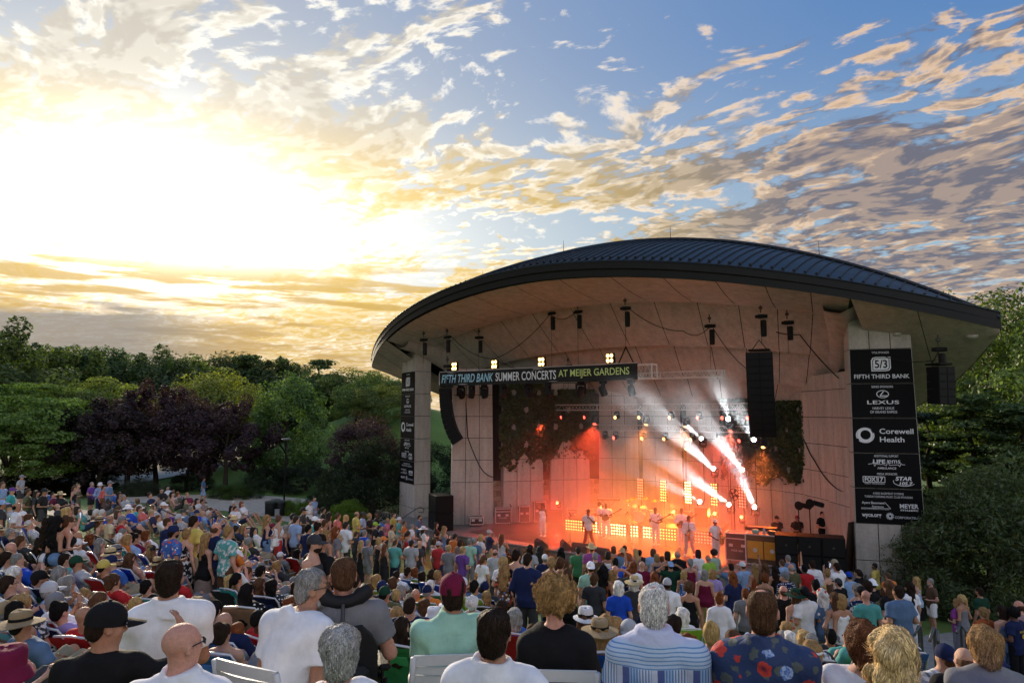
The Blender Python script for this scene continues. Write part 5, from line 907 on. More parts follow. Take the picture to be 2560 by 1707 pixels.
def boards(pil):
    wd = lambda z: 2.6 + (2.3 - 2.6) * (z + 1.1) / 11.4
    for r in range(5):
        z0, z1 = 7.6 - 1.4 * r, 9.0 - 1.4 * r; zc = (z0 + z1) / 2
        a, c = wd(z0) / 2 - .045, wd(z1) / 2 - .045; b = MB()
        b.add([(-a, -.555, z0 + .022), (a, -.555, z0 + .022), (c, -.555, z1 - .022), (-c, -.555, z1 - .022), (-a, -.53, z0 + .022), (a, -.53, z0 + .022), (c, -.53, z1 - .022), (-c, -.53, z1 - .022)],
              [(0, 1, 2, 3), (7, 6, 5, 4), (0, 4, 5, 1), (1, 5, 6, 2), (2, 6, 7, 3), (3, 7, 4, 0)])
        o = b.build('sponsor_board', BOARD_K, pil); o['label'] = ['black board with bank emblem', 'black board with car maker emblem', 'black board with health service ring', 'black board with broadcaster names', 'black board with small sponsor names'][r]
        Y = -.561
        q = lambda s, x, z, w_, h_, **k: letter(o, tm(s, w_, h_, **k), x, zc + z, y=Y)
        if r == 0:
            q('TITLE SPONSOR', 0, .55, .64, .085); q('FIFTH THIRD BANK', 0, -.42, 2.02, .17, bold=.01)
            sh = [(-.36, -.22), (.18, -.22), (.30, -.19), (.36, -.10), (.36, .36), (-.18, .36), (-.30, .33), (-.36, .22)]
            flat(o, 'emblem', [[(x, z + zc + .01) for x, z in sh]], INK_W, Y)
            flat(o, 'emblem_field', [[(x * .88, (z - .07) * .88 + .07 + zc + .01) for x, z in sh]], BOARD_K, Y - .002)
            flat(o, 'emblem_inner', [[(x * .80, (z - .07) * .80 + .07 + zc + .01) for x, z in sh]], INK_W, Y - .004)
            me = tm('5/3', .46, .34, bold=.02); p = letter(o, me.copy(), 0, zc + .08, y=Y - .007); p.data.materials.clear(); p.data.materials.append(BOARD_K)
        if r == 1:
            q('SERIES SPONSORS', 0, .56, .78, .085); q('LEXUS', 0, -.07, 1.16, .15, bold=.015, spacing=1.05); q('HARVEY LEXUS', 0, -.31, .78, .10); q('OF GRAND RAPIDS', 0, -.46, .98, .10)
            flatj(o, 'emblem', ring(0, zc + .26, .23, .16, .20, .132) + stroke([(.04, zc + .37), (-.10, zc + .19), (.17, zc + .19)], .035), y=Y)
        if r == 2:
            q('Corewell', .42, .17, 1.22, .21, bold=.012); q('Health', .25, -.16, .88, .21, bold=.012)
            flatj(o, 'emblem', ring(-.72, zc, .29, .29, .19, .19, ox=.015, oz=.02) + ring(-.72, zc, .34, .31, .30, .28, .8, 3.6) + ring(-.72, zc, .34, .31, .30, .28, 3.9, 6.6), y=Y)
        if r == 3:
            q('ADDITIONAL SUPPORT', 0, .58, .88, .085); q('LIFE', -.26, .36, .44, .16, bold=.03); q('ems', .28, .36, .44, .13); q('AMBULANCE', 0, .10, .68, .085, bold=.01)
            flatj(o, 'pulse_line', stroke([(-.66, zc + .25), (-.52, zc + .27), (-.48, zc + .34), (-.43, zc + .17), (-.39, zc + .25), (-.1, zc + .245), (0, zc + .2), (.05, zc + .43), (.1, zc + .22), (.42, zc + .245), (.47, zc + .17), (.52, zc + .30), (.56, zc + .25), (.66, zc + .25)], .018), y=Y)
            q('MEDIA SPONSORS', 0, -.13, .72, .085); q('FOX', -.62, -.35, .40, .17, bold=.03); q('17', -.25, -.35, .20, .17, bold=.02); q('WEST MICHIGAN', -.48, -.52, .72, .06)
            flatj(o, 'frame', stroke([(-.88, zc - .24), (-.09, zc - .24), (-.09, zc - .465), (-.88, zc - .465), (-.88, zc - .24)], .022) + stroke([(-.38, zc - .24), (-.38, zc - .465)], .02), y=Y)
            q('STAR', .58, -.30, .58, .16, bold=.03, shear=.2); q('105.7', .66, -.49, .48, .13, bold=.03, shear=.2)
            flatj(o, 'emblem', ring(.60, zc - .42, .40, .18, .38, .155, pi * .9, pi * 1.85), y=Y)
        if r == 4:
            q('AYERS BASEMENT SYSTEMS', 0, .50, 1.1, .08); q('TUESDAY EVENING MUSIC CLUB SPONSORS', 0, .37, 1.72, .08)
            q('Ayers Basement', -.56, .11, .82, .12, bold=.015); q('Systems', -.40, -.03, .42, .09, bold=.01); q('Basement, Foundation & Crawl Space', -.5, -.13, 1.0, .045)
            flatj(o, 'emblem', stroke([(-.14, zc + .16), (.06, zc - .09), (-1.0, zc - .09)], .018), y=Y)
            q('MEYER', .72, .03, .66, .17, bold=.03); q('music', .72, -.12, .62, .09, bold=.02)
            q('wyce.org', -.64, -.40, .70, .17, bold=.02); q('CORPORATELIVE', .66, -.42, .94, .09)
            flatj(o, 'emblem', [p for k in range(12) for p in stroke([(.02 + .05 * math.cos(k * .52), zc - .38 + .05 * math.sin(k * .52)), (.02 + .14 * math.cos(k * .52 + .3), zc - .38 + .14 * math.sin(k * .52 + .3))], .03)], y=Y)
boards(PIL_L); boards(PIL_R)
# ================================================================ RIGGING
BLK = mat('rig_black', (.010, .010, .011), .5, var=.3, spec=.15); ALU = mat('truss_aluminium', (.62, .61, .60), .4, .35, var=.15); CHAIN = mat('chain_steel', (.07, .068, .065), .45, .8); CASEB = mat('case_black', (.018, .018, .020), .5, var=.3)
GLASS_OFF = mat('lens_dark', (.03, .032, .04), .12, .2, spec=.8); CABLE = mat('cable_rubber', (.010, .010, .010), .6)
def emis(name, col, s):
    if name in MATS: return MATS[name]
    m = bpy.data.materials.new(name); m.use_nodes = True; t = NT(m.node_tree); b = t.n['Principled BSDF']
    t.put(b.inputs['Base Color'], (.05, .05, .05)); t.put(b.inputs['Emission Color'], col); b.inputs['Emission Strength'].default_value = s
    b.inputs['Roughness'].default_value = .3; MATS[name] = m; return m
EM = dict(warm=emis('lamp_warm', (1, .55, .16), 5), white=emis('lamp_white', (.95, .97, 1), 30), red=emis('lamp_red', (1, .05, .03), 7), amber=emis('lamp_amber', (1, .42, .10), 5))
def truss(u0, u1, v, z0, z1, label, dep=.35, step=.45):
    n = u1 - u0; t = thing('lighting_truss', label, 'truss', L(u0, v), SA, 'aluminium lighting trusses')
    for (yy, zz) in ((-dep / 2, z0), (dep / 2, z0), (-dep / 2, z1), (dep / 2, z1)):
        b = MB(); b.tube([(0, yy, zz), (n, yy, zz)], .028, 8); b.build('chord', ALU, t)
    k = int(n / step); b = MB()
    for i in range(k):
        x0, x1 = i * n / k, (i + 1) * n / k; xm = (x0 + x1) / 2
        for yy in (-dep / 2, dep / 2): b.tube([(x0, yy, z0), (xm, yy, z1), (x1, yy, z0)], .013, 5, cap=False)
        for zz in (z0, z1): b.tube([(x0, -dep / 2, zz), (x1, dep / 2, zz)], .012, 5, cap=False)
    b.build('bracing', ALU, t)['kind'] = 'stuff'
    x = 0
    while x <= n + .01:
        b = MB()
        for a, c in (((x, -dep / 2, z0), (x, dep / 2, z0)), ((x, dep / 2, z0), (x, dep / 2, z1)), ((x, dep / 2, z1), (x, -dep / 2, z1)), ((x, -dep / 2, z1), (x, -dep / 2, z0))): b.tube([a, c], .03, 6)
        b.build('end_frame', ALU, t); x += n / max(1, round(n / 3.0))
    return t
FZ0, FZ1 = 8.0, 8.66
truss(-8.9, 4.35, -2.3, FZ0, FZ1, 'front lighting truss carrying the long lettered banner', .55)
truss(-3.0, 6.8, 0, 8.10, 8.40, 'short high truss running right behind the banner truss')
truss(-4.9, 7.6, 3.3, 6.56, 6.88, 'upstage truss with a row of red and amber lamps, upper one')
truss(-3.8, 7.0, 5.0, 5.37, 5.69, 'lowest upstage truss above the band')
ban = thing('banner', 'long black fabric banner with blue, white and lime lettering', 'banner', L(-8.85, -2.62), SA)
b = MB(); rows = []
for z in np.linspace(7.93, 8.72, 7): rows.append([(x, .012 * math.sin(x * 3.1 + z * 5) + .015 * math.sin(x * 1.1), z + .012 * math.sin(x * 1.7)) for x in np.linspace(0, 12.5, 90)])
b.grid(rows); b.build('cloth', mat('banner_cloth', (.018, .017, .017), .6, var=.5, scale=1.4, bump=.3, bscale=6), ban, smooth=True)
for s, x0, x1, m, sh in (('FIFTH THIRD BANK', .2, 3.96, INK_B, .25), ('SUMMER CONCERTS', 4.12, 8.0, INK_W, 0), ('AT MEIJER GARDENS', 8.14, 12.1, INK_G, 0)):
    me = text_mesh(s, x1 - x0, .46, shear=sh, bold=.012); me.materials.append(m); put('lettering', me, ban, ((x0 + x1) / 2, -.05, 8.33))
b = MB(); b.tube([(0, -.02, 8.74), (12.5, -.02, 8.74)], .02, 6); b.build('top_rail', ALU, ban)
def hoist(u, v, ztop, zbot, label, bag=.62, drop=True):
    t = thing('chain_hoist', label, 'chain hoist', L(u, v, ztop), SA + random.uniform(-.4, .4), 'chain hoists under the roof')
    b = MB(); b.tube([(0, 0, .35), (0, 0, -.06)], .03, 6); b.box((0, 0, .16), (.16, .1, .12), bev=.02); b.build('hook', CHAIN, t)
    b = MB(); b.box((0, 0, -.22), (.30, .18, .18), bev=.03); b.lathe([(.08, -.12), (.09, 0), (.08, .12)], 10, T(.16, 0, -.22, ry=pi / 2)); b.lathe([(.07, -.07), (.08, 0), (.07, .07)], 10, T(-.17, 0, -.22, ry=pi / 2)); b.build('motor_body', BLK, t)
    b = MB(); b.lathe([(.10, -.5 - bag), (.125, -.45 - bag), (.13, -.42), (.09, -.38)], 10, T(.1, .02, 0)); b.build('chain_bag', CABLE, t)
    if drop: b = MB(); b.tube([(0, 0, -.3), (0, 0, zbot - ztop)], .012, 5); b.build('chain', CHAIN, t)
    return t
def ceil_z(u, v):                                          # height of the stepped ceiling at a spot
    if v < -1: q = (v + 6) / 5; e_ = eave(u); a_ = A1(u); s = min(1, max(0, (v - e_[1]) / (a_[1] - e_[1] + 1e-6))); return e_[2] + (a_[2] - e_[2]) * s
    if v < 1.7: s = (v + 1.2) / 2.9; return A1b(u)[2] + (A2(u)[2] - A1b(u)[2]) * max(0, min(1, s))
    if v < 4.1: s = (v - 1.75) / 2.4; return A2b(u)[2] + (A3(u)[2] - A2b(u)[2]) * s
    s = min(1, (v - 4.1) / 2.4); return A3b(u)[2] + (A4(u)[2] - A3b(u)[2]) * s
for (u, v, zb, lab) in ((-8.6, -2.3, FZ1, 'chain hoist lifting the left end of the banner truss'), (-9.9, -2.9, 9.3, 'small chain hoist hanging from the left edge of the soffit'), (2.9, -2.3, FZ1 + .9, 'large chain hoist above the right end of the banner'),
                        (-2.2, -1.0, FZ1, 'chain hoist above the middle of the banner, left one of two'), (-.6, -.9, FZ1, 'chain hoist above the middle of the banner, right one of two'), (-7.6, -.6, FZ1, 'dark chain hoist close behind the left banner end'),
                        (6.2, 0, 8.4, 'chain hoist over the end of the short high truss'), (7.2, 3.2, 6.9, 'chain hoist over the right end of the upper upstage truss'), (-3.4, 2.6, 6.9, 'chain hoist over the left end of the upper upstage truss')):
    hoist(u, v, ceil_z(u, v) - .34, zb, lab)
b = MB(); b.tube([(2.9, -2.3, 9.55), (2.45, -2.3, FZ1)], .03, 6); b.tube([(2.9, -2.3, 9.55), (3.35, -2.3, FZ1)], .03, 6); tag(b.build('truss_sling', BLK, loc=SO, rot=SA), 'black two-leg sling tying the hoist to the banner truss', 'sling')
def cable(pts, label, r=.022, sag=0.0):
    P_ = []
    for i in range(len(pts) - 1):
        a, c = Vector(pts[i]), Vector(pts[i + 1])
        for k in range(10):
            t_ = k / 10; q = a.lerp(c, t_); q.z -= sag * 4 * t_ * (1 - t_); P_.append(q)
    P_.append(Vector(pts[-1])); b = MB(); b.tube(P_, r, 6); o = b.build('cable', CABLE, loc=SO, rot=SA, smooth=True); return tag(o, label, 'cable', 'black cables slung under the roof')
cz_ = lambda u, v, d=.35: (u, v, ceil_z(u, v) - d)
cable([cz_(-9.9, -2.9), cz_(-8.6, -2.3)], 'thin cable between the two leftmost hoists', .014, .2)
cable([cz_(-8.4, -2.2, .5), (-6.2, -.9, 9.5), cz_(-2.3, -1.0, .6), cz_(-.7, -.9, .5)], 'cable swagged from the left hoist to the two middle hoists', .02, .35)
cable([(-6.2, -.9, 9.5), (-4.3, .4, 8.6), (-2.4, 1.2, 8.5)], 'cable dropping from the swag behind the banner', .022, .1)
cable([cz_(3.0, -2.2, .5), (5.2, -.8, 10.3), cz_(6.2, 0, .6)], 'cable from the large hoist to the short truss hoist', .02, .3)
cable([cz_(6.3, .1, .5), cz_(7.2, 3.2, .4)], 'cable from the short truss hoist going upstage', .02, .3)
cable([(9.6, -1.2, 9.9), (10.4, -.5, 9.8), (11.2, .8, 8.4), (12.1, 1.2, 7.4)], 'cable from the right line array down to the wall', .025, .05)
cable([(-8.3, -1.0, 7.9), (-7.9, -1.2, 5.0), (-7.2, -.8, 3.2), (-6.9, 0, 2.7)], 'cable hanging down in front of the left end wall pillar', .028, .12)
cable([(8.9, 4.6, 6.2), (9.9, 3.2, 4.2), (11.6, 1.0, 3.0)], 'heavy cable swagged across the right wall pillars', .03, .3)
cable([(13.6, -.7, 8.7), (15.4, -.6, 8.45)], 'cable from the right boarded pillar to the outer speaker', .018, .15)
# ---- loudspeakers
GRILLE = mat('speaker_grille', (.008, .008, .009), .6, .0, var=.4, scale=30); SPK = mat('speaker_cabinet', (.010, .010, .011), .65, spec=.12)
def line_array(u, v, ztop, n, rz, label, wide=1.15, bh=.30, curve=.055, tilt0=.02):
    t = thing('line_array', label, 'loudspeaker', L(u, v, ztop), rz, 'hanging line arrays')
    b = MB(); b.box((0, .05, .1), (wide * .8, .7, .08), bev=.02); b.tube([(-.3, .05, .14), (0, .05, .55), (.3, .05, .14)], .025, 6); b.build('rigging_frame', BLK, t)
    y, z, a = 0.0, 0.0, tilt0
    for i in range(n):
        M = T(0, y, z, rx=a)
        c = MB(); c.add([(-wide / 2, -.3, -bh - .01), (wide / 2, -.3, -bh - .01), (wide / 2, -.3, -.004), (-wide / 2, -.3, -.004), (-wide * .44, .3, -bh + .0), (wide * .44, .3, -bh + .0), (wide * .44, .3, -.01), (-wide * .44, .3, -.01)],
                        [(0, 1, 2, 3), (7, 6, 5, 4), (0, 4, 5, 1), (1, 5, 6, 2), (2, 6, 7, 3), (3, 7, 4, 0)], M)
        o = c.build('speaker_box', SPK, t)
        c = MB(); c.box((-wide * .25, -.305, -bh / 2), (wide * .44, .02, bh - .06), M); c.box((wide * .25, -.305, -bh / 2), (wide * .44, .02, bh - .06), M); c.build('grille', GRILLE, o)
        z -= bh * math.cos(a); y += bh * math.sin(a) * 1.0; a += curve * (i / n + .25)
    return t
line_array(-8.25, -2.75, 7.8, 11, SA - .95, 'curved black line array hanging at the left end of the banner', 1.25, .285, .085)
line_array(9.0, -1.7, 9.0, 12, SA + .22, 'tall black line array hanging beside the right boarded pillar', 1.1, .30, .06)
line_array(15.5, -.3, 8.2, 5, SA + .9, 'small dark speaker cluster hanging under the right wing of the roof', .8, .29, .02)
hoist(9.0, -1.3, ceil_z(9.0, -1.3) - .3, 9.4, 'red-lit chain hoist above the right line array, upper one'); hoist(9.9, -.5, ceil_z(9.9, -.5) - .3, 9.0, 'chain hoist above the right line array, lower one', .5)
hoist(15.5, -.3, 9.1, 8.5, 'chain hoist under the right wing of the roof', .3); hoist(-8.9, -1.9, 9.35, 8.1, 'chain hoist behind the left line array', .8)
def sub_stack(u, v, w_, d_, h_, nx, nz, rz, label):
    t = thing('subwoofer_stack', label, 'loudspeaker', L(u, v, 0), rz)
    for i in range(nx):
        for j in range(nz):
            b = MB(); cw, chh = w_ / nx, h_ / nz; c = (-w_ / 2 + cw * (i + .5), 0, chh * (j + .5)); b.box(c, (cw - .012, d_, chh - .012), bev=.02); o = b.build('cabinet', SPK, t)
            g_ = MB(); g_.box((c[0], -d_ / 2 - .006, c[2]), (cw - .1, .02, chh - .1)); g_.build('grille', GRILLE, o)
            g_ = MB(); g_.lathe([(.04, -.01), (.05, .01)], 8, T(c[0], -d_ / 2 - .02, c[2], rx=pi / 2)); g_.build('badge', mat('badge_grey', (.05, .05, .05), .4), o)
sub_stack(-8.3, -3.0, 1.55, 1.0, 1.9, 1, 2, SA - .55, 'black subwoofer stack beside the left boarded pillar')
sub_stack(10.75, -1.9, 2.6, 1.0, 1.5, 3, 2, SA + .25, 'wide low black speaker stack at the right end of the stage')
# ---- flight cases and consoles
def flight_case(loc, w_, d_, h_, rz, label, body=None, lid=True, text=None, doors=None):
    t = thing('flight_case', label, 'flight case', loc, rz, 'flight cases on the stage'); z0 = .12
    b = MB(); b.box((0, 0, z0 + h_ / 2), (w_, d_, h_), bev=.008); b.build('body', body or CASEB, t)
    b = MB(); r = .022
    for sx in (-1, 1):
        for sy in (-1, 1): b.box((sx * w_ / 2, sy * d_ / 2, z0 + h_ / 2), (r * 2, r * 2, h_ + r))
    for zz in (z0, z0 + h_) + ((z0 + h_ * .8,) if lid else ()):
        for sy in (-1, 1): b.box((0, sy * d_ / 2, zz), (w_, r * 1.9, r * 1.9))
        for sx in (-1, 1): b.box((sx * w_ / 2, 0, zz), (r * 1.9, d_, r * 1.9))
    b.build('edge_trim', ALU, t)
    for sx in (-1, 1):
        b = MB(); b.box((sx * w_ * .27, -d_ / 2 - .006, z0 + h_ * .55), (.17, .015, .12), bev=.003); b.build('latch', ALU, t)
        for sy in (-1, 1): b = MB(); b.lathe([(.05, -.02), (.055, 0), (.05, .02)], 10, T(sx * w_ * .38, sy * d_ * .35, .055, rx=pi / 2)); b.box((sx * w_ * .38, sy * d_ * .35, .1), (.07, .05, .05)); b.build('castor', BLK, t)
    if text: letter(t, text, 0, z0 + h_ * .36, w_ * .5, .08, y=-d_ / 2 - .006)
    return t
W0 = lambda u, v: L(u, v, .008)
flight_case(W0(-7.4, -1.0), .75, .6, .42, SA + .8, 'small low black flight case at the foot of the left end pillar')
flight_case(W0(-6.5, .3), .86, .6, .80, SA + .75, 'black flight case with lettering, beside the stone pier', mat('case_navy', (.020, .022, .035), .45), text='PULSE')
flight_case(W0(-5.75, 1.35), .6, .6, .88, SA + .8, 'open flight case with cables hanging out', lid=False)
flight_case(W0(-5.1, 2.0), .66, .6, 1.12, SA + .8, 'tallest flight case standing at the left wall', lid=False)
flight_case(W0(-3.65, 3.4), .6, .55, .66, SA + .5, 'red-lit flight case behind the waving singer'); flight_case(W0(-2.65, 3.9), .75, .55, .66, SA + .4, 'wide red-lit flight case left of the keyboard')
flight_case(W0(7.75, -1.5), .95, .7, 1.12, SA + .12, 'black flight case with white lettering at the right stage front', text='MAR 466')
oc = flight_case(W0(8.95, -1.75), 1.45, .7, 1.2, SA + .12, 'open wooden rack case with orange doors', mat('case_wood', (.09, .05, .025), .6), lid=False)
for sx in (-1, 1):
    b = MB(); b.box((sx * .34, -.37, .70), (.64, .03, .72), bev=.01); dr = b.build('door', mat('case_orange', (.62, .27, .025), .5), oc)
    c = MB(); c.lathe([(.085, -.01), (.09, .012)], 14, T(sx * .34, -.395, .70, rx=pi / 2)); c.build('badge', ALU, dr)
b = MB(); b.box((0, 0, 1.42), (1.3, .5, .14), bev=.02); tag(b.build('mixing_desk', BLK, loc=W0(8.6, -1.0), rot=SA + .12), 'low black mixing desk behind the orange rack case', 'mixing desk')
for (x, y, z, s, c, lab) in ((-.35, -.1, 1.345, (.26, .2, .14), (.05, .42, .42), 'small turquoise box on top of the orange rack case'), (.35, -.12, 1.345, (.34, .24, .16), (.05, .05, .055), 'black equipment box on top of the orange rack case'), (.02, -.14, 1.345, (.09, .09, .22), (.35, .40, .50), 'water bottle on top of the orange rack case')):
    b = MB(); b.box((0, 0, s[2] / 2), s, bev=.02); b.lathe([(.02, s[2] - .01), (.025, s[2] + .04)], 8); tag(b.build('stage_item', mat('item_' + lab.split()[1], c, .4), loc=W0(8.95, -1.75) + SU * x + SV * y + Vector((0, 0, z)), rot=SA), lab, 'equipment')
def wedge(loc, rz, w_, label):
    t = thing('monitor_wedge', label, 'loudspeaker', loc, rz, 'floor monitors along the stage lip')
    b = MB(); pr = [(-.22, 0), (.25, 0), (.25, .30), (.12, .40), (-.22, .12)]
    vs = [(-w_ / 2, y, z) for y, z in pr] + [(w_ / 2, y, z) for y, z in pr]; n = 5
    b.add(vs, [tuple(reversed(range(n))), tuple(range(n, 2 * n))] + [(i, (i + 1) % n, (i + 1) % n + n, i + n) for i in range(n)]); b.build('cabinet', mat('wedge_paint', (.06, .055, .05), .65), t)
    b = MB(); d = Vector((0, .34, .28)).normalized(); nrm = Vector((0, -.28, .34)).normalized(); c = Vector((0, -.05, .26)) + nrm * .008
    b.add([c + Vector((sx * w_ * .44, 0, 0)) + d * sy * .2 for sx, sy in ((-1, -1), (1, -1), (1, 1), (-1, 1))], [(0, 1, 2, 3)]); b.build('grille', GRILLE, t)
for (px, py, rz, wd_, lab) in ((1354, 1358, 2.6, .62, 'small floor monitor at the left of the stage lip'), (1416, 1361, 2.3, .75, 'tilted floor monitor left of the lead singer'), (1454, 1367, 3.2, .8, 'floor monitor right in front of the lead singer'), (1509, 1379, 3.1, .66, 'floor monitor right of the lead singer, on the lip')):
    Y = CAMZ * FPX / (py - 1031.8); p = pix_at(px, py, Y); wedge((p.x, p.y, .008), SA + rz, wd_, lab)
# ---- lamps
def moving_head(parent_z, loc, rz, aim, label, lens=None, floor=False, size=1.0, spot=None, group='moving lights on the trusses', pitch=None):
    """hanging (or floor) moving light aimed along a world direction"""
    t = thing('moving_light', label, 'stage light', loc, 0, group); s = -1 if not floor else 1; k = size
    b = MB(); b.box((0, 0, s * .06 * k), (.30 * k, .26 * k, .12 * k), bev=.02); b.build('base', BLK, t)
    a = Vector(aim).normalized(); ph = math.atan2(a.x, a.y); M = Matrix.Rotation(-ph, 4, 'Z')
    b = MB()
    for sx in (-1, 1): b.box((sx * .19 * k, 0, s * .30 * k), (.06 * k, .12 * k, .42 * k), M, bev=.015)
    b.box((0, 0, s * .13 * k), (.42 * k, .14 * k, .05 * k), M); b.build('yoke', BLK, t)
    H = Matrix.Translation((0, 0, s * .42 * k)) @ a.to_track_quat('Z', 'Y').to_matrix().to_4x4()
    b = MB(); b.lathe([(.08 * k, -.24 * k), (.14 * k, -.20 * k), (.155 * k, 0), (.15 * k, .14 * k), (.135 * k, .2 * k)], 14, H); hd = b.build('head', BLK, t, smooth=False)
    b = MB(); b.lathe([(.115 * k, .195 * k), (.10 * k, .212 * k), (.02, .218 * k)], 16, H); b.build('lens', lens or GLASS_OFF, hd)
    if spot:
        ld = bpy.data.lights.new('beam', 'SPOT'); ld.energy, ld.color, ld.spot_size, ld.spot_blend = spot[0], spot[1], spot[2], spot[3]; ld.shadow_soft_size = .09
        lo = bpy.data.objects.new('beam', ld); COL.objects.link(lo); lo.parent = t; lo.matrix_local = Matrix.Translation((0, 0, s * .42 * k)) @ Matrix.Translation(a * .26 * k) @ (-a).to_track_quat('Z', 'Y').to_matrix().to_4x4()
    return t
ordn = ['first', 'second', 'third', 'fourth', 'fifth', 'sixth', 'seventh', 'eighth', 'ninth', 'tenth', 'eleventh', 'twelfth']
for i, u in enumerate((-7.6, -6.6, -5.9, -4.4, -2.9, -1.5, .3, 1.7, 3.1)):                  # unlit, under the banner
    moving_head(0, L(u, -2.3 + .12 * (-1) ** i, FZ0 - .05), 0, SV * random.uniform(-.2, .8) + SU * random.uniform(-.5, .5) + Vector((0, 0, -.9)), 'unlit black moving light under the banner truss, %s from the left' % ordn[i], size=1.18)
for i, (u, kind_) in enumerate(((-4.2, 'red'), (-2.6, 'red'), (-.6, 'amber'), (.9, 'amber'), (2.7, 'amber'), (4.3, 'red'), (5.6, 'red'), (6.9, 'red'))):
    moving_head(0, L(u, 3.3, 6.50), 0, -SV + Vector((0, 0, -.15)) + SU * random.uniform(-.6, -.1), 'small %s lamp on the upper upstage truss, %s from the left' % (kind_, ordn[i]), EM[kind_], size=.8)
for i, (u, kind_) in enumerate(((-3.1, 'red'), (-2.3, None), (-1.6, 'red'), (.2, 'amber'), (1.6, 'amber'), (3.2, 'amber'), (4.7, 'amber'), (5.9, 'red'), (6.8, 'red'))):
    moving_head(0, L(u, 5.0, 5.32), 0, -SV + Vector((0, 0, -.25)) + SU * random.uniform(-.6, -.1), 'small %s lamp on the lowest truss, %s from the left' % (kind_ or 'dark', ordn[i]), EM[kind_] if kind_ else None, size=.85)
def blinder(u, label):
    t = thing('blinder_light', label, 'stage light', L(u, -2.35, FZ1 + .08), SA - .25, 'warm four-lamp blinders on the banner truss')
    b = MB(); b.box((0, 0, .30), (.50, .14, .50), bev=.03); b.tube([(-.27, .03, .3), (-.27, .03, -.02), (.27, .03, -.02), (.27, .03, .3)], .018, 6); b.build('housing', BLK, t)
    for sx in (-1, 1):
        for sz in (-1, 1):
            b = MB(); b.lathe([(.095, 0), (.085, .03), (.02, .045)], 14, T(sx * .12, -.07, .30 + sz * .12, rx=pi / 2)); b.build('lamp', EM['warm'], t)
for u, lab in ((-7.9, 'four-lamp warm blinder at the left end of the banner'), (-5.0, 'four-lamp warm blinder, second from the left on the banner truss'), (-1.9, 'four-lamp warm blinder, third from the left on the banner truss'), (2.1, 'four-lamp warm blinder beside the truss sling')): blinder(u, lab)
# beams: fixture and a second point the beam passes through, both read off the place
BEAMS = [((1752, 1094), 37.6, (1600, 962), 33.5, 11, 'lit moving light on the lowest truss, its white beam crossing to the banner'), ((1782, 1169), 37.0, (1600, 1000), 31.5, 12, 'lit moving light behind the middle lamp panel, long white beam'), ((1854, 1172), 35.6, (1745, 1035), 31.0, 11, 'lit moving light beside the last lamp panel, white beam'),
         ((1821, 1259), 36.6, (1600, 1095), 32.0, 12, 'lit moving light on the riser, broad low white beam'), ((1886, 1265), 35.4, (1820, 1120), 31.5, 11, 'lit moving light by the fan stand, steep white beam'), ((1820, 1045), 35.2, (1798, 960), 31.0, 10, 'lit moving light on the upper truss throwing a short white beam upward'), ((1884, 1097), 34.8, (1835, 1010), 30.5, 11, 'lit moving light at the right end of the lowest truss'), ((1748, 1252), 37.6, (1660, 1205), 34.5, 9, 'small lit moving light near the drum riser')]
for i, ((fx, fy), Yf, (tx, ty), Yt, ang, lab) in enumerate(BEAMS):
    p = pix_at(fx, fy, Yf); q = pix_at(tx, ty, Yt); d = (q - p).normalized()
    p0 = p - d * .25 - Vector((0, 0, .42))
    fl = moving_head(0, p0, 0, d, lab, EM['white'], True, .95, ((46000, 52000, 42000, 30000, 24000, 26000, 26000, 10000)[i], (.93, .97, 1.0), math.radians(ang), .25), 'lit moving lights throwing white beams')
    if p0.z > .1:                                          # slim stand down to the floor or riser
        b = MB(); zb = -p0.z + .01; b.tube([(0, 0, 0), (0, 0, zb)], .025, 6); b.box((0, 0, zb + .015), (.4, .4, .03)); b.build('stand', BLK, fl)
# colour washes from the upstage trusses
for (u, v, z, au, av, az, col, e_, ang, lab) in ((-5.2, 2.6, 6.2, -3.4, -2.6, 0, (1, .05, .03), 5756, 92, 'red wash lamp left of the upstage trusses'), (-1.5, 2.4, 6.3, -.8, -1.6, 0, (1, .08, .03), 5276, 92, 'red wash lamp above the lead singer'), (1.4, 3.0, 6.3, 1.0, -.4, 0, (1, .26, .03), 3308, 92, 'amber wash lamp above the drums'),
                                                 (3.6, 3.2, 6.2, 3.2, -.6, 0, (1, .24, .03), 3021, 92, 'amber wash lamp above the guitarists'), (6.0, 3.2, 6.0, 5.4, -1.4, 0, (1, .08, .025), 5276, 92, 'red wash lamp above the saxophone players'), (7.4, 3.8, 5.2, 7.6, 0.5, .6, (1, .2, .03), 1869, 92, 'amber wash lamp at the right end of the trusses'), (2.6, 5.6, 4.9, 2.6, 2.0, .5, (1, .26, .04), 2157, 92, 'amber wash lamp low behind the drums')):
    p = L(u, v, z); moving_head(0, p, 0, L(au, av, az) - p, lab, EM['red' if col[1] < .2 else 'amber'], False, .9, (e_, col, math.radians(ang), 1.0), 'coloured wash lamps over the stage')
# warm lamps low behind the band, facing the audience
for k_, (u, v, z, e_, c_) in enumerate(((-1.9, 3.7, 1.15, 420, (1, .10, .02)), (.4, 3.6, 1.35, 460, (1, .26, .035)), (2.6, 3.7, 1.2, 460, (1, .24, .03)), (4.9, 3.6, 1.3, 420, (1, .15, .025)), (6.6, 2.6, 1.4, 300, (1, .09, .025)), (-4.0, 2.4, 1.3, 300, (1, .04, .02)))):
    moving_head(0, L(u, v, z - .4), 0, -SV + Vector((0, 0, .12)), 'low warm lamp behind the band facing the audience, %s from the left' % ['second', 'third', 'fourth', 'fifth', 'last', 'first'][k_], EM['amber'], True, .7, (e_, c_, math.radians(125), 1.0), 'warm lamps low behind the band')
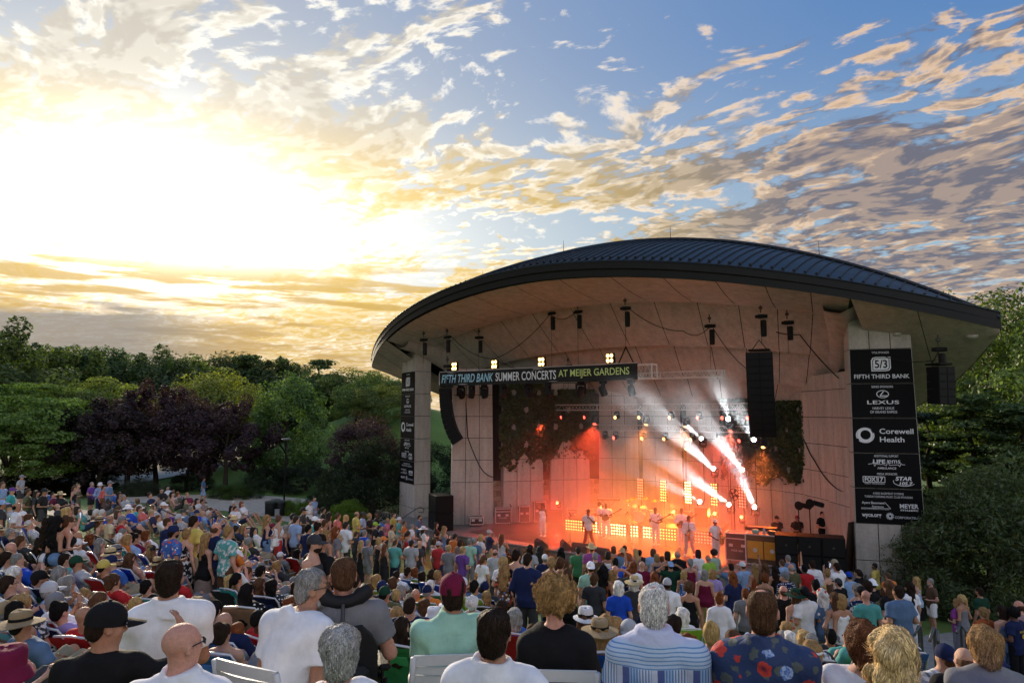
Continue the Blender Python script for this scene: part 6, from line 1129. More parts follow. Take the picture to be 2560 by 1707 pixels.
# LED battens along the riser and upright lamp panels
def led_panel(parent, nx, nz, pitch, cols, name='lamp_grid'):
    """one mesh of many small lamp domes, coloured by rows of emission"""
    b = MB()
    for i in range(nx):
        b.cm = cols(i / max(1, nx - 1))
        for j in range(nz):
            x, z = (i - (nx - 1) / 2) * pitch, (j + .5) * pitch; b.lathe([(pitch * .27, 0), (pitch * .22, .02), (pitch * .06, .03)], 8, T(x, -.03, z, rx=pi / 2))
    o = b.build(name, [emis('cell_red', (1, .10, .05), 6), emis('cell_orange', (1, .34, .08), 6), emis('cell_yellow', (1, .62, .24), 9)], parent); o['kind'] = 'stuff'; return o
riser = MB(); riser.box((4.05, 1.5, .30), (8.1, 3.0, .60)); tag(riser.build('band_riser', CASEB, loc=L(-2.6, .95), rot=SA + .07), 'low black riser for the band, lined with glowing lamp battens', 'riser')
for i in range(9):
    if i == 4: pass
    t = thing('lamp_batten', 'glowing lamp batten along the riser front, %s from the left' % ordn[i], 'stage light', L(-2.6, .95) + Matrix.Rotation(SA + .07, 3, 'Z') @ Vector((.45 + i * .9, -.05, 0)), SA + .07, 'lamp battens along the riser')
    b = MB(); b.box((0, 0, .32), (.88, .05, .62), bev=.01); b.build('housing', BLK, t)
    f0 = i / 8
    led_panel(t, 6 if i != 4 else 3, 4, .15, lambda q, f0=f0: 0 if (f0 > .86) else (1 if (f0 < .15 or f0 > .7) else 2))
for i, u in enumerate((.19, 1.6, 3.05, 4.5, 6.0)):
    t = thing('upright_light', 'upright panel of glowing lamp cells on a stand, %s from the left' % ordn[i], 'stage light', L(u, 4.55, 1.47 if i else 1.47), SA - .25, 'upright lamp panels behind the band')
    b = MB(); b.box((0, 0, .6), (.52, .06, 1.2), bev=.01); b.build('housing', BLK, t)
    led_panel(t, 3, 8, .15, lambda q, i=i: 0 if i in (0, 4) else (2 if i == 2 else 1))
    b = MB(); b.tube([(0, .06, .3), (0, .06, -1.47)], .025, 6); b.box((0, .06, -1.45), (.5, .5, .03)); b.build('stand', BLK, t)
# drum kit, keyboard, amplifier, stands
CHROME = mat('chrome', (.6, .58, .55), .18, 1.0); SHELL = mat('drum_shell', (.55, .52, .48), .35); CYM = mat('cymbal_brass', (.60, .42, .14), .25, .9)
dk = thing('drum_kit', 'drum kit glowing in the amber light on the riser', 'drum kit', L(1.2, 2.6, .6), SA + .1)
for (x, y, z, r, h, rx) in ((0, -.3, .30, .29, .40, pi / 2), (-.25, -.35, .72, .16, .2, .5), (.25, -.35, .72, .17, .2, .5), (.55, .05, .45, .21, .34, 0), (-.5, .0, .60, .18, .14, 0)):
    b = MB(); M = T(x, y, z, rx=rx); b.lathe([(r, -h / 2), (r, h / 2)], 18, M); d_ = b.build('drum', SHELL, dk); b = MB(); b.tube([(r * 1.02 * math.cos(a), r * 1.02 * math.sin(a), h / 2) for a in np.linspace(0, 2 * pi, 19)[:-1]], .012, 5, M, closed=True); b.tube([(r * 1.02 * math.cos(a), r * 1.02 * math.sin(a), -h / 2) for a in np.linspace(0, 2 * pi, 19)[:-1]], .012, 5, M, closed=True); b.build('hoop', CHROME, d_)
for (x, y, z, r) in ((-.7, -.2, 1.05, .22), (.75, -.2, 1.15, .24), (-.3, -.5, 1.25, .2), (.4, -.5, 1.3, .2)):
    b = MB(); b.lathe([(r, 0), (r * .3, .025), (.03, .05)], 18, T(x, y, z, rx=.25)); c_ = b.build('cymbal', CYM, dk); b = MB(); b.tube([(x, y, z), (x, y, .02)], .012, 5)
    for a in range(3): b.tube([(x, y, .25), (x + .2 * math.cos(a * 2.1), y + .2 * math.sin(a * 2.1), .02)], .01, 5)
    b.build('cymbal_stand', CHROME, c_)
kb = thing('keyboard', 'stage keyboard on a stand left of the drums', 'keyboard', L(-1.2, 3.3, .6), SA + .5)
b = MB(); b.box((0, 0, .92), (1.3, .34, .10), bev=.015); b.build('body', BLK, kb); b = MB(); b.box((0, -.06, .975), (1.2, .18, .015)); b.build('keys', mat('keys_white', (.7, .68, .64), .4), kb)
b = MB(); b.tube([(-.4, 0, .88), (.4, 0, 0)], .02, 6); b.tube([(.4, 0, .88), (-.4, 0, 0)], .02, 6); b.build('stand', BLK, kb)
for (u, v, w_, h_, lab) in ((4.4, 3.0, .7, .95, 'guitar amplifier on the riser behind the bass player'), (3.4, 3.2, .66, .66, 'small amplifier right of the drums')):
    t = thing('amplifier', lab, 'amplifier', L(u, v, .6), SA); b = MB(); b.box((0, 0, h_ / 2), (w_, .35, h_), bev=.02); b.build('cabinet', CASEB, t); b = MB(); b.box((0, -.18, h_ * .42), (w_ - .08, .02, h_ * .7)); b.build('grille', GRILLE, t)
def mic_stand(u, v, h, label, boom=0.0, rz=0.0):
    t = thing('microphone_stand', label, 'mic stand', W0(u, v), SA + rz, 'microphone stands'); b = MB(); b.tube([(0, 0, .02), (0, 0, h)], .012, 6)
    for a in range(3): b.tube([(0, 0, .18), (.28 * math.cos(a * 2.1 + .3), .28 * math.sin(a * 2.1 + .3), .01)], .01, 5)
    b.build('stand', BLK, t)
    if boom: b = MB(); b.tube([(-.15, 0, h - .05), (boom, 0, h + .35)], .01, 5); b.build('boom', BLK, t)
    b = MB(); b.lathe([(.016, -.16), (.02, 0), (.028, .02), (.026, .06), (.01, .075)], 10, T(boom, 0, h + (.35 if boom else 0), rx=.9)); b.build('microphone', BLK, t)
mic_stand(-4.3, -1.9, 1.5, 'mic stand in front of the waving singer'); mic_stand(-.2, -2.5, 1.45, 'mic stand beside the lead singer'); mic_stand(2.5, -1.2, 1.2, 'boom mic stand left of the guitarist', .4, 2.6); mic_stand(4.1, -.9, 1.2, 'boom mic stand near the bass player', .4, 2.8); mic_stand(.9, -2.6, 1.0, 'low mic stand on the lip right of the singer')
fan = thing('fan_stand', 'round wire fan on a tall stand at the right of the band', 'fan', L(6.9, .6, .008), SA - .3); b = MB(); b.tube([(0, 0, .01), (0, 0, 2.35)], .02, 6)
for a in range(3): b.tube([(0, 0, .3), (.35 * math.cos(a * 2.1), .35 * math.sin(a * 2.1), .01)], .015, 5)
b.build('stand', BLK, fan); b = MB(); b.tube([(.26 * math.cos(a), 0, 2.6 + .26 * math.sin(a)) for a in np.linspace(0, 2 * pi, 25)[:-1]], .018, 6, closed=True); b.tube([(.08 * math.cos(a), -.04, 2.6 + .08 * math.sin(a)) for a in np.linspace(0, 2 * pi, 13)[:-1]], .02, 6, closed=True); b.build('guard', BLK, fan)
for a in range(4): b = MB(); M = T(0, 0, 2.6) @ Matrix.Rotation(a * pi / 2 + .3, 4, 'Y'); b.add([(.03, -.03, -.05), (.22, .02, -.09), (.24, .03, .06), (.04, .01, .05)], [(0, 1, 2, 3)], M); b.build('blade', BLK, fan)
for (u, v, h, lab) in ((9.6, 1.2, 2.15, 'black stage lamp on a stand behind the sound crew, left one'), (10.2, .7, 2.35, 'black stage lamp on a stand behind the sound crew, right one')):
    t = thing('stand_light', lab, 'stage light', W0(u, v), SA - .2); b = MB(); b.tube([(0, 0, 0), (0, 0, h)], .022, 6); b.tube([(-.25, 0, .01), (0, 0, .4), (.25, 0, .01)], .015, 5); b.build('stand', BLK, t); b = MB(); b.box((-.1, 0, h + .12), (.5, .16, .2), Matrix.Rotation(.2, 4, 'Y'), bev=.04); b.lathe([(.14, -.1), (.2, .05)], 12, T(.1, -.1, h + .1, rx=pi / 2)); b.build('head', BLK, t)
for k, (u, v, an) in enumerate(((11.9, -.6, .14), (12.2, -.5, .10))):
    b = MB(); b.box((0, 0, 1.0), (.5, .06, 2.0), Matrix.Rotation(an, 4, 'X')); tag(b.build('leaning_panel', mat('panel_ply', (.05, .035, .025), .7), loc=W0(u, v), rot=SA + 1.2), ['tall dark panel leaning behind the wide speaker stack', 'dark panel leaning against the right boarded pillar'][k], 'panel')
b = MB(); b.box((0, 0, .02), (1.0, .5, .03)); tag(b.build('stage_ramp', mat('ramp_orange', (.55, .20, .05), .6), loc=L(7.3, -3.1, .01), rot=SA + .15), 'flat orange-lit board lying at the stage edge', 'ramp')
b = MB(); b.box((0, 0, .35), (.9, .5, .7), bev=.03); tag(b.build('drum_cover', mat('cover_black', (.015, .013, .013), .8), loc=L(-4.5, 2.7, .008), rot=SA + .6), 'black covered bundle beside the tallest flight case', 'cover')
# ---- theatrical smoke over the stage
sm = MB(); sm.box((1.6, -.4, 4.2), (18.4, 9.4, 8.3)); smo = sm.build('stage_smoke', None, loc=SO, rot=SA); tag(smo, kind='stuff')
m = bpy.data.materials.new('theatrical_smoke'); m.use_nodes = True; t = NT(m.node_tree); t.n.clear()
o = t.obj(); ox, oy, oz = t.sep(o)
fall = t.m('MULTIPLY', t.m('MULTIPLY', t.ss(ox, -7.4, -2.0), t.ss(ox, 10.6, 6.5)), t.m('MULTIPLY', t.ss(oy, -5.0, -3.0), t.ss(oz, 8.5, 7.0)))
nz = t.noise(t.vm('MULTIPLY', o, (1, 1, 1.3)), .75, 3, .6)
pv = t.n.new('ShaderNodeVolumePrincipled'); t.put(pv.inputs['Color'], (.9, .9, .9)); t.put(pv.inputs['Density'], t.m('MULTIPLY', fall, t.m('MULTIPLY', t.lin(nz, .35, .68, .5, 1.45), t.m('ADD', .011, t.m('MULTIPLY', t.m('EXPONENT', t.m('MULTIPLY', oz, -.85)), .20))))); t.put(pv.inputs['Anisotropy'], .25)
mo = t.n.new('ShaderNodeOutputMaterial'); t.l.new(pv.outputs[0], mo.inputs['Volume']); smo.data.materials.append(m)
m.cycles.homogeneous_volume = False if hasattr(m.cycles, 'homogeneous_volume') else None
SC.cycles.volume_step_rate = 4.0
# ================================================================ CROWD
def cmesh(key, part, vox=.0205):
    q = (key, part)
    if q not in MESH: MESH[q] = fig(key).body(vox) if part == 'body' else fig(key).garment(part, vox, seed=abs(hash(q)) % 97 if False else len(MESH))
    return MESH[q]
def hmesh(st):
    if ('hair', st) not in MESH: MESH[('hair', st)] = beard_mesh() if st == 'beard' else hair_mesh(st, .014, len(MESH))
    return MESH[('hair', st)]
def hatm(st):
    if ('hat', st) not in MESH: MESH[('hat', st)] = hat_mesh(st)
    return MESH[('hat', st)]
BAND = band_mesh(); SHADES = shades_mesh(); XMESH = {}
def setmat(o, m):
    o.material_slots[0].link = 'OBJECT'; o.material_slots[0].material = m
PEOPLE = []; USED_LABELS = set()
def top_h(key): return float(fig(key).headM[2, 3] + .125)
def person(key, loc, yaw, top, bottom, hair, skin='p', hat=None, scale=1.0, shades=False, beard=False, label=None, group=None, shoes=None, vox=None, name='person'):
    F = fig(key); r = put(name, cmesh(key, 'body'), None, loc, yaw); r.scale = (scale,) * 3; sk = SK[skin]; j = random.uniform(.88, 1.12); r.color = (sk[0] * j, sk[1] * j, sk[2] * j, 1)
    def add(kind, col, pat='plain'):
        o = put(cmesh(key, kind).name.split('.')[0], cmesh(key, kind), r); c = PAL[col]; j = random.uniform(.9, 1.1); o.color = (c[0] * j, c[1] * j, c[2] * j, 1)
        if pat != 'plain': setmat(o, CLOTH[pat])
        return o
    if bottom: add(*bottom)
    if top: add(*top)
    if shoes: add('shoes', shoes)
    HM = Matrix(F.headM)
    def onhead(nm, me, col=None):
        o = put(nm, me, r); o.matrix_local = HM
        if col is not None: j = random.uniform(.85, 1.15); o.color = (col[0] * j, col[1] * j, col[2] * j, 1)
        return o
    if hair: onhead('hair', hmesh(hair[0]), HC[hair[1]])
    if beard: onhead('beard', hmesh('beard'), HC[hair[1] if hair else 'grey'])
    if hat:
        o = onhead(hatm(hat[0]).name.split('.')[0], hatm(hat[0]), PAL[hat[1]])
        if hat[0] in ('fedora', 'sunhat', 'cowboy'): bd = put('hat_band', BAND, o); bd.color = PAL['black' if hat[1] != 'black' else 'brown'] + (1,)
    if shades: onhead('sunglasses', SHADES)
    r['category'] = 'person'; r['kind'] = 'thing'
    if group: r['group'] = group
    if label: r['label'] = label
    PEOPLE.append(dict(o=r, key=key, top=top, bottom=bottom, hair=hair, hat=hat, shades=shades, beard=beard)); return r
FOCUS = Vector((4.5, 35.0, 0))
def face_to(x, y, off=0.0): return math.atan2(FOCUS.y - y, FOCUS.x - x) - pi / 2 + off
CLOTH['mottle2'] = objmat('cloth_mottle_fine', kind='mottle')
# ---- folding lawn chair
FRAME_W = mat('chair_tube', (.60, .60, .62), .35, .3)
CH = {}
def chair_parts():
    b = MB(); r = .013
    for sx in (-1, 1):
        x = sx * .27; b.tube([(x, .42, .02), (x, .30, .22), (x, -.16, .20)], r, 6); b.tube([(x, -.30, .02), (x, .12, .24)], r, 6)
    back = [(-.26, -.16, .20), (-.26, -.42, .72), (-.22, -.46, .80), (0, -.465, .815), (.22, -.46, .80), (.26, -.42, .72), (.26, -.16, .20)]; b.tube(back, .016, 7); b.tube([(-.27, .42, .02), (.27, .42, .02)], r, 6); b.tube([(-.27, -.30, .02), (.27, -.30, .02)], r, 6)
    CH['frame'] = b.mesh('frame', True); CH['frame'].materials.append(FRAME_W)
    b = MB(); rows = [[(x, -.16 - .26 * t_ - .05 * t_ * (t_ > .9) + .03 * (1 - (x / .25) ** 2) * -1, .21 + .54 * t_) for x in np.linspace(-.25, .25, 9)] for t_ in np.linspace(0, 1.1, 9)]; b.grid(rows); b.grid([[(x, y - .008, z) for x, y, z in r_] for r_ in rows], flip=True); CH['back'] = b.mesh('back_panel', True); CH['back'].materials.append(CLOTH['plain'])
    b = MB(); rows = [[(x, -.16 + .46 * t_, .205 - .04 * math.sin(pi * t_) - .02 * (1 - (x / .25) ** 2)) for x in np.linspace(-.25, .25, 7)] for t_ in np.linspace(0, 1, 6)]; b.grid(rows, flip=True); b.grid([[(x, y, z - .008) for x, y, z in r_] for r_ in rows]); CH['seat'] = b.mesh('seat_panel', True); CH['seat'].materials.append(CLOTH['plain'])
    b = MB(); b.box((0, .08, 0), (.05, .40, .025), bev=.008); b.tube([(0, .2, 0), (0, .24, -.24)], .012, 6); CH['arm'] = b.mesh('armrest'); CH['arm'].materials.append(FRAME_W)
    b = MB(); b.box((0, 0, 0), (.30, .035, .14), bev=.012); CH['pouch'] = b.mesh('back_pouch'); CH['pouch'].materials.append(CLOTH['plain'])
chair_parts()
def lawn_chair(loc, yaw, col, label, scale=1.0, pouch=False):
    t = thing('lawn_chair', label, 'folding chair', loc, yaw, 'folding chairs on the slope'); t.scale = (scale,) * 3; put('frame', CH['frame'], t)
    for nm in ('back', 'seat'):
        o = put(CH[nm].name.split('.')[0], CH[nm], t); o.color = PAL.get(col, (.3, .1, .1)) + (1,)
        if col == 'bandstripe': setmat(o, CLOTH['bandstripe'])
    for sx in (-1, 1): put('armrest', CH['arm'], t, (sx * .28, -.02, .42))
    if pouch: o = put('back_pouch', CH['pouch'], t, (0, -.40, .62), (.45, 0, 0)); o.color = tuple(min(1, c * 1.6) for c in PAL.get(col, (.2, .2, .3))) + (1,)
    return t
CHAIRS = []
def prints(r, kind, key):
    """lettering worn on the back"""
    F = fig(key); M = Matrix(F.M); sh = [c for c in r.children if c.name.split('.')[0] in ('shirt', 'jersey')][0]
    if kind == '22':
        o = flat(sh, 'print_field', [[(-.09, -.09), (.09, -.09), (.09, .09), (-.09, .09)]], BOARD_K, 0); o.matrix_local = M @ T(0, -.155, .30, rx=-.06)
        o2 = flat(sh, 'print_diamond', [[(0, -.085), (.085, 0), (0, .085), (-.085, 0)]], INK_W, 0); o2.matrix_local = M @ T(0, -.158, .30, rx=-.06)
        me = text_mesh('22', .07, .055, bold=.02); me.materials.append(BOARD_K); o3 = put('lettering', me, sh); o3.matrix_local = M @ T(0, -.161, .30, rx=-.06)
    if kind == '10':
        m_ = mat('print_number', (.05, .03, .22), .6); me = text_mesh('10', .20, .20, bold=.05); me.materials.append(m_); o = put('lettering', me, sh); o.matrix_local = M @ T(0, -.165, .22, rx=-.05)
        me = text_mesh('JORDAN'[:0] + 'HORMAN', .20, .04); me.materials.append(m_); o = put('lettering', me, sh); o.matrix_local = M @ T(0, -.165, .37, rx=-.05)
    if kind == 'M':
        m_ = mat('print_gold', (.62, .42, .05), .6); me = text_mesh('MICHIGAN', .24, .05, bold=.02); me.materials.append(m_); o = put('lettering', me, sh); o.matrix_local = M @ T(0, -.165, .34, rx=-.05)
        o = flat(sh, 'emblem', [[(.05 * math.cos(a), .05 * math.sin(a)) for a in np.linspace(0, 2 * pi, 13)[:-1]]], m_, 0); o.matrix_local = M @ T(0, -.166, .24, rx=-.05)

def base_z(p, H):
    g_ = gz(p.x, p.y); z = min(g_ + .10, max(g_ - .10, p.z - H)); return z
for (px, py, key, p, H, e) in PLACED:
    z = base_z(p, H); s = min(1.07, max(.92, (p.z - z) / H))
    if '-stand-' in key:
        c, x, y, sx, arms, gk, gc, pat, bk, bc, hs, hcol, hat, hatc, sk, ex = e
        yaw = face_to(p.x, p.y, random.uniform(-.3, .3)); yaw = -1.7 if 'R' in ex else (1.45 if 'L' in ex else yaw)
        r = person(key, (p.x, p.y, z), yaw, (gk, gc, pat or 'plain'), (bk, bc) if bk else None, (hs, hcol) if hs else None, sk, (hat, hatc) if hat else None, s, 's' in ex, 'b' in ex, group='people standing in the audience')
        PEOPLE[-1]['px'] = (px, py)
        for k_ in ('22', '10', 'M'):
            if 'P' + k_ in ex: prints(r, k_, key)
    else:
        c, x, y, sx, gk, gc, hs, hcol, hat, hatc, chc = e
        if gk == 'dress2': gk = 'tank'
        yaw = face_to(p.x, p.y, random.uniform(-.2, .2))
        person(key, (p.x, p.y, z), yaw, (gk, gc, random.choice(('plain',) * 10 + ('mottle', 'plaid', 'dots'))), ('shorts', random.choice(('khaki', 'navy', 'charcoal', 'denim', 'grey'))), (hs, hcol) if hs else None, random.choice('pppttr'), (hat, hatc) if hat else None, s, random.random() < .35, False, group='people seated in low chairs on the slope')
        PEOPLE[-1]['px'] = (px, py)
        CHAIRS.append(((p.x, p.y, z), yaw, chc or random.choice(('blue', 'royal blue', 'navy', 'green', 'charcoal', 'dark green', 'turquoise')), s, PEOPLE[-1]))
# ---- the rest of the audience, filling the slope between them
occ = [q['px'] + (pix_of(q['o'].location)[2],) for q in PEOPLE]
def inpoly(x, y, P_):
    c = False; j = len(P_) - 1
    for i in range(len(P_)):
        if (P_[i][1] > y) != (P_[j][1] > y) and x < (P_[j][0] - P_[i][0]) * (y - P_[i][1]) / (P_[j][1] - P_[i][1]) + P_[i][0]: c = not c
        j = i
    return c
SEAT_POLY = [(0, 1215), (160, 1205), (300, 1200), (470, 1195), (545, 1235), (560, 1290), (700, 1330), (760, 1320), (880, 1390), (1000, 1420), (1200, 1440), (1400, 1520), (1300, 1600), (900, 1600), (500, 1590), (300, 1590), (0, 1600)]
STAND_POLY = [(640, 1300), (760, 1265), (900, 1262), (1000, 1290), (1100, 1320), (1250, 1375), (1330, 1380), (1500, 1372), (1700, 1380), (1900, 1400), (2050, 1390), (2150, 1420), (2220, 1450), (2200, 1500), (1900, 1500), (1600, 1480), (1300, 1470), (1000, 1440), (750, 1380)]
cols_ = ['white', 'white', 'pale grey', 'grey', 'charcoal', 'charcoal', 'black', 'black', 'black', 'navy', 'navy', 'blue', 'light blue', 'denim blue', 'teal', 'green', 'olive', 'red', 'maroon', 'coral', 'lavender', 'purple', 'brown', 'royal blue', 'tan']
hs_m = ['short', 'crop', 'thick', 'balding', 'short', 'crop']; hs_f = ['bob', 'long', 'pony', 'bun', 'long', 'longcurl', 'curly', 'bob']; hc_ = ['brown', 'dark', 'black', 'blonde', 'fair', 'grey', 'white', 'auburn', 'brown', 'grey']
def filler(n, poly, pose, tries=6000):
    k = 0; xs_ = [q[0] for q in poly]; ys_ = [q[1] for q in poly]
    for _ in range(tries):
        if k >= n: return
        px, py = random.uniform(max(0, min(xs_)), max(xs_)), random.uniform(min(ys_), max(ys_))
        if not inpoly(px, py, poly): continue
        sx = random.choice('mf'); hat = (random.choice(('cap', 'cap', 'cap', 'capback', 'bucket', 'fedora', 'sunhat')), random.choice(('white', 'navy', 'black', 'pale grey', 'tan', 'straw', 'charcoal', 'red', 'khaki'))) if random.random() < .28 else None
        if hat and hat[0] in ('fedora', 'sunhat'): hat = (hat[0], random.choice(('straw', 'tan', 'white')))
        ar = random.choice(('lap-lap', 'rest-lap', 'rest-rest', 'clap-clap')) if pose == 'low' else random.choice(('down-down', 'bent-bent', 'bent-down', 'clap-clap') if sx == 'm' else ('down-down', 'bent-bent', 'down-bent'))
        key = '%s-%s-%s-1.0' % (sx, pose, ar); H = top_h(key) + (.02 if hat else 0); Y = depth_of(px, py, DS if pose == 'stand' else DQ)
        if Y < 6.0 or Y > 52: continue
        w_ = FPX * .26 / Y; bad = False
        for (ox, oy, oY) in occ:
            if abs(ox - px) < w_ * 1.0 and abs(oy - py) < w_ * 1.25 and abs(oY - Y) < 14: bad = True; break
            if abs(oY - Y) < .45 and abs(ox - px) < w_ * 1.9: bad = True; break
        if bad: continue
        p = pix_at(px, py, Y); z = base_z(p, H); yaw = face_to(p.x, p.y, random.uniform(-.35, .35)); u_, v_ = to_local(p)
        if -13.6 < u_ < 13 and v_ > lip_v(u_) - .9: continue
        gk = random.choice(('tshirt', 'tshirt', 'polo', 'tshirt')) if sx == 'm' else random.choice(('tshirt', 'tank', 'tshirt', 'tank'))
        if gk == 'polo' and pose == 'low': gk = 'tshirt'
        person(key, (p.x, p.y, z), yaw, (gk, random.choice(cols_), random.choice(('plain',) * 12 + ('mottle', 'stripes', 'plaid', 'dots', 'floral'))), (random.choice(('shorts', 'trousers')) if pose != 'low' else 'shorts', random.choice(('khaki', 'navy', 'charcoal', 'denim', 'grey', 'black'))), None if (sx == 'm' and random.random() < .12) else (random.choice(hs_m if sx == 'm' else hs_f), random.choice(hc_)) if not hat else (random.choice(('crop', 'short')) if sx == 'm' else random.choice(('long', 'bob')), random.choice(hc_)), random.choice('ppppttrrd'), hat, random.uniform(.94, 1.05), random.random() < .3, False, group='people seated in low chairs on the slope' if pose == 'low' else 'people standing in the audience')
        PEOPLE[-1]['px'] = (px, py); occ.append((px, py, Y)); k += 1
        if pose == 'low' and random.random() < .75: CHAIRS.append(((p.x, p.y, z), yaw, random.choice(('blue', 'royal blue', 'navy', 'green', 'charcoal', 'dark green', 'turquoise', 'lime', 'red', 'white', 'bandstripe')), 1.0, PEOPLE[-1]))
N0 = len(PEOPLE); filler(70, SEAT_POLY, 'low'); filler(16, STAND_POLY, 'stand'); print('fillers', len(PEOPLE) - N0)

for (loc, yaw, col, sc_, pr) in CHAIRS: pr['chair'] = (loc, yaw, col, sc_)
# ================================================================ FOREGROUND ROW
def stripe_shirt():
    m = bpy.data.materials.new('shirt_blue_stripe'); m.use_nodes = True; t = NT(m.node_tree); b = t.n['Principled BSDF']; o = t.vm('ADD', t.obj(), t.vm('SCALE', t.vm('SUBTRACT', t.noise(t.obj(), 5, 2, out=1), (.5, .5, .5)), scale=.012)); x, y, z = t.sep(o)
    fx = t.m('FRACT', t.m('MULTIPLY', t.m('ADD', x, .02), 5.2)); fine = t.m('FRACT', t.m('MULTIPLY', x, 62)); blk = t.ramp(fx, [(0, (.60, .66, .80)), (.16, (.62, .68, .80)), (.17, (.09, .13, .34)), (.36, (.09, .13, .34)), (.37, (.36, .52, .76)), (.62, (.36, .52, .76)), (.63, (.62, .68, .80))])
    blk = t.mix(t.m('MULTIPLY', t.m('GREATER_THAN', fine, .62), t.m('GREATER_THAN', fx, .36)), blk, (.08, .22, .46)); hz = t.m('FRACT', t.m('MULTIPLY', z, 46)); yoke = t.mix(t.m('GREATER_THAN', hz, .70), (.50, .62, .80), (.13, .30, .58)); c = t.mix(t.m('GREATER_THAN', z, .905), blk, yoke); c = t.mix(t.m('GREATER_THAN', z, 1.035), c, (.56, .60, .80))
    t.put(b.inputs['Base Color'], c); b.inputs['Roughness'].default_value = .85; bp = t.n.new('ShaderNodeBump'); bp.inputs['Strength'].default_value = .5; bp.inputs['Distance'].default_value = .025; t.put(bp.inputs['Height'], t.noise(t.obj(), 10, 4, .6, dist=.8)); t.l.new(bp.outputs[0], b.inputs['Normal']); return m
def flower_shirt():
    m = bpy.data.materials.new('shirt_big_flowers'); m.use_nodes = True; t = NT(m.node_tree); b = t.n['Principled BSDF']; o = t.obj(); ow = t.vm('ADD', o, t.vm('SCALE', t.vm('SUBTRACT', t.noise(o, 22, 2, out=1), (.5, .5, .5)), scale=.045))
    d1 = t.voro(ow, 9.5, out=0); r1 = t.sep(t.voro(ow, 9.5, out=1))[0]; n = t.noise(o, 60, 2); leaf = t.voro(t.vm('ADD', ow, (3.3, 1.7, .4)), 13, out=0); c = t.mix(t.ss(leaf, .42, .34), (.022, .045, .13), (.10, .12, .11))
    red = t.mix(t.ss(d1, .05, .30), (.12, .02, .06), t.mix(n, (.72, .07, .035), (.40, .02, .02))); blu = t.mix(t.ss(n, .42, .6), (.10, .20, .55), (.38, .50, .74)); mask = t.ss(d1, .40, .36); c = t.mix(t.m('MULTIPLY', mask, t.m('GREATER_THAN', r1, .62)), c, red); c = t.mix(t.m('MULTIPLY', mask, t.m('LESS_THAN', r1, .36)), c, blu)
    t.put(b.inputs['Base Color'], c); b.inputs['Roughness'].default_value = .8; bp = t.n.new('ShaderNodeBump'); bp.inputs['Strength'].default_value = .5; bp.inputs['Distance'].default_value = .025; t.put(bp.inputs['Height'], t.noise(o, 10, 4, .6, dist=.8)); t.l.new(bp.outputs[0], b.inputs['Normal']); return m
STRAND = objmat('hair_strand', kind='hair')
def strands(hm, n, length, seed, curl=0.0, down=.55, lift=.004, wid=.0020):
    """loose strands rooted on the hair surface, one mesh"""
    rg = np.random.default_rng(seed); nv = len(hm.vertices); co = np.empty(nv * 3, 'f'); hm.vertices.foreach_get('co', co); co = co.reshape(-1, 3); no = np.empty(nv * 3, 'f'); hm.vertex_normals.foreach_get('vector', no); no = no.reshape(-1, 3)
    idx = rg.integers(0, nv, n); P = co[idx].astype(float) + no[idx] * lift * rg.uniform(-.5, 1, (n, 1)); N = no[idx].astype(float)
    crown = np.array((0, -.03, .10)); out = P - crown; t = out - N * (out * N).sum(1, keepdims=True); t /= np.linalg.norm(t, axis=1, keepdims=True) + 1e-6; t = t + rg.normal(size=(n, 3)) * .13; t[:, 2] -= down * .5; t /= np.linalg.norm(t, axis=1, keepdims=True)
    K = 5; L_ = length * rg.uniform(.5, 1.25, (n, 1)); rings = []; ph = rg.uniform(0, 6.3, (n, 1)); p = P.copy()
    for k in range(K + 1):
        side = np.cross(t, N); side /= np.linalg.norm(side, axis=1, keepdims=True) + 1e-6; w_ = wid * (1 - .7 * k / K); off = (np.sin(ph + k * 1.9) * side + np.cos(ph + k * 1.9) * N) * curl
        rings.append((p + off - side * w_, p + off + side * w_)); p = p + t * L_ / K; t = t - N * .34 + np.array((0, 0, -down * .16)); t /= np.linalg.norm(t, axis=1, keepdims=True)
    V_ = np.stack([q for r in rings for q in r], 1).reshape(-1, 3); m = 2 * (K + 1); base = np.arange(n)[:, None] * m; F_ = np.concatenate([np.stack([base[:, 0] + 2 * k, base[:, 0] + 2 * k + 1, base[:, 0] + 2 * k + 3, base[:, 0] + 2 * k + 2], 1) for k in range(K)])
    me = bpy.data.meshes.new('strands'); me.from_pydata(V_.tolist(), [], F_.tolist()); me.polygons.foreach_set('use_smooth', [True] * len(F_)); me.materials.append(STRAND); a_ = me.attributes.new('tint', 'FLOAT', 'POINT'); a_.data.foreach_set('value', np.repeat(rg.uniform(0, 1, n), m).astype('f')); return me
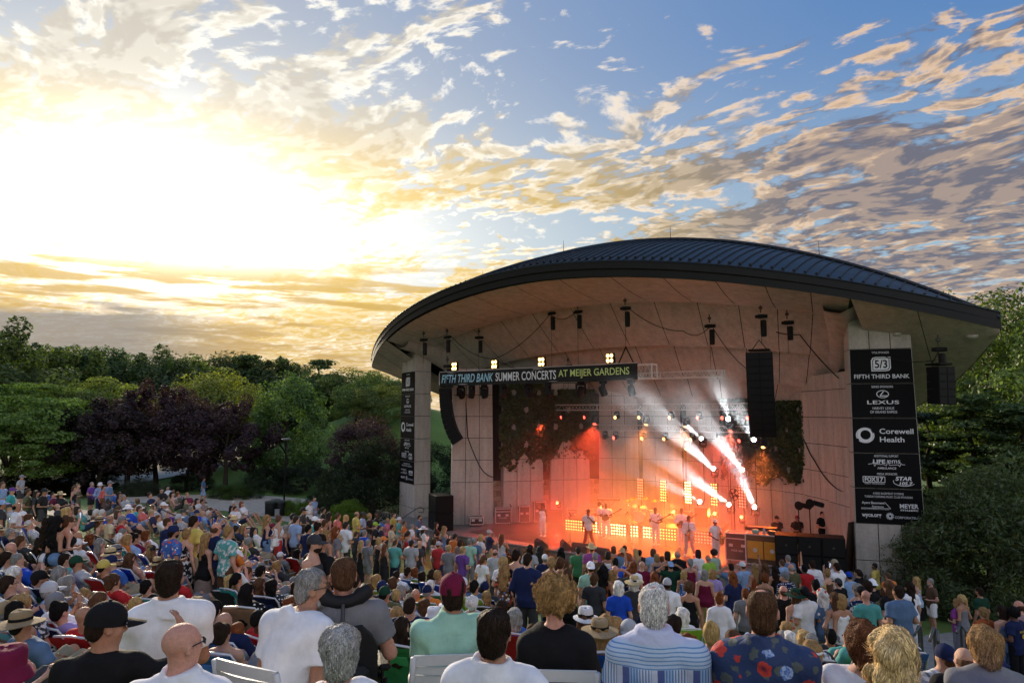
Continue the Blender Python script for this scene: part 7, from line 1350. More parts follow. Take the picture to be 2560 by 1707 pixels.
def front_person(px, py, Y, F, top, bottom, hair, label, skin='p', hat=None, yaw=0.0, topmat=None, strand=(2600, .035, 0.0), shades=False, beard=False, seed=1, col=None):
    Y *= 1.07; p = pix_at(px, py, Y); H = float(F.headM[2, 3] + .125) + (.02 if hat else 0); g_ = gz(p.x, p.y); s = min(1.08, max(.94, (p.z - g_) / H)); z = p.z - H * s; z = min(g_ + .12, max(g_ - .12, z))
    me = F.body(.0125, True); r = put('person', me, None, (p.x - (Matrix.Rotation(yaw, 3, 'Z') @ Vector(F.headM[:3, 3])).x * s, p.y - (Matrix.Rotation(yaw, 3, 'Z') @ Vector(F.headM[:3, 3])).y * s, z), yaw); r.scale = (s,) * 3; c = SK[skin]; r.color = c + (1,)
    for i, (kind, cl) in enumerate((bottom, top)):
        if not kind: continue
        m_ = F.garment(kind, .0125, .013 if i else .005, seed + i, 19.0); o = put(m_.name.split('.')[0], m_, r); o.color = (PAL[cl] if isinstance(cl, str) else cl) + (1,)
        if i and topmat: setmat(o, topmat)
    HM = Matrix(F.headM)
    if hair:
        hm = hair_mesh(hair[0], .010, seed); o = put('hair', hm, r); o.matrix_local = HM; hc = col or HC[hair[1]]; o.color = hc + (1,)
        if strand: st_ = put('strands', strands(hm, int(strand[0] * 1.6), strand[1], seed, *strand[2:]), o); st_.color = tuple(min(1, q * 1.25) for q in hc) + (1,); st_['kind'] = 'stuff'
    if beard: o = put('beard', beard_mesh(), r); o.matrix_local = HM; o.color = HC[hair[1] if hair else 'grey'] + (1,)
    if hat:
        o = put(hatm(hat[0]).name.split('.')[0], hatm(hat[0]), r); o.matrix_local = HM; o.color = PAL[hat[1]] + (1,)
        if hat[0] in ('fedora', 'sunhat'): bd = put('hat_band', BAND, o); bd.color = PAL['black'] + (1,)
    if shades: o = put('sunglasses', SHADES, r); o.matrix_local = HM
    tag(r, label, 'person', 'people in the front row', 'thing'); USED_LABELS.add(label); return r
FR = []
def fr(*a, **k): FR.append(front_person(*a, **k)); return FR[-1]
fy = lambda px, Y, off=0.0: -math.atan((px - 1280) / FPX) + off
fr(426, 1390, 4.75, Fig('m', 'chair', 'lap', 'lap', .98, lean=.02, headyaw=-.15), ('polo', 'white'), ('shorts', 'navy'), ('short', 'dark'), 'person in plain white polo shirt seen from behind, far left of the front row', 't', yaw=fy(426, 3.9), strand=(3200, .022, 0), seed=11)
fr(271, 1501, 3.9, Fig('m', 'chair', 'temple', 'rest', 1.15, lean=.10, headyaw=-.95, headpitch=.16), ('tshirt', 'black'), ('shorts', 'charcoal'), ('crop', 'dark'), 'person in black t-shirt and black baseball cap raising one hand', 't', ('cap', 'black'), yaw=fy(271, 3.05, -.35), shades=True, strand=(1500, .012, 0), seed=12)
fr(459, 1554, 3.4, Fig('m', 'chair', 'lap', 'lap', 1.0, lean=.04, headyaw=-.75), ('polo', 'white'), ('shorts', 'khaki'), None, 'person in white polo shirt and dark glasses at the bottom edge near the slat chair', 'r', yaw=fy(459, 2.9, -.3), shades=True, seed=13)
LEAN4 = Fig('m', 'chair', 'lap', 'lap', 1.02, lean=-.30, headyaw=-.8, hunch=.6)
P4 = fr(785, 1422, 4.6, LEAN4, ('tshirt', 'white'), ('shorts', 'red'), ('short', 'grey'), 'person in white shirt and red shorts leaning forward on a white slat chair', 't', yaw=fy(785, 4.6, -.75), shades=True, beard=True, strand=(3000, .022, 0), seed=14)
P5 = fr(860, 1391, 4.7, Fig('m', 'chair', 'rest', 'rest', 1.1, lean=.10), ('tshirt', 'grey'), ('shorts', 'charcoal'), ('crop', 'brown'), 'person in grey t-shirt sitting in the black powered wheelchair', 'r', yaw=fy(860, 4.7), strand=(2200, .014, 0), seed=15)
fr(850, 1568, 3.25, Fig('f', 'chair', 'lap', 'lap', 1.05, lean=.06), ('tshirt', 'white'), ('trousers', 'navy'), ('thick', 'white'), 'person in white top at the bottom edge right behind the wheelchair', 'r', yaw=fy(850, 2.85), strand=(4600, .035, .001), seed=16, col=(.34, .33, .32))
P7 = fr(1132, 1429, 4.85, Fig('m', 'chair', 'lap', 'lap', 1.2, lean=.08), ('polo', 'mint'), ('shorts', 'khaki'), ('short', 'dark'), 'person in mint green shirt and faded maroon cap on a white slat chair', 't', ('cap', 'maroon'), yaw=fy(1132, 4.85), strand=(1600, .02, 0), seed=17)
fr(1236, 1521, 3.45, Fig('m', 'chair', 'lap', 'lap', 1.08, lean=.05), ('polo', 'white'), ('shorts', 'grey'), ('short', 'dark'), 'person in white collared shirt low in the middle of the front row', 't', yaw=fy(1236, 3.45, -.25), strand=(4200, .045, 0), seed=18)
P9 = fr(1386, 1455, 4.45, Fig('f', 'chair', 'lap', 'lap', 1.18, lean=.06), ('tshirt', 'black'), ('trousers', 'black'), ('afro', 'fair'), 'person in loose black t-shirt on a white slat chair, right of the mint shirt', 'r', yaw=fy(1386, 4.45), strand=(4200, .012, .007, 0.0), seed=19, col=(.36, .22, .09))
P10 = fr(1634, 1461, 4.05, Fig('m', 'chair', 'lap', 'lap', 1.14, lean=.08), ('polo', 'light blue'), ('shorts', 'khaki'), ('thinning', 'white'), 'person in blue and white striped shirt on a white slat chair', 'r', yaw=fy(1634, 4.05), topmat=stripe_shirt(), strand=(4200, .032, .001), seed=20)
P11 = fr(1904, 1471, 3.95, Fig('m', 'chair', 'lap', 'lap', 1.08, lean=.06), ('polo', 'navy'), ('shorts', 'khaki'), ('thinning', 'brown'), 'person in navy shirt with big red and blue flowers in front row', 'r', yaw=fy(1904, 3.95), topmat=flower_shirt(), strand=(3000, .02, 0), seed=21)
fr(2158, 1556, 3.9, Fig('m', 'chair', 'lap', 'lap', .98, lean=.10), ('tshirt', 'white'), ('shorts', 'navy'), ('thick', 'auburn'), 'person in white t-shirt on a patterned folding chair, left of the blue chair', 'p', yaw=fy(2158, 3.9), strand=(4200, .05, .004), seed=22, col=(.13, .05, .022))
fr(2233, 1571, 3.15, Fig('f', 'chair', 'rest', 'rest', 1.08, lean=.08), ('tshirt', 'charcoal'), ('trousers', 'charcoal'), ('long', 'blonde'), 'person in dark t-shirt at the bottom edge in front of the blue chair', 'p', yaw=fy(2233, 2.95), strand=(6500, .07, .001), seed=23, col=(.56, .40, .20))
fr(2457, 1568, 4.2, Fig('m', 'chair', 'lap', 'lap', .9, lean=.10, h=1.6), ('tshirt', 'grey'), ('shorts', 'pale grey'), ('thick', 'fair'), 'person in grey t-shirt slouching in the large royal blue folding chair', 'p', yaw=fy(2457, 4.2, .3), strand=(4200, .04, .001), seed=24, col=(.30, .17, .07))
fr(16, 1612, 3.1, Fig('m', 'chair', 'lap', 'lap', 1.1, lean=.1), ('tshirt', 'maroon'), ('trousers', 'charcoal'), ('crop', 'dark'), 'person in maroon bucket hat and maroon top at the bottom left corner', 't', ('bucket', 'maroon'), yaw=fy(16, 2.75), strand=None, seed=25)
# ---- white slatted armchairs
PLASTIC = mat('chair_plastic', (.60, .62, .64), .45, var=.06, spec=.4)
def slat_chair(person_o, label, dy=0.0, F=None):
    t = thing('slat_chair', label, 'chair', person_o.location, person_o.rotation_euler.z, 'white slat chairs in the front row'); back = lambda z: -.235 - (z - .42) * .20
    for sx in (-1, 1):
        b = MB(); b.tube([(sx * .27, back(.40), .40), (sx * .275, back(.7), .70), (sx * .265, back(.90) - .01, .905)], [.024, .022, .02], 8); b.build('back_post', PLASTIC, t, smooth=True)
        b = MB(); b.tube([(sx * .275, back(.63), .63), (sx * .30, 0, .655), (sx * .29, .26, .64), (sx * .28, .29, .60)], .021, 8); b.build('armrest', PLASTIC, t, smooth=True)
        b = MB(); b.tube([(sx * .285, .27, .62), (sx * .27, .29, .0)], [.022, .018], 8); b.build('leg', PLASTIC, t); b = MB(); b.tube([(sx * .26, back(.42), .42), (sx * .27, -.36, .0)], [.022, .018], 8); b.build('leg', PLASTIC, t)
    for k in range(7):
        z = .50 + k * .0635; b = MB(); hh = .026 if k < 6 else .034; rows = []
        for (dy_, dz_) in ((-.009, -hh), (.009, -hh), (.009, hh), (-.009, hh)): rows.append([(x, back(z) - .035 * (1 - (x / .265) ** 2) + dy_, z + dz_ + (.012 * (1 - (x / .265) ** 2) if k == 6 else 0)) for x in np.linspace(-.262, .262, 11)])
        rows.append(rows[0]); b.grid(rows, flip=True); b.build('slat', PLASTIC, t, smooth=False)
    b = MB(); b.box((0, .02, .425), (.52, .50, .03), bev=.012); b.build('seat', PLASTIC, t); return t
slat_chair(P4, 'white slat chair under the person leaning forward in white'); slat_chair(P7, 'white slat chair under the person in the mint shirt'); slat_chair(P9, 'white slat chair under the person in the loose black t-shirt'); slat_chair(P10, 'white slat chair under the person in the striped shirt'); slat_chair(P11, 'white slat chair under the person in the big-flower shirt')
def empty_chair(px, py, Y, yaw, label):
    p = pix_at(px, py, Y); e = bpy.data.objects.new('tmp', None); e.location = (p.x, p.y, gz(p.x, p.y)); e.rotation_euler = (0, 0, yaw); slat_chair(e, label); bpy.data.objects.remove(e)
# ---- powered wheelchair
wc = thing('powered_wheelchair', 'black powered wheelchair with padded headrest and armrests', 'wheelchair', P5.location, P5.rotation_euler.z); PAD = mat('pad_black', (.014, .014, .016), .6, bump=.2, bscale=60); STEEL = mat('steel_dark', (.06, .06, .065), .35, .8)
b = MB(); rows = []
for z in np.linspace(.42, 1.02, 9):
    hw_ = .24 if z < .9 else .24 - (z - .9) * .9
    rows.append([(x, -.25 - .10 * (z - .42) + .06 * (x / .25) ** 2, z) for x in np.linspace(-hw_, hw_, 9)])
b.grid(rows); b.grid([[(x, y - .07, z) for x, y, z in r_] for r_ in rows], flip=True); b.grid([rows[-1], [(x, y - .07, z) for x, y, z in rows[-1]]]); b.grid([[r_[0] for r_ in rows], [(r_[0][0], r_[0][1] - .07, r_[0][2]) for r_ in rows]]); b.grid([[r_[-1] for r_ in rows], [(r_[-1][0], r_[-1][1] - .07, r_[-1][2]) for r_ in rows]], flip=True); b.build('backrest', PAD, wc, smooth=True)
b = MB(); b.box((0, .02, .40), (.48, .50, .09), bev=.03); b.build('seat', PAD, wc)
hz = float(fig('m-chair-rest-rest-1.0').headM[2, 3]) - .055; b = MB(); b.tube([(x, -.19 + .9 * x * x * 2.2, hz + .05 * (abs(x) / .15) ** 2) for x in np.linspace(-.17, .17, 13)], [.045 + .012 * (abs(x) > .1) for x in np.linspace(-.17, .17, 13)], 10); b.build('headrest', PAD, wc, smooth=True); b = MB(); b.tube([(0, -.36, .98), (0, -.30, 1.06), (0, -.245, hz)], .014, 8); b.build('headrest_bracket', STEEL, wc)
for sx in (-1, 1):
    b = MB(); b.box((sx * .30, .06, .66), (.09, .36, .05), bev=.02); b.tube([(sx * .30, -.18, .62), (sx * .30, -.20, .42)], .018, 6); b.tube([(sx * .30, .18, .63), (sx * .30, .12, .42)], .014, 6); b.build('armrest', PAD, wc)
    wl = MB(); wl.lathe([(.10, -.035), (.17, -.03), (.175, 0), (.17, .03), (.10, .035)], 24, T(sx * .31, 0, .175, ry=pi / 2)); ww = wl.build('wheel', mat('tyre_rubber', (.012, .012, .012), .8), wc, smooth=True); rm = MB(); rm.lathe([(.03, -.04), (.095, -.03), (.095, .03), (.03, .04)], 18, T(sx * .31, 0, .175, ry=pi / 2)); rm.build('rim', STEEL, ww)
    for yy in (-.34, .42): cw = MB(); cw.lathe([(.06, -.02), (.08, 0), (.06, .02)], 16, T(sx * .24, yy, .08, ry=pi / 2)); cw.tube([(sx * .24, yy, .08), (sx * .24, yy * .7, .22)], .015, 6); cw.build('caster', STEEL, wc)
b = MB(); b.box((0, .0, .24), (.46, .62, .18), bev=.03); b.build('motor_base', STEEL, wc); b = MB(); b.box((0, -.40, .62), (.36, .12, .34), bev=.04); b.build('back_bag', PAD, wc); b = MB(); b.box((.30, .27, .70), (.07, .10, .05), bev=.01); b.tube([(.30, .28, .72), (.30, .28, .79)], .01, 6); b.build('joystick', PAD, wc)
# ---- big royal blue folding chair at the right corner, patterned one beside it
for (px, Y, col, lab, sc_) in ((2500, 3.55, 'royal blue', 'large royal blue folding chair at the bottom right corner', 1.28), (2420, 4.55, 'royal blue', 'royal blue folding chair behind the large blue chair', 1.15), (2165, 3.75, 'navy', 'navy patterned folding chair under the person in white t-shirt', 1.2)):
    p = pix_at(px, 1600, Y); lawn_chair((p.x, p.y, gz(p.x, p.y) + .02), face_to(p.x, p.y, .1), col, lab, sc_)
# ================================================================ PERFORMERS
def perf(px, feet, F, top, bottom, hair, label, skin='d', hat=None, yaw=0.0, shoes='white', z0=.008):
    Y = (CAMZ - z0) * FPX / (feet - 1031.8); p = pix_at(px, feet, Y); key = 'perf%d' % len(FIGS); FIGS[key] = F; old = cmesh.__defaults__
    r = person(key, (p.x, p.y, z0), yaw, top, bottom, hair, skin, hat, 1.0, False, False, label, 'performers on the stage', shoes); PEOPLE.pop(); USED_LABELS.add(label); return r
FA = SA + pi                                               # facing the audience
perf(1357, 1331, Fig('f', 'stand', 'wave', 'down', 1.0, h=1.70), ('tank', 'white'), ('trousers', 'white'), ('long', 'black'), 'person in white on stage waving one raised arm', yaw=FA + .15)
PS = perf(1472, 1358, Fig('m', 'stand', 'down', 'mic', 1.0, stride=.16, hipw=.12, h=1.80), ('tshirt', 'white'), ('trousers', 'red'), ('crop', 'black'), 'person in white shirt and red trousers singing at the microphone', yaw=FA + .25, shoes='black')
b = MB(); b.tube([(.075 * math.cos(a), .07 * math.sin(a), 1.49) for a in np.linspace(0, 2 * pi, 15)[:-1]], .018, 6, closed=True); b.box((0, .13, 1.36), (.04, .02, .24)); o = b.build('scarf', CLOTH['plain'], PS); o.color = PAL['red'] + (1,)
perf(1500, 1330, Fig('m', 'stand', 'bent', 'bent', h=1.76), ('tshirt', 'white'), ('trousers', 'white'), ('crop', 'black'), 'person in white on stage facing another player, left of the pair', yaw=FA - .9)
G1 = perf(1516, 1337, Fig('m', 'stand', 'sax', 'bent', h=1.80), ('tshirt', 'white'), ('trousers', 'white'), ('crop', 'black'), 'person in white playing guitar behind the lead singer', yaw=FA + .5)
G2 = perf(1640, 1352, Fig('m', 'stand', 'sax', 'bent', h=1.80), ('tshirt', 'white'), ('trousers', 'white'), ('crop', 'black'), 'person in white playing guitar at centre stage', yaw=FA + .2)
G3 = perf(1706, 1357, Fig('m', 'stand', 'sax', 'bent', 1.15, h=1.84), ('long', 'white'), ('trousers', 'white'), ('crop', 'black'), 'person in white playing bass behind the jacketed saxophonist', yaw=FA + .3)
S1 = perf(1724, 1377, Fig('m', 'stand', 'saxlow', 'sax', stride=.14, hipw=.06, h=1.78), ('long', 'white'), ('trousers', 'pale grey'), ('crop', 'black'), 'person in white jacket and patterned trousers playing saxophone', yaw=FA + .2)
S2 = perf(1790, 1389, Fig('m', 'stand', 'saxlow', 'sax', h=1.78), ('tshirt', 'white'), ('trousers', 'white'), ('short', 'black'), 'person in white with white cap playing saxophone at the right', yaw=FA + 1.0, hat=('cap', 'white'))
perf(1945, 1376, Fig('m', 'stand', 'bent', 'bent', h=1.74), ('tshirt', 'black'), ('trousers', 'black'), ('crop', 'dark'), 'crew person in black cap behind the mixing desk', 'p', ('cap', 'black'), yaw=FA + .8, shoes='black')
perf(1996, 1372, Fig('m', 'stand', 'bent', 'bent', h=1.70), ('tshirt', 'black'), ('trousers', 'black'), ('crop', 'dark'), 'crew person in dark red cap behind the wide speaker stack', 't', ('cap', 'maroon'), yaw=FA + .6, shoes='black')
perf(2059, 1368, Fig('m', 'stand', 'bent', 'bent', h=1.84), ('tshirt', 'black'), ('trousers', 'black'), ('crop', 'dark'), 'crew person in black looking down at a device behind the speakers', 'p', None, yaw=FA + 1.1, shoes='black')
def sax(pr, label):
    t = thing('saxophone', label, 'saxophone', pr.location, pr.rotation_euler.z, 'saxophones'); BR = mat('brass_gold', (.62, .36, .09), .22, .95)
    b = MB(); b.tube([(.0, .13, 1.50), (-.01, .17, 1.53), (-.02, .22, 1.50), (-.03, .24, 1.42)], [.010, .012, .014, .016], 8); b.build('neck', BR, t, smooth=True)
    b = MB(); b.tube([(-.03, .24, 1.42), (-.04, .25, 1.2), (-.05, .26, .92), (-.06, .28, .78), (-.06, .36, .74), (-.06, .42, .82), (-.06, .43, .98), (-.06, .46, 1.10)], [.016, .022, .034, .042, .046, .05, .062, .095], 12); b.build('body', BR, t, smooth=True)
    b = MB()
    for k in range(7): b.lathe([(.018, 0), (.02, .012)], 8, T(-.045, .285, 1.3 - .07 * k, rx=-pi / 2))
    b.build('keys', CHROME, t); b = MB(); b.tube([(0, .13, 1.50), (0, .09, 1.485)], [.010, .007], 6); b.build('mouthpiece', BLK, t)
sax(S1, 'brass saxophone played by the person in white jacket'); sax(S2, 'brass saxophone played by the person in white cap')
def guitar(pr, label, col, tilt=.5):
    t = thing('guitar', label, 'guitar', pr.location, pr.rotation_euler.z, 'electric guitars'); M = T(.02, .20, 1.10) @ Matrix.Rotation(tilt, 4, 'Y')
    pts = [(.24 * (1 + .18 * math.cos(3 * a)) * math.cos(a) * .75, .17 * math.sin(a) * (1 + .12 * math.cos(2 * a))) for a in np.linspace(0, 2 * pi, 25)[:-1]]; b = MB(); b.prism(pts, .045, M); b.build('body', mat('guitar_' + col, PAL[col] if col in PAL else (.1, .05, .03), .3), t)
    b = MB(); b.box((-.50, .01, 0), (.62, .022, .05), M); b.build('neck', mat('guitar_neck', (.10, .055, .03), .5), t); b = MB(); b.box((-.86, .012, .01), (.14, .02, .08), M, bev=.008); b.build('headstock', mat('guitar_neck', (.10, .055, .03), .5), t)
    b = MB(); b.tube([(M @ Vector((.2, .0, .05))), Vector((.16, .02, 1.42)), Vector((.08, -.12, 1.5)), Vector((-.1, -.12, 1.4)), Vector((-.2, .0, 1.2)), (M @ Vector((-.3, .0, .0)))], .02, 5); b.build('strap', BLK, t)
guitar(G1, 'guitar held by the player behind the lead singer', 'brown'); guitar(G2, 'white guitar held by the player at centre stage', 'white'); guitar(G3, 'bass guitar held by the tall player behind the saxophonist', 'black', .6)
# ---- walker on the path, child on shoulders
FIGS['walk'] = Fig('m', 'stand', 'down', 'bent', stride=.2, h=1.80); pw = pix_at(507, 1243, 50); r = person('walk', (pw.x, pw.y, gz(pw.x, pw.y) + .03), -1.35, ('tshirt', 'denim blue'), ('shorts', 'light blue'), ('short', 'dark'), 't', None, 1.0, True, shoes='black', label='person in dark shirt and pale shorts walking along the path', group='people standing in the audience'); PEOPLE.pop()
# ================================================================ WHO IS A SINGLE FIGURE AND WHO MERGES INTO THE FAR CROWD
for q in PEOPLE:                                           # phones in raised hands
    a_ = q['key'].split('-')
    if 'phone' in a_ and '-stand-' in q['key']:
        F = fig(q['key']); i_ = a_.index('phone') - 2; r = q['o']; M_ = Matrix.LocRotScale(r.location, r.rotation_euler, r.scale); w_ = Vector(F.arm[i_][2] + F.arm[i_][3] / np.linalg.norm(F.arm[i_][3]) * .11); pos = M_ @ w_
        b = MB(); b.box((0, 0, 0), (.075, .010, .15), bev=.003); o = b.build('phone', BLK, loc=pos, rot=r.rotation_euler.z); c = MB(); c.box((0, -.0065, 0), (.066, .002, .136)); c.build('screen', emis('phone_screen', (.5, .6, .8), .8), o)
        tag(o, '', 'phone', 'phones held up in the crowd', 'thing'); q['phone'] = o
SINGLE = 300 - 27
PEOPLE.sort(key=lambda q: pix_of(q['o'].location)[2])
INV = {m_.name: k_ for k_, m_ in MESH.items()}; LOW = {}
def low(me):
    k_ = INV.get(me.name)
    if k_ is None or k_[0] in ('hat',): return me
    if k_ not in LOW: LOW[k_] = hair_mesh(k_[1], .024, 3) if (k_[0] == 'hair' and k_[1] != 'beard') else (beard_mesh() if k_[0] == 'hair' else (fig(k_[0]).body(.033) if k_[1] == 'body' else fig(k_[0]).garment(k_[1], .036)))
    return LOW[k_]
VV, FF, CC, nn_ = [], [], [], 0
def absorb(o, M):
    global nn_
    me = low(o.data); n = len(me.vertices); co = np.empty(n * 3, 'f'); me.vertices.foreach_get('co', co); co = co.reshape(-1, 3); A_ = np.array(M); VV.append(co @ A_[:3, :3].T + A_[:3, 3]); c = np.ones((n, 4), 'f'); c[:, :3] = o.color[:3]; CC.append(c)
    for p in me.polygons: FF.append(tuple(v + nn_ for v in p.vertices))
    nn_ += n
FARP = PEOPLE[SINGLE:]; PEOPLE = PEOPLE[:SINGLE]
for q in FARP:
    if 'phone' in q:
        for c in list(q['phone'].children): bpy.data.objects.remove(c)
        bpy.data.objects.remove(q.pop('phone'))
    r = q['o']; Mr = Matrix.LocRotScale(r.location, r.rotation_euler, r.scale); absorb(r, Mr); kids = list(r.children)
    for c in kids:
        absorb(c, Mr @ c.matrix_basis)
        for g_ in list(c.children): bpy.data.objects.remove(g_)
        bpy.data.objects.remove(c)
    bpy.data.objects.remove(r)
if FF:
    me = bpy.data.meshes.new('far_crowd'); me.from_pydata(np.concatenate(VV).tolist(), [], FF); a = me.attributes.new('Col', 'FLOAT_COLOR', 'POINT'); a.data.foreach_set('color', np.concatenate(CC).ravel()); me.polygons.foreach_set('use_smooth', [True] * len(FF))
    m = bpy.data.materials.new('crowd_cloth'); m.use_nodes = True; t = NT(m.node_tree); at = t.n.new('ShaderNodeAttribute'); at.attribute_name = 'Col'; t.put(t.n['Principled BSDF'].inputs['Base Color'], t.vm('SCALE', at.outputs['Color'], scale=t.lin(t.noise(t.obj(), 8, 4), .3, .7, .85, 1.15))); t.n['Principled BSDF'].inputs['Roughness'].default_value = .8; me.materials.append(m)
    tag(put('far_crowd', me), 'distant part of the audience merging into one mass', 'crowd', kind='stuff')
for q in PEOPLE:
    if 'chair' in q:
        loc, yaw, col, sc_ = q['chair']; q['chair_o'] = lawn_chair(loc, yaw, col, '', sc_, random.random() < .4)
# ---- labels that single each person out
LM = [('the lead singer', 1470, 1330), ('the left boarded pillar', 1035, 1290), ('the black subwoofer stack', 1100, 1290), ('the litter bins', 690, 1245), ('the leaf-print teal shirt', 570, 1345), ('the charcoal vest', 785, 1365), ('the rainbow tie-dye shirt', 1027, 1375), ('the tan sun hat', 1490, 1535), ('the mint shirt', 1132, 1520), ('the wheelchair', 870, 1480), ('the striped blue shirt', 1634, 1540), ('the big-flower shirt', 1904, 1550), ('the number ten jersey', 2030, 1425), ('the wide speaker stack', 2000, 1370), ('the big juniper', 2440, 1400), ('the right boarded pillar', 2200, 1390), ('the red shirt with number', 304, 1330), ('the white polo shirt', 426, 1450), ('the metal gate', 250, 1190), ('the white shorts', 2326, 1500), ('the navy long-sleeved top', 1319, 1420), ('the royal blue dress', 1100, 1370), ('the saxophonist in the cap', 1790, 1380), ('the orange rack case', 1925, 1370), ('the large blue chair', 2480, 1640), ('the black cap', 271, 1520), ('the curved path', 640, 1240), ('the striped dress', 962, 1400), ('the mauve dress', 1121, 1400), ('the lavender shirt', 1740, 1440), ('the green sun hat', 1988, 1480), ('the pale lamp post', 710, 1200), ('the yellow cap', 298, 1395), ('the black dresses', 905, 1400)]
GN = {'tshirt': 't-shirt', 'polo': 'collared shirt', 'long': 'long-sleeved top', 'jersey': 'number jersey', 'tank': 'sleeveless top', 'dress': 'dress'}; HN = {'cap': 'cap', 'capback': 'cap', 'fedora': 'brimmed hat', 'sunhat': 'sun hat', 'bucket': 'bucket hat', 'cowboy': 'cowboy hat', 'visor': 'visor'}; PN = {'stripes': 'striped ', 'floral': 'flowered ', 'mottle': 'print ', 'mottle2': 'print ', 'plaid': 'checked ', 'dots': 'dotted ', 'tiedye': 'rainbow tie-dye '}
def arms_txt(key):
    a = key.split('-')[2:4]
    for k_, v in (('raise', 'arm raised'), ('head', 'hands on head'), ('phone', 'hands held up'), ('clap', 'clapping'), ('hip', 'hand on hip')):
        if k_ in a: return v
    return ''
def rel(px, py, l):
    dx_, dy_ = px - l[1], py - l[2]; d = math.hypot(dx_, dy_ * 1.6); near_ = 'just ' if d < 70 else ('' if d < 170 else 'well ')
    return near_ + (('left of' if dx_ < 0 else 'right of') if abs(dx_) > abs(dy_) * 1.3 else ('behind' if dy_ < 0 else 'in front of')) + ' ' + l[0]
for q in PEOPLE:
    gk, gc, pat = q['top']; clothing = '%s %s%s' % (gc, PN.get(pat, ''), GN[gk])
    if q['hat']: clothing += ' and %s %s' % (q['hat'][1], HN[q['hat'][0]])
    elif q['bottom'] and '-stand-' in q['key']: clothing += ' and %s %s' % (q['bottom'][1], {'hotshorts': 'shorts'}.get(q['bottom'][0], q['bottom'][0]))
    elif q['shades']: clothing += ' and sunglasses'
    pose_ = 'seated' if '-low-' in q['key'] else 'standing'; at_ = arms_txt(q['key']); px, py = q['px']; done = False
    for l in sorted(LM, key=lambda l: math.hypot(px - l[1], (py - l[2]) * 1.6)):
        for pre in (pose_, pose_ + ' ' + at_ if at_ else None):
            if pre is None: continue
            lab = 'person in %s, %s %s' % (clothing, pre, rel(px, py, l)); 
            if len(lab.split()) > 16: lab = 'person in %s %s' % (clothing, rel(px, py, l))
            if len(lab.split()) <= 16 and lab not in USED_LABELS: done = True; break
        if done: break
    USED_LABELS.add(lab); q['o']['label'] = lab
    if 'phone' in q and q['phone'].name in COL.objects: q['phone']['label'] = 'dark phone held up by %s' % lab.split(',')[0] if len(lab.split(',')[0].split()) < 11 and ('dark phone held up by %s' % lab.split(',')[0]) not in USED_LABELS else 'dark phone held up in the crowd %s' % rel(px, py, min(LM, key=lambda l: math.hypot(px - l[1], py - l[2]))); USED_LABELS.add(q['phone']['label'])
    if 'chair_o' in q:
        cn = q['chair'][2]; cl = 'multicolour striped' if cn == 'bandstripe' else cn; base_ = '%s %s' % (gc, GN[gk])
        for l in sorted(LM, key=lambda l: math.hypot(px - l[1], (py - l[2]) * 1.6)):
            lab = '%s folding chair under the %s, %s' % (cl, base_, rel(px, py, l))
            if len(lab.split()) <= 16 and lab not in USED_LABELS: break
        USED_LABELS.add(lab); q['chair_o']['label'] = lab
print('single people', len(PEOPLE) + len(FR), 'far crowd', len(FARP), 'far faces', len(FF))
# ================================================================ VEGETATION
def leafmat(name, trans=.45):
    m = bpy.data.materials.new(name); m.use_nodes = True; t = NT(m.node_tree); t.n.clear(); c = t.ocol(); g_ = t.n.new('ShaderNodeNewGeometry'); at = t.n.new('ShaderNodeAttribute'); at.attribute_name = 'tint'
    n = t.noise(t.obj(), .7, 3, .6); c = t.vm('SCALE', c, scale=t.m('MULTIPLY', t.lin(at.outputs['Fac'], 0, 1, .55, 1.5), t.lin(n, .3, .7, .75, 1.3))); d = t.n.new('ShaderNodeBsdfDiffuse'); t.put(d.inputs[0], c); tr = t.n.new('ShaderNodeBsdfTranslucent'); t.put(tr.inputs[0], t.mix(1.0, c, (1.25, 1.3, .6), 'MULTIPLY')); gl = t.n.new('ShaderNodeBsdfGlossy'); gl.inputs['Roughness'].default_value = .45; t.put(gl.inputs[0], (.5, .5, .5))
    mx = t.n.new('ShaderNodeMixShader'); mx.inputs[0].default_value = trans; t.l.new(d.outputs[0], mx.inputs[1]); t.l.new(tr.outputs[0], mx.inputs[2]); mg = t.n.new('ShaderNodeMixShader'); mg.inputs[0].default_value = .06; t.l.new(mx.outputs[0], mg.inputs[1]); t.l.new(gl.outputs[0], mg.inputs[2]); o = t.n.new('ShaderNodeOutputMaterial'); t.l.new(mg.outputs[0], o.inputs[0]); return m
LEAF = leafmat('leaf'); BARK = mat('bark', (.055, .042, .032), .9, var=.3, scale=3, bump=.7, bscale=14)
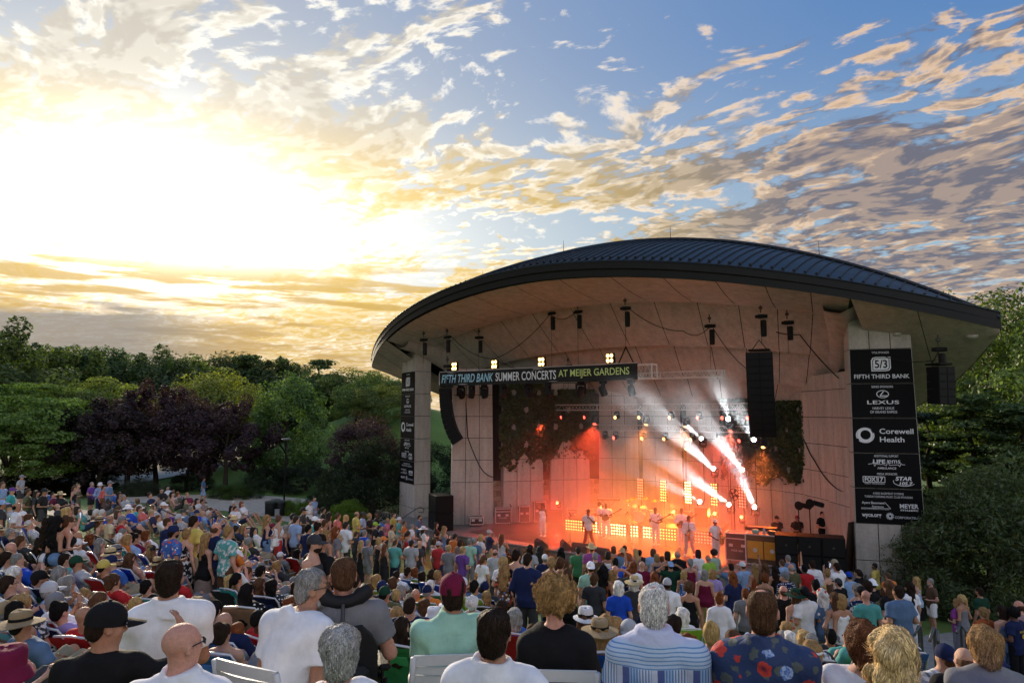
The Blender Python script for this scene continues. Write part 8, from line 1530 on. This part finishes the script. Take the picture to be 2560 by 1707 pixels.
def leaf_mesh(name, P, N, size, seed, long_=1.6, mat_=None):
    """one leaf-shaped face pair per point"""
    rg = np.random.default_rng(seed); n = len(P); N = N + rg.normal(size=(n, 3)) * .55; N /= np.linalg.norm(N, axis=1, keepdims=True) + 1e-9; u = np.cross(N, rg.normal(size=(n, 3))); u /= np.linalg.norm(u, axis=1, keepdims=True) + 1e-9; v = np.cross(N, u); s = size * rg.uniform(.6, 1.35, (n, 1))
    a = P - v * s * long_ * .5; b = P + u * s * .5 - N * s * .12; c = P + v * s * long_ * .5; d = P - u * s * .5 - N * s * .12
    V_ = np.stack([a, b, c, d], 1).reshape(-1, 3).astype(np.float32); me = bpy.data.meshes.new(name); me.vertices.add(4 * n); me.vertices.foreach_set('co', V_.ravel()); me.loops.add(4 * n); me.loops.foreach_set('vertex_index', np.arange(4 * n, dtype=np.int32)); me.polygons.add(n); me.polygons.foreach_set('loop_start', np.arange(0, 4 * n, 4, dtype=np.int32)); me.polygons.foreach_set('loop_total', np.full(n, 4, dtype=np.int32)); me.update(calc_edges=True)
    at = me.attributes.new('tint', 'FLOAT', 'POINT'); at.data.foreach_set('value', np.repeat(rg.uniform(0, 1, n).astype(np.float32), 4)); me.materials.append(mat_ or LEAF); return me
def crown_points(rg, n, kind, H=1.0):
    """points and outward normals of a unit-height crown made of many leafy sprays"""
    if kind == 'round': ncl, r0 = 80, .125; C = rg.normal(size=(ncl, 3)); C /= np.linalg.norm(C, axis=1, keepdims=True); C *= rg.uniform(.45, 1, (ncl, 1)) ** .5; C = C * (.40, .40, .40) + (0, 0, .58)
    elif kind == 'oval': ncl, r0 = 90, .095; z = rg.uniform(.12, 1, ncl); w_ = .36 * np.sin(np.clip((z - .05) / .95, 0, 1) ** .75 * pi) ** .7; a = rg.uniform(0, 2 * pi, ncl); rr = w_ * rg.uniform(.55, 1, ncl); C = np.stack([rr * np.cos(a), rr * np.sin(a), z * .92], 1)
    elif kind == 'spread': ncl, r0 = 80, .10; a = rg.uniform(0, 2 * pi, ncl); z = rg.uniform(.25, .95, ncl); rr = .55 * np.sqrt(rg.uniform(.1, 1, ncl)) * np.sin(np.clip((z - .05) / .9, 0, 1) * pi) ** .5; C = np.stack([rr * np.cos(a), rr * np.sin(a), z], 1)
    elif kind == 'conifer': ncl, r0 = 80, .07; z = rg.uniform(.06, .99, ncl); w_ = .24 * (1 - z) ** .8 + .015; a = rg.uniform(0, 2 * pi, ncl); C = np.stack([w_ * np.cos(a), w_ * np.sin(a), z], 1)
    elif kind == 'ragged': ncl, r0 = 74, .068; a = rg.uniform(0, 2 * pi, ncl); z = rg.uniform(.25, .96, ncl) ; rr = (.34 * np.sin(np.clip((z - .12) / .88, 0, 1) * pi) ** .6 + .03) * rg.uniform(.4, 1.15, ncl); C = np.stack([rr * np.cos(a), rr * np.sin(a), z + rg.normal(size=ncl) * .04], 1)
    elif kind == 'bush': ncl, r0 = 90, .14; C = rg.normal(size=(ncl, 3)); C /= np.linalg.norm(C, axis=1, keepdims=True); C[:, 2] = np.abs(C[:, 2]); C = C * rg.uniform(.75, 1, (ncl, 1)) * (.5, .5, .86)
    m = n // ncl + 1; P = []; N = []
    for c in C:
        d = rg.normal(size=(m, 3)); d /= np.linalg.norm(d, axis=1, keepdims=True); rad = r0 * rg.uniform(.4, 1.2); sq = {'conifer': np.array((1.3, 1.3, .45)), 'ragged': np.array((.9, .9, 1.5)), 'oval': np.array((1.0, 1.0, 1.15)), 'spread': np.array((1.6, 1.6, .45))}.get(kind, np.array((1.1, 1.1, .85))); p = c + d * rad * sq * rg.uniform(.35, 1, (m, 1)) ** .45; P.append(p); o = np.array(c) - (0, 0, .5); o = o / (np.linalg.norm(o) + .2); N.append(d * .7 + o * .6 + (0, 0, .35))
    P = np.concatenate(P)[:n]; N = np.concatenate(N)[:n]; return P, N
def trunk_mb(rg, h, r, kind):
    b = MB(); top = .75 if kind != 'conifer' else .95; pts = [(rg.normal() * .015 * h * (k > 0), rg.normal() * .015 * h * (k > 0), h * top * k / 6 - (.3 if k == 0 else 0)) for k in range(7)]; b.tube(pts, [r * (1.25 if k == 0 else 1 - .82 * k / 6) for k in range(7)], 9)
    if kind != 'conifer':
        for k in range(7):
            q = Vector(pts[2 + k % 4]); a = rg.uniform(0, 2 * pi); l = h * rg.uniform(.2, .34); e = q + Vector((math.cos(a) * l * .8, math.sin(a) * l * .8, l * .7)); b.tube([q, q.lerp(e, .5) + Vector((0, 0, .04 * h)), e], [r * .45, r * .3, r * .12], 6)
    return b
TREEM = {}
def tree_meshes(kind, var, leaf, n):
    k_ = (kind, var, leaf)
    if k_ not in TREEM: rg = np.random.default_rng(100 + var * 7 + len(kind)); P, N = crown_points(rg, n, kind); TREEM[k_] = (leaf_mesh('crown', P, N, leaf, var), trunk_mb(rg, 1.0, .022 if kind != 'bush' else .03, kind).mesh('trunk', True)); TREEM[k_][1].materials.append(BARK)
    return TREEM[k_]
def tree(px, pytop, Y, kind, col, label, var=0, wide=1.0, leaf=.032, n=7000, cat='tree', name=None, group=None, base=None):
    p = pix_at(px, pytop, Y); zb = gz(p.x, p.y) if base is None else base; h = (p.z - zb) * .93; cm, tmh = tree_meshes(kind, var, leaf, n); t = thing(name or {'conifer': 'conifer_tree', 'bush': 'round_bush'}.get(kind, 'leafy_tree'), label, cat, (p.x, p.y, zb), random.uniform(0, 6.28), group); t.scale = (h * wide, h * wide, h)
    c = put('crown', cm, t); c.color = tuple(col) + (1,); put('trunk', tmh, t); return t
GRN = (.135, .20, .045); DKG = (.075, .12, .04); YEL = (.22, .29, .05); PUR = (.062, .034, .040); LIM = (.20, .28, .04); OLV = (.10, .13, .04)
c6 = lambda x, y: (x / 2.45, 780 + y / 2.45)
TR = [((-35, 30), 62, 'ragged', DKG, 'tall dark tree cut by the left edge of the picture', 1, 1.3), ((120, 175), 80, 'ragged', DKG, 'dark ragged tree beyond the locust, at far left', 2, 1.35), ((250, 155), 82, 'ragged', DKG, 'dark ragged tree against the sky, second from left', 3, 1.3), ((345, 190), 78, 'ragged', GRN, 'green ragged tree third from the left skyline', 0, 1.2),
      ((560, 190), 84, 'ragged', DKG, 'slender ragged tree standing alone on the skyline', 4, 1.1), ((700, 195), 88, 'round', DKG, 'dark broad tree left of the skyline centre', 1, 1.25), ((810, 180), 88, 'ragged', DKG, 'tallest dark tree of the middle skyline', 5, 1.5), ((940, 215), 86, 'round', DKG, 'dark round tree right of the tallest skyline tree', 2, 1.2), ((1040, 260), 84, 'ragged', DKG, 'small dark tree at the dip of the skyline', 6, 1.2),
      ((1180, 240), 92, 'ragged', GRN, 'loose tree left of the flat-topped pines', 7, 1.4), ((1330, 232), 104, 'round', DKG, 'flat-topped pine at the skyline centre', 3, 1.5), ((1440, 228), 104, 'round', DKG, 'second flat-topped pine at the skyline centre', 4, 1.4), ((1520, 222), 100, 'conifer', DKG, 'pointed pine right of the flat-topped pines', 1, 1.4), ((1640, 262), 96, 'ragged', DKG, 'dark ragged tree behind the big maple', 8, 1.5), ((1760, 275), 96, 'round', DKG, 'dark round tree behind the top of the big maple', 5, 1.3),
      ((1968, 252), 98, 'conifer', DKG, 'lone pointed conifer right of the big maple', 2, 1.5), ((2060, 315), 92, 'round', DKG, 'dark tree right of the lone conifer', 6, 1.4), ((2190, 320), 90, 'round', GRN, 'green tree left of the roof tip', 7, 1.5), ((2310, 360), 84, 'round', GRN, 'green tree right behind the left roof tip', 1, 1.5), ((2420, 400), 80, 'round', DKG, 'dark tree behind the left boarded pillar', 2, 1.4), ((2560, 395), 78, 'oval', OLV, 'pale tree seen between the left pillars', 3, 1.4),
      ((80, 350), 54, 'spread', (.16, .235, .05), 'feathery locust tree filling the left edge', 1, 1.15), ((300, 330), 58, 'spread', (.20, .27, .055), 'feathery yellow-green locust behind the left crowd', 2, 1.1), ((620, 330), 66, 'spread', YEL, 'yellow-green tree rising behind the purple plums', 3, 1.0), ((480, 420), 60, 'spread', GRN, 'green tree between the locust and the purple plums', 4, 1.0),
      ((1330, 325), 72, 'round', YEL, 'rounded yellow-green tree left of the big maple', 8, 1.2), ((1780, 300), 62, 'oval', (.115, .175, .05), 'big full maple behind the lamp post', 1, 1.05), ((2070, 600), 78, 'round', LIM, 'small bright green tree right of the big maple', 2, 1.2), ((1960, 400), 96, 'round', DKG, 'dark tree filling the gap right of the maple', 5, 1.3), ((2330, 420), 72, 'round', GRN, 'broad green tree left of the stage', 6, 1.5), ((2190, 400), 74, 'round', DKG, 'dark broad tree on the slope left of the stage', 3, 1.4),
      ((640, 470), 57, 'ragged', PUR, 'dark purple plum tree, leftmost of the plum row', 1, 1.35), ((800, 505), 58, 'round', PUR, 'dark purple plum tree, second of the plum row', 2, 1.2), ((1000, 410), 60, 'ragged', PUR, 'tallest purple plum tree in the plum row', 3, 1.25), ((1180, 500), 58, 'round', PUR, 'purple plum tree, fourth of the plum row', 4, 1.1), ((1400, 500), 57, 'ragged', PUR, 'purple plum tree at the right end of the row', 5, 1.35), ((2230, 590), 52, 'round', PUR, 'purple leaved tree left of the boarded pillar', 6, 1.0)]
for (c_, Y, kind, col, lab, var, wd_) in TR:
    x, y = c6(*c_); far = Y > 75; tree(x, y, Y, kind, tuple(q * random.uniform(.88, 1.12) for q in col), lab, var % 4, wd_, .0135 if kind != 'conifer' else .012, 20000, group='trees beyond the seating')
# right of the stage
for (px, py, Y, kind, col, lab, var, wd_) in ((2480, 705, 44, 'round', (.12, .17, .04), 'tall leafy tree towering at the right edge', 1, .95), (2360, 775, 50, 'ragged', GRN, 'leafy tree showing just above the right roof tip', 2, 1.1), (2590, 760, 40, 'round', GRN, 'leafy tree half outside the right edge', 3, .9), (2340, 730, 60, 'ragged', GRN, 'thin treetop peeping over the roof at the right', 3, .7), (2420, 960, 38, 'conifer', DKG, 'dark conifer right of the boarded pillar', 1, 1.6), (2540, 985, 36, 'conifer', DKG, 'dark conifer at the right edge below the tall tree', 3, 1.6), (2310, 1010, 40, 'conifer', (.028, .05, .022), 'greyish conifer close behind the right boarded pillar', 2, 1.5)):
    tree(px, py, Y, kind, col, lab, var, wd_, .0125 if kind != 'conifer' else .012, 20000, group='trees at the right of the stage')
def juniper(px, py, Y, wd_, lab, col=(.115, .16, .07), var=0, n=24000, leaf=.0085):
    p = pix_at(px, py, Y); zb = gz(p.x, p.y); h = p.z - zb; rg = np.random.default_rng(40 + var); k_ = ('jun', var)
    if k_ not in TREEM:
        P, N = crown_points(rg, n, 'bush'); P = P * (1, 1, 1.02); TREEM[k_] = (leaf_mesh('crown', P, N * .4 + (0, 0, -.3), leaf, var, 3.6), trunk_mb(rg, .5, .03, 'bush').mesh('trunk')); TREEM[k_][1].materials.append(BARK)
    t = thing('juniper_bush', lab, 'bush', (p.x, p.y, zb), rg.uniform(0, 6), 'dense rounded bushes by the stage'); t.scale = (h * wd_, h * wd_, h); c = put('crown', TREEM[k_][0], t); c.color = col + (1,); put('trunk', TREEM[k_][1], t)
juniper(2450, 1135, 26.5, 1.05, 'huge rounded juniper at the right of the stage', n=52000); juniper(2590, 1100, 25, 1.1, 'juniper cut by the right edge of the picture', var=1); juniper(2300, 1230, 28, .9, 'juniper lobe touching the sponsor boards', var=2)
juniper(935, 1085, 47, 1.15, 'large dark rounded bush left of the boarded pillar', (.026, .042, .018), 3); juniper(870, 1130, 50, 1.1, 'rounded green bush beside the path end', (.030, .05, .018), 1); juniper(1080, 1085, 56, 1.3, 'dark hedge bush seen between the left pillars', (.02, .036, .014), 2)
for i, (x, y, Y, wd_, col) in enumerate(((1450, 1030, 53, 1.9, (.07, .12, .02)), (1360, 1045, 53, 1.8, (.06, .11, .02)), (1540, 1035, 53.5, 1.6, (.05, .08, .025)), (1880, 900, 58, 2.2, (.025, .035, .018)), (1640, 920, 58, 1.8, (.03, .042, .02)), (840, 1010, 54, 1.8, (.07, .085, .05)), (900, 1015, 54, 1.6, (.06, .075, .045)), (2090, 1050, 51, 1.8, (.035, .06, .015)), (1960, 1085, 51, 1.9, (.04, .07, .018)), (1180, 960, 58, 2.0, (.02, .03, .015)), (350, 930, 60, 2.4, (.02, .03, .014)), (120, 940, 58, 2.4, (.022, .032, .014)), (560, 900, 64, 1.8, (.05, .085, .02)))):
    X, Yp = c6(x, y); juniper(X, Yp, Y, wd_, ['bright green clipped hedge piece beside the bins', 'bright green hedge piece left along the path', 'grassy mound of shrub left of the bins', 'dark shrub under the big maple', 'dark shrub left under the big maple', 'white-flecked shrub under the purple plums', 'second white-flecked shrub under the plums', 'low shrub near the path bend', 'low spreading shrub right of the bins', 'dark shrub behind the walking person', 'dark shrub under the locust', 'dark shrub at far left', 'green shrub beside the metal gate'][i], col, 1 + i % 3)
for i, (x, y) in enumerate(((1755, 1140), (1815, 1135), (1868, 1150), (2130, 1130), (2160, 1165))):
    X, Yp = c6(x, y); juniper(X, Yp, 47.5 if i < 3 else 43, 1.3, 'bright lime foliage plant, %s from the bins' % ordn[i], (.16, .26, .03), i % 3)
# ---- ivy on the back wall
def ivy(i0, zlo, zhi, n, label, seed, side=1.0):
    n = int(n * 1.9)
    t_, u, v, an = PILS[i0]; rg = np.random.default_rng(seed); M = Matrix.Translation(L(u, v)) @ Matrix.Rotation(SA + an, 4, 'Z'); x = rg.uniform(-1.5, 1.5, n); z = zlo + (zhi - zlo) * rg.uniform(0, 1, n) ** .75; edge = zlo + .9 * (np.sin(x * 2.1 + seed) * .5 + np.sin(x * 5.3 + 2 * seed) * .3 + .5); keep = (z > edge) | (rg.uniform(size=n) < .04); keep &= np.sin(x * 4 + seed) * np.sin(z * 3.1) < .78
    x, z = x[keep], z[keep]; y = -.42 - rg.uniform(0, .22, len(x)); P = np.stack([x, y, z], 1); N = np.tile((0, -1, .3), (len(x), 1)).astype(float); me = leaf_mesh('leaves', P, N, .145, seed, 1.15); r = thing('wall_ivy', label, 'ivy', L(u, v), SA + an, 'ivy on the back wall'); c = put('leaves', me, r); c.color = (.042, .07, .022, 1)
ivy(1, 3.0, 8.6, 5200, 'dense ivy over the wall pillar behind the flight cases', 1); ivy(2, 3.6, 7.8, 4800, 'ivy hanging over the wall pillar beside the waving singer', 2); ivy(6, 2.6, 7.2, 3600, 'dark ivy left part on the right-hand back wall', 3); ivy(7, 2.8, 7.0, 4600, 'dark ivy mass on the right-hand back wall', 4)
# ---- planting bed along the stage lip
def tuft(loc, h, n, col, label, spread=.3, wid=.012):
    rg = np.random.default_rng(int(abs(loc[0] * 100)) % 999); b = MB()
    for k in range(n):
        a, l = rg.uniform(0, 2 * pi), h * rg.uniform(.6, 1.1); r_ = rg.uniform(.0, .12); q = Vector((math.cos(a) * r_, math.sin(a) * r_, 0)); o_ = Vector((math.cos(a), math.sin(a), 0)); sd = Vector((-o_.y, o_.x, 0)) * wid; m_ = q + o_ * spread * .35 * l + Vector((0, 0, l * .65)); e = q + o_ * spread * l + Vector((0, 0, l * .95)); b.add([q - sd, q + sd, m_ + sd * .8, m_ - sd * .8, e], [(0, 1, 2, 3), (3, 2, 4)])
    t = thing('ornamental_grass', label, 'grass plant', loc, 0, 'grasses along the stage lip'); o = b.build('blades', LEAF, t); o.color = col + (1,); at = o.data.attributes.new('tint', 'FLOAT', 'POINT'); at.data.foreach_set('value', rg.uniform(0, 1, len(o.data.vertices)).astype('f')); return t
k = 0
for i in range(22):
    u = -7.6 + i * .52; p = L(u, lip_v(u) - .65 + .3 * math.sin(i * 2.3), -1.0); zz = max(gz(p.x, p.y), -1.0)
    tuft((p.x, p.y, zz - .02), random.uniform(.75, 1.15), 90, random.choice(((.10, .11, .03), (.07, .10, .025), (.13, .12, .045))), 'tuft of ornamental grass below the stage lip, %s' % (['by the subwoofers', 'left of the camera holder', 'below the dark mat corner', 'below the waving singer', 'below the lead singer'][min(4, i // 5)] + ', number %d from the left' % (i + 1) if False else ['first', 'second', 'third', 'fourth', 'fifth', 'sixth', 'seventh', 'eighth', 'ninth', 'tenth', 'eleventh', 'twelfth', 'thirteenth', 'fourteenth', 'fifteenth', 'sixteenth', 'seventeenth', 'eighteenth', 'nineteenth', 'twentieth', 'twenty-first', 'twenty-second'][i] + ' from the left'))
for i in range(10):
    u = -6.5 + i * .75; p = L(u, lip_v(u) - 1.15 + .2 * math.sin(i * 1.7), 0); zz = gz(p.x, p.y); rg = np.random.default_rng(i); d = rg.normal(size=(420, 3)); d /= np.linalg.norm(d, axis=1, keepdims=True); d[:, 2] = np.abs(d[:, 2]); P = d * rg.uniform(.6, 1, (420, 1)) * (.42, .42, .55); t = thing('flowering_shrub', 'low shrub with small white flowers below the stage lip, %s from the left' % ordn[i], 'shrub', (p.x, p.y, zz), 0, 'flowering shrubs along the stage lip')
    c = put('leaves', leaf_mesh('leaves', P, d, .07, i), t); c.color = (.045, .065, .02, 1); fl = put('blossoms', leaf_mesh('blossoms', P[::6] * 1.06, d[::6], .045, i + 50, 1.0), t); fl.color = (.62, .60, .55, 1)
# ================================================================ SITE FURNITURE
BINB = mat('bin_black', (.015, .016, .017), .5)
for i, (px, py) in enumerate(((677, 1248), (700, 1251), (690, 1246))):
    Y = 46.5 + .4 * i; p = pix_at(px, py, Y); t = thing('litter_bin', ['black litter bin nearest the hedge', 'black litter bin nearest the lamp post', 'black litter bin half hidden between two others'][i], 'bin', (p.x, p.y, gz(p.x, p.y)), 0, 'black litter bins by the path')
    b = MB(); b.lathe([(.30, 0), (.34, .05), (.36, .82), (.34, .86)], 20); b.build('body', BINB, t, smooth=True); b = MB(); b.lathe([(.38, .86), (.38, .94), (.30, 1.02), (.12, 1.05)], 20); b.build('lid', mat('bin_lid', (.05, .055, .05), .4), t)
p = pix_at(694, 1252, 45.8); b = MB(); b.box((0, 0, .27), (.28, .2, .54), bev=.03); b.box((0, 0, .56), (.31, .23, .05), bev=.01); tag(b.build('small_bin', mat('bin_grey', (.30, .30, .31), .5), loc=(p.x, p.y, gz(p.x, p.y))), 'small pale grey bin in front of the black bins', 'bin')
p = pix_at(711, 1225, 52); t = thing('lamp_post', 'slim dark lamp post with flat disc head beside the maple', 'lamp post', (p.x, p.y, gz(p.x, p.y))); hh = 4.6; b = MB(); b.tube([(0, 0, 0), (0, 0, hh)], [.07, .05], 8); b.build('post', BLK, t); b = MB(); b.lathe([(.10, hh), (.34, hh + .08), (.36, hh + .14), (.20, hh + .18)], 18); b.build('head', mat('lamp_head_grey', (.22, .22, .22), .4), t)
p0 = pix_at(200, 1208, 63); p1 = pix_at(312, 1208, 63); zg = gz(p0.x, p0.y); t = thing('metal_gate', 'dark metal bar gate under the purple plum trees', 'gate', (p0.x, p0.y, zg)); wG = p1.x - p0.x; hG = 1.75
for k in range(34): b = MB(); b.tube([(wG * (k + .5) / 34, 0, .1), (wG * (k + .5) / 34, 0, hG)], .014, 5); b.build('bar', BLK, t)
for z in (.15, .9, hG - .1): b = MB(); b.box((wG / 2, 0, z), (wG, .04, .05)); b.build('rail', BLK, t)
for x in (0, wG * .5, wG): b = MB(); b.box((x, 0, hG / 2 + .1), (.09, .09, hG + .2)); b.build('post', BLK, t)
b = MB(); b.box((wG * .52, -.06, 1.05), (.75, .03, .95)); sg_ = b.build('sign', BLK, t)
for k in range(4): b = MB(); b.box((wG * .52, -.08, 1.36 - .2 * k), (.5, .01, .08)); b.build('sign_line', INK_W, sg_)
b = MB(); pw0 = pix_at(150, 1200, 70); pw1 = pix_at(360, 1200, 70); b.grid([[(pw0.x, 66, gz(pw0.x, 66) + .06), (pw1.x, 66, gz(pw1.x, 66) + .06)], [(pw0.x - 3, 90, gz(pw0.x, 90) + .3), (pw1.x + 3, 90, gz(pw1.x, 90) + .3)]]); tag(b.build('service_road', mat('pale_road', (.62, .58, .52), .9), smooth=False), kind='structure')
RAIL = mat('rail_steel', (.10, .105, .11), .4, .6)
def handrail(pts, label, r=.024):
    P_ = [pix_at(*q) for q in pts]; t = thing('handrail', label, 'handrail', P_[0], 0, 'steel handrails of the steps'); O_ = P_[0]; b = MB(); b.tube([q - O_ for q in P_], r, 8); b.build('rail', RAIL, t, smooth=True)
    for q in (P_[1], P_[-2]): b = MB(); b.tube([q - O_, Vector((q.x, q.y, gz(q.x, q.y) - .05)) - O_], r, 8); b.build('post', RAIL, t)
handrail([(cp('A', 1060, 830)[0], cp('A', 1060, 830)[1], 17.5), (*cp('A', 1075, 780), 17.5), (*cp('A', 1120, 762), 17.6), (*cp('A', 1180, 780), 18), (*cp('A', 1480, 905), 19.5)], 'curved steel handrail in front of the red numbered shirt')
handrail([(*cp('B', 425, 560), 28), (*cp('B', 450, 525), 28), (*cp('B', 560, 535), 28.5), (*cp('B', 700, 600), 28), (*cp('B', 850, 680), 27), (*cp('B', 1000, 690), 26.5), (*cp('B', 1000, 745), 26.5)], 'long steel handrail crossing the left seating')
handrail([(*cp('A', 1780, 470), 28.5), (*cp('A', 1790, 410), 28.5), (*cp('A', 1880, 410), 29), (*cp('A', 2150, 530), 29)], 'steel handrail beside the coral shirt')
handrail([(*cp('H', 1010, 980), 12.5), (*cp('H', 1060, 870), 12.6), (*cp('H', 1090, 880), 12.8), (*cp('H', 1090, 960), 12.8)], 'short steel handrail at the right steps, nearest the denim shirt'); handrail([(*cp('H', 1200, 1050), 11), (*cp('H', 1245, 890), 11.2), (*cp('H', 1290, 920), 11.2), (*cp('H', 1295, 1060), 11)], 'steel handrail hoop in the middle of the right steps'); handrail([(*cp('H', 1530, 950), 13), (*cp('H', 1575, 860), 13.2), (*cp('H', 1640, 930), 13), (*cp('H', 1645, 1000), 13)], 'steel handrail hoop below the violet shirt')
b = MB(); q = [pix_at(*z) for z in ((993, 1303, 40.5), (1040, 1272, 41), (1052, 1267, 41), (1060, 1272, 41), (1058, 1280, 41), (1046, 1280, 41))]; t = thing('handrail', 'dark looped handrail at the foot of the left boarded pillar', 'handrail', q[0], 0, 'steel handrails of the steps'); b.tube([z - q[0] for z in q], .03, 8); b.build('rail', RAIL, t, smooth=True); b = MB(); b.tube([q[0] - q[0], Vector((0, 0, -1.2))], .03, 8); b.build('post', RAIL, t)
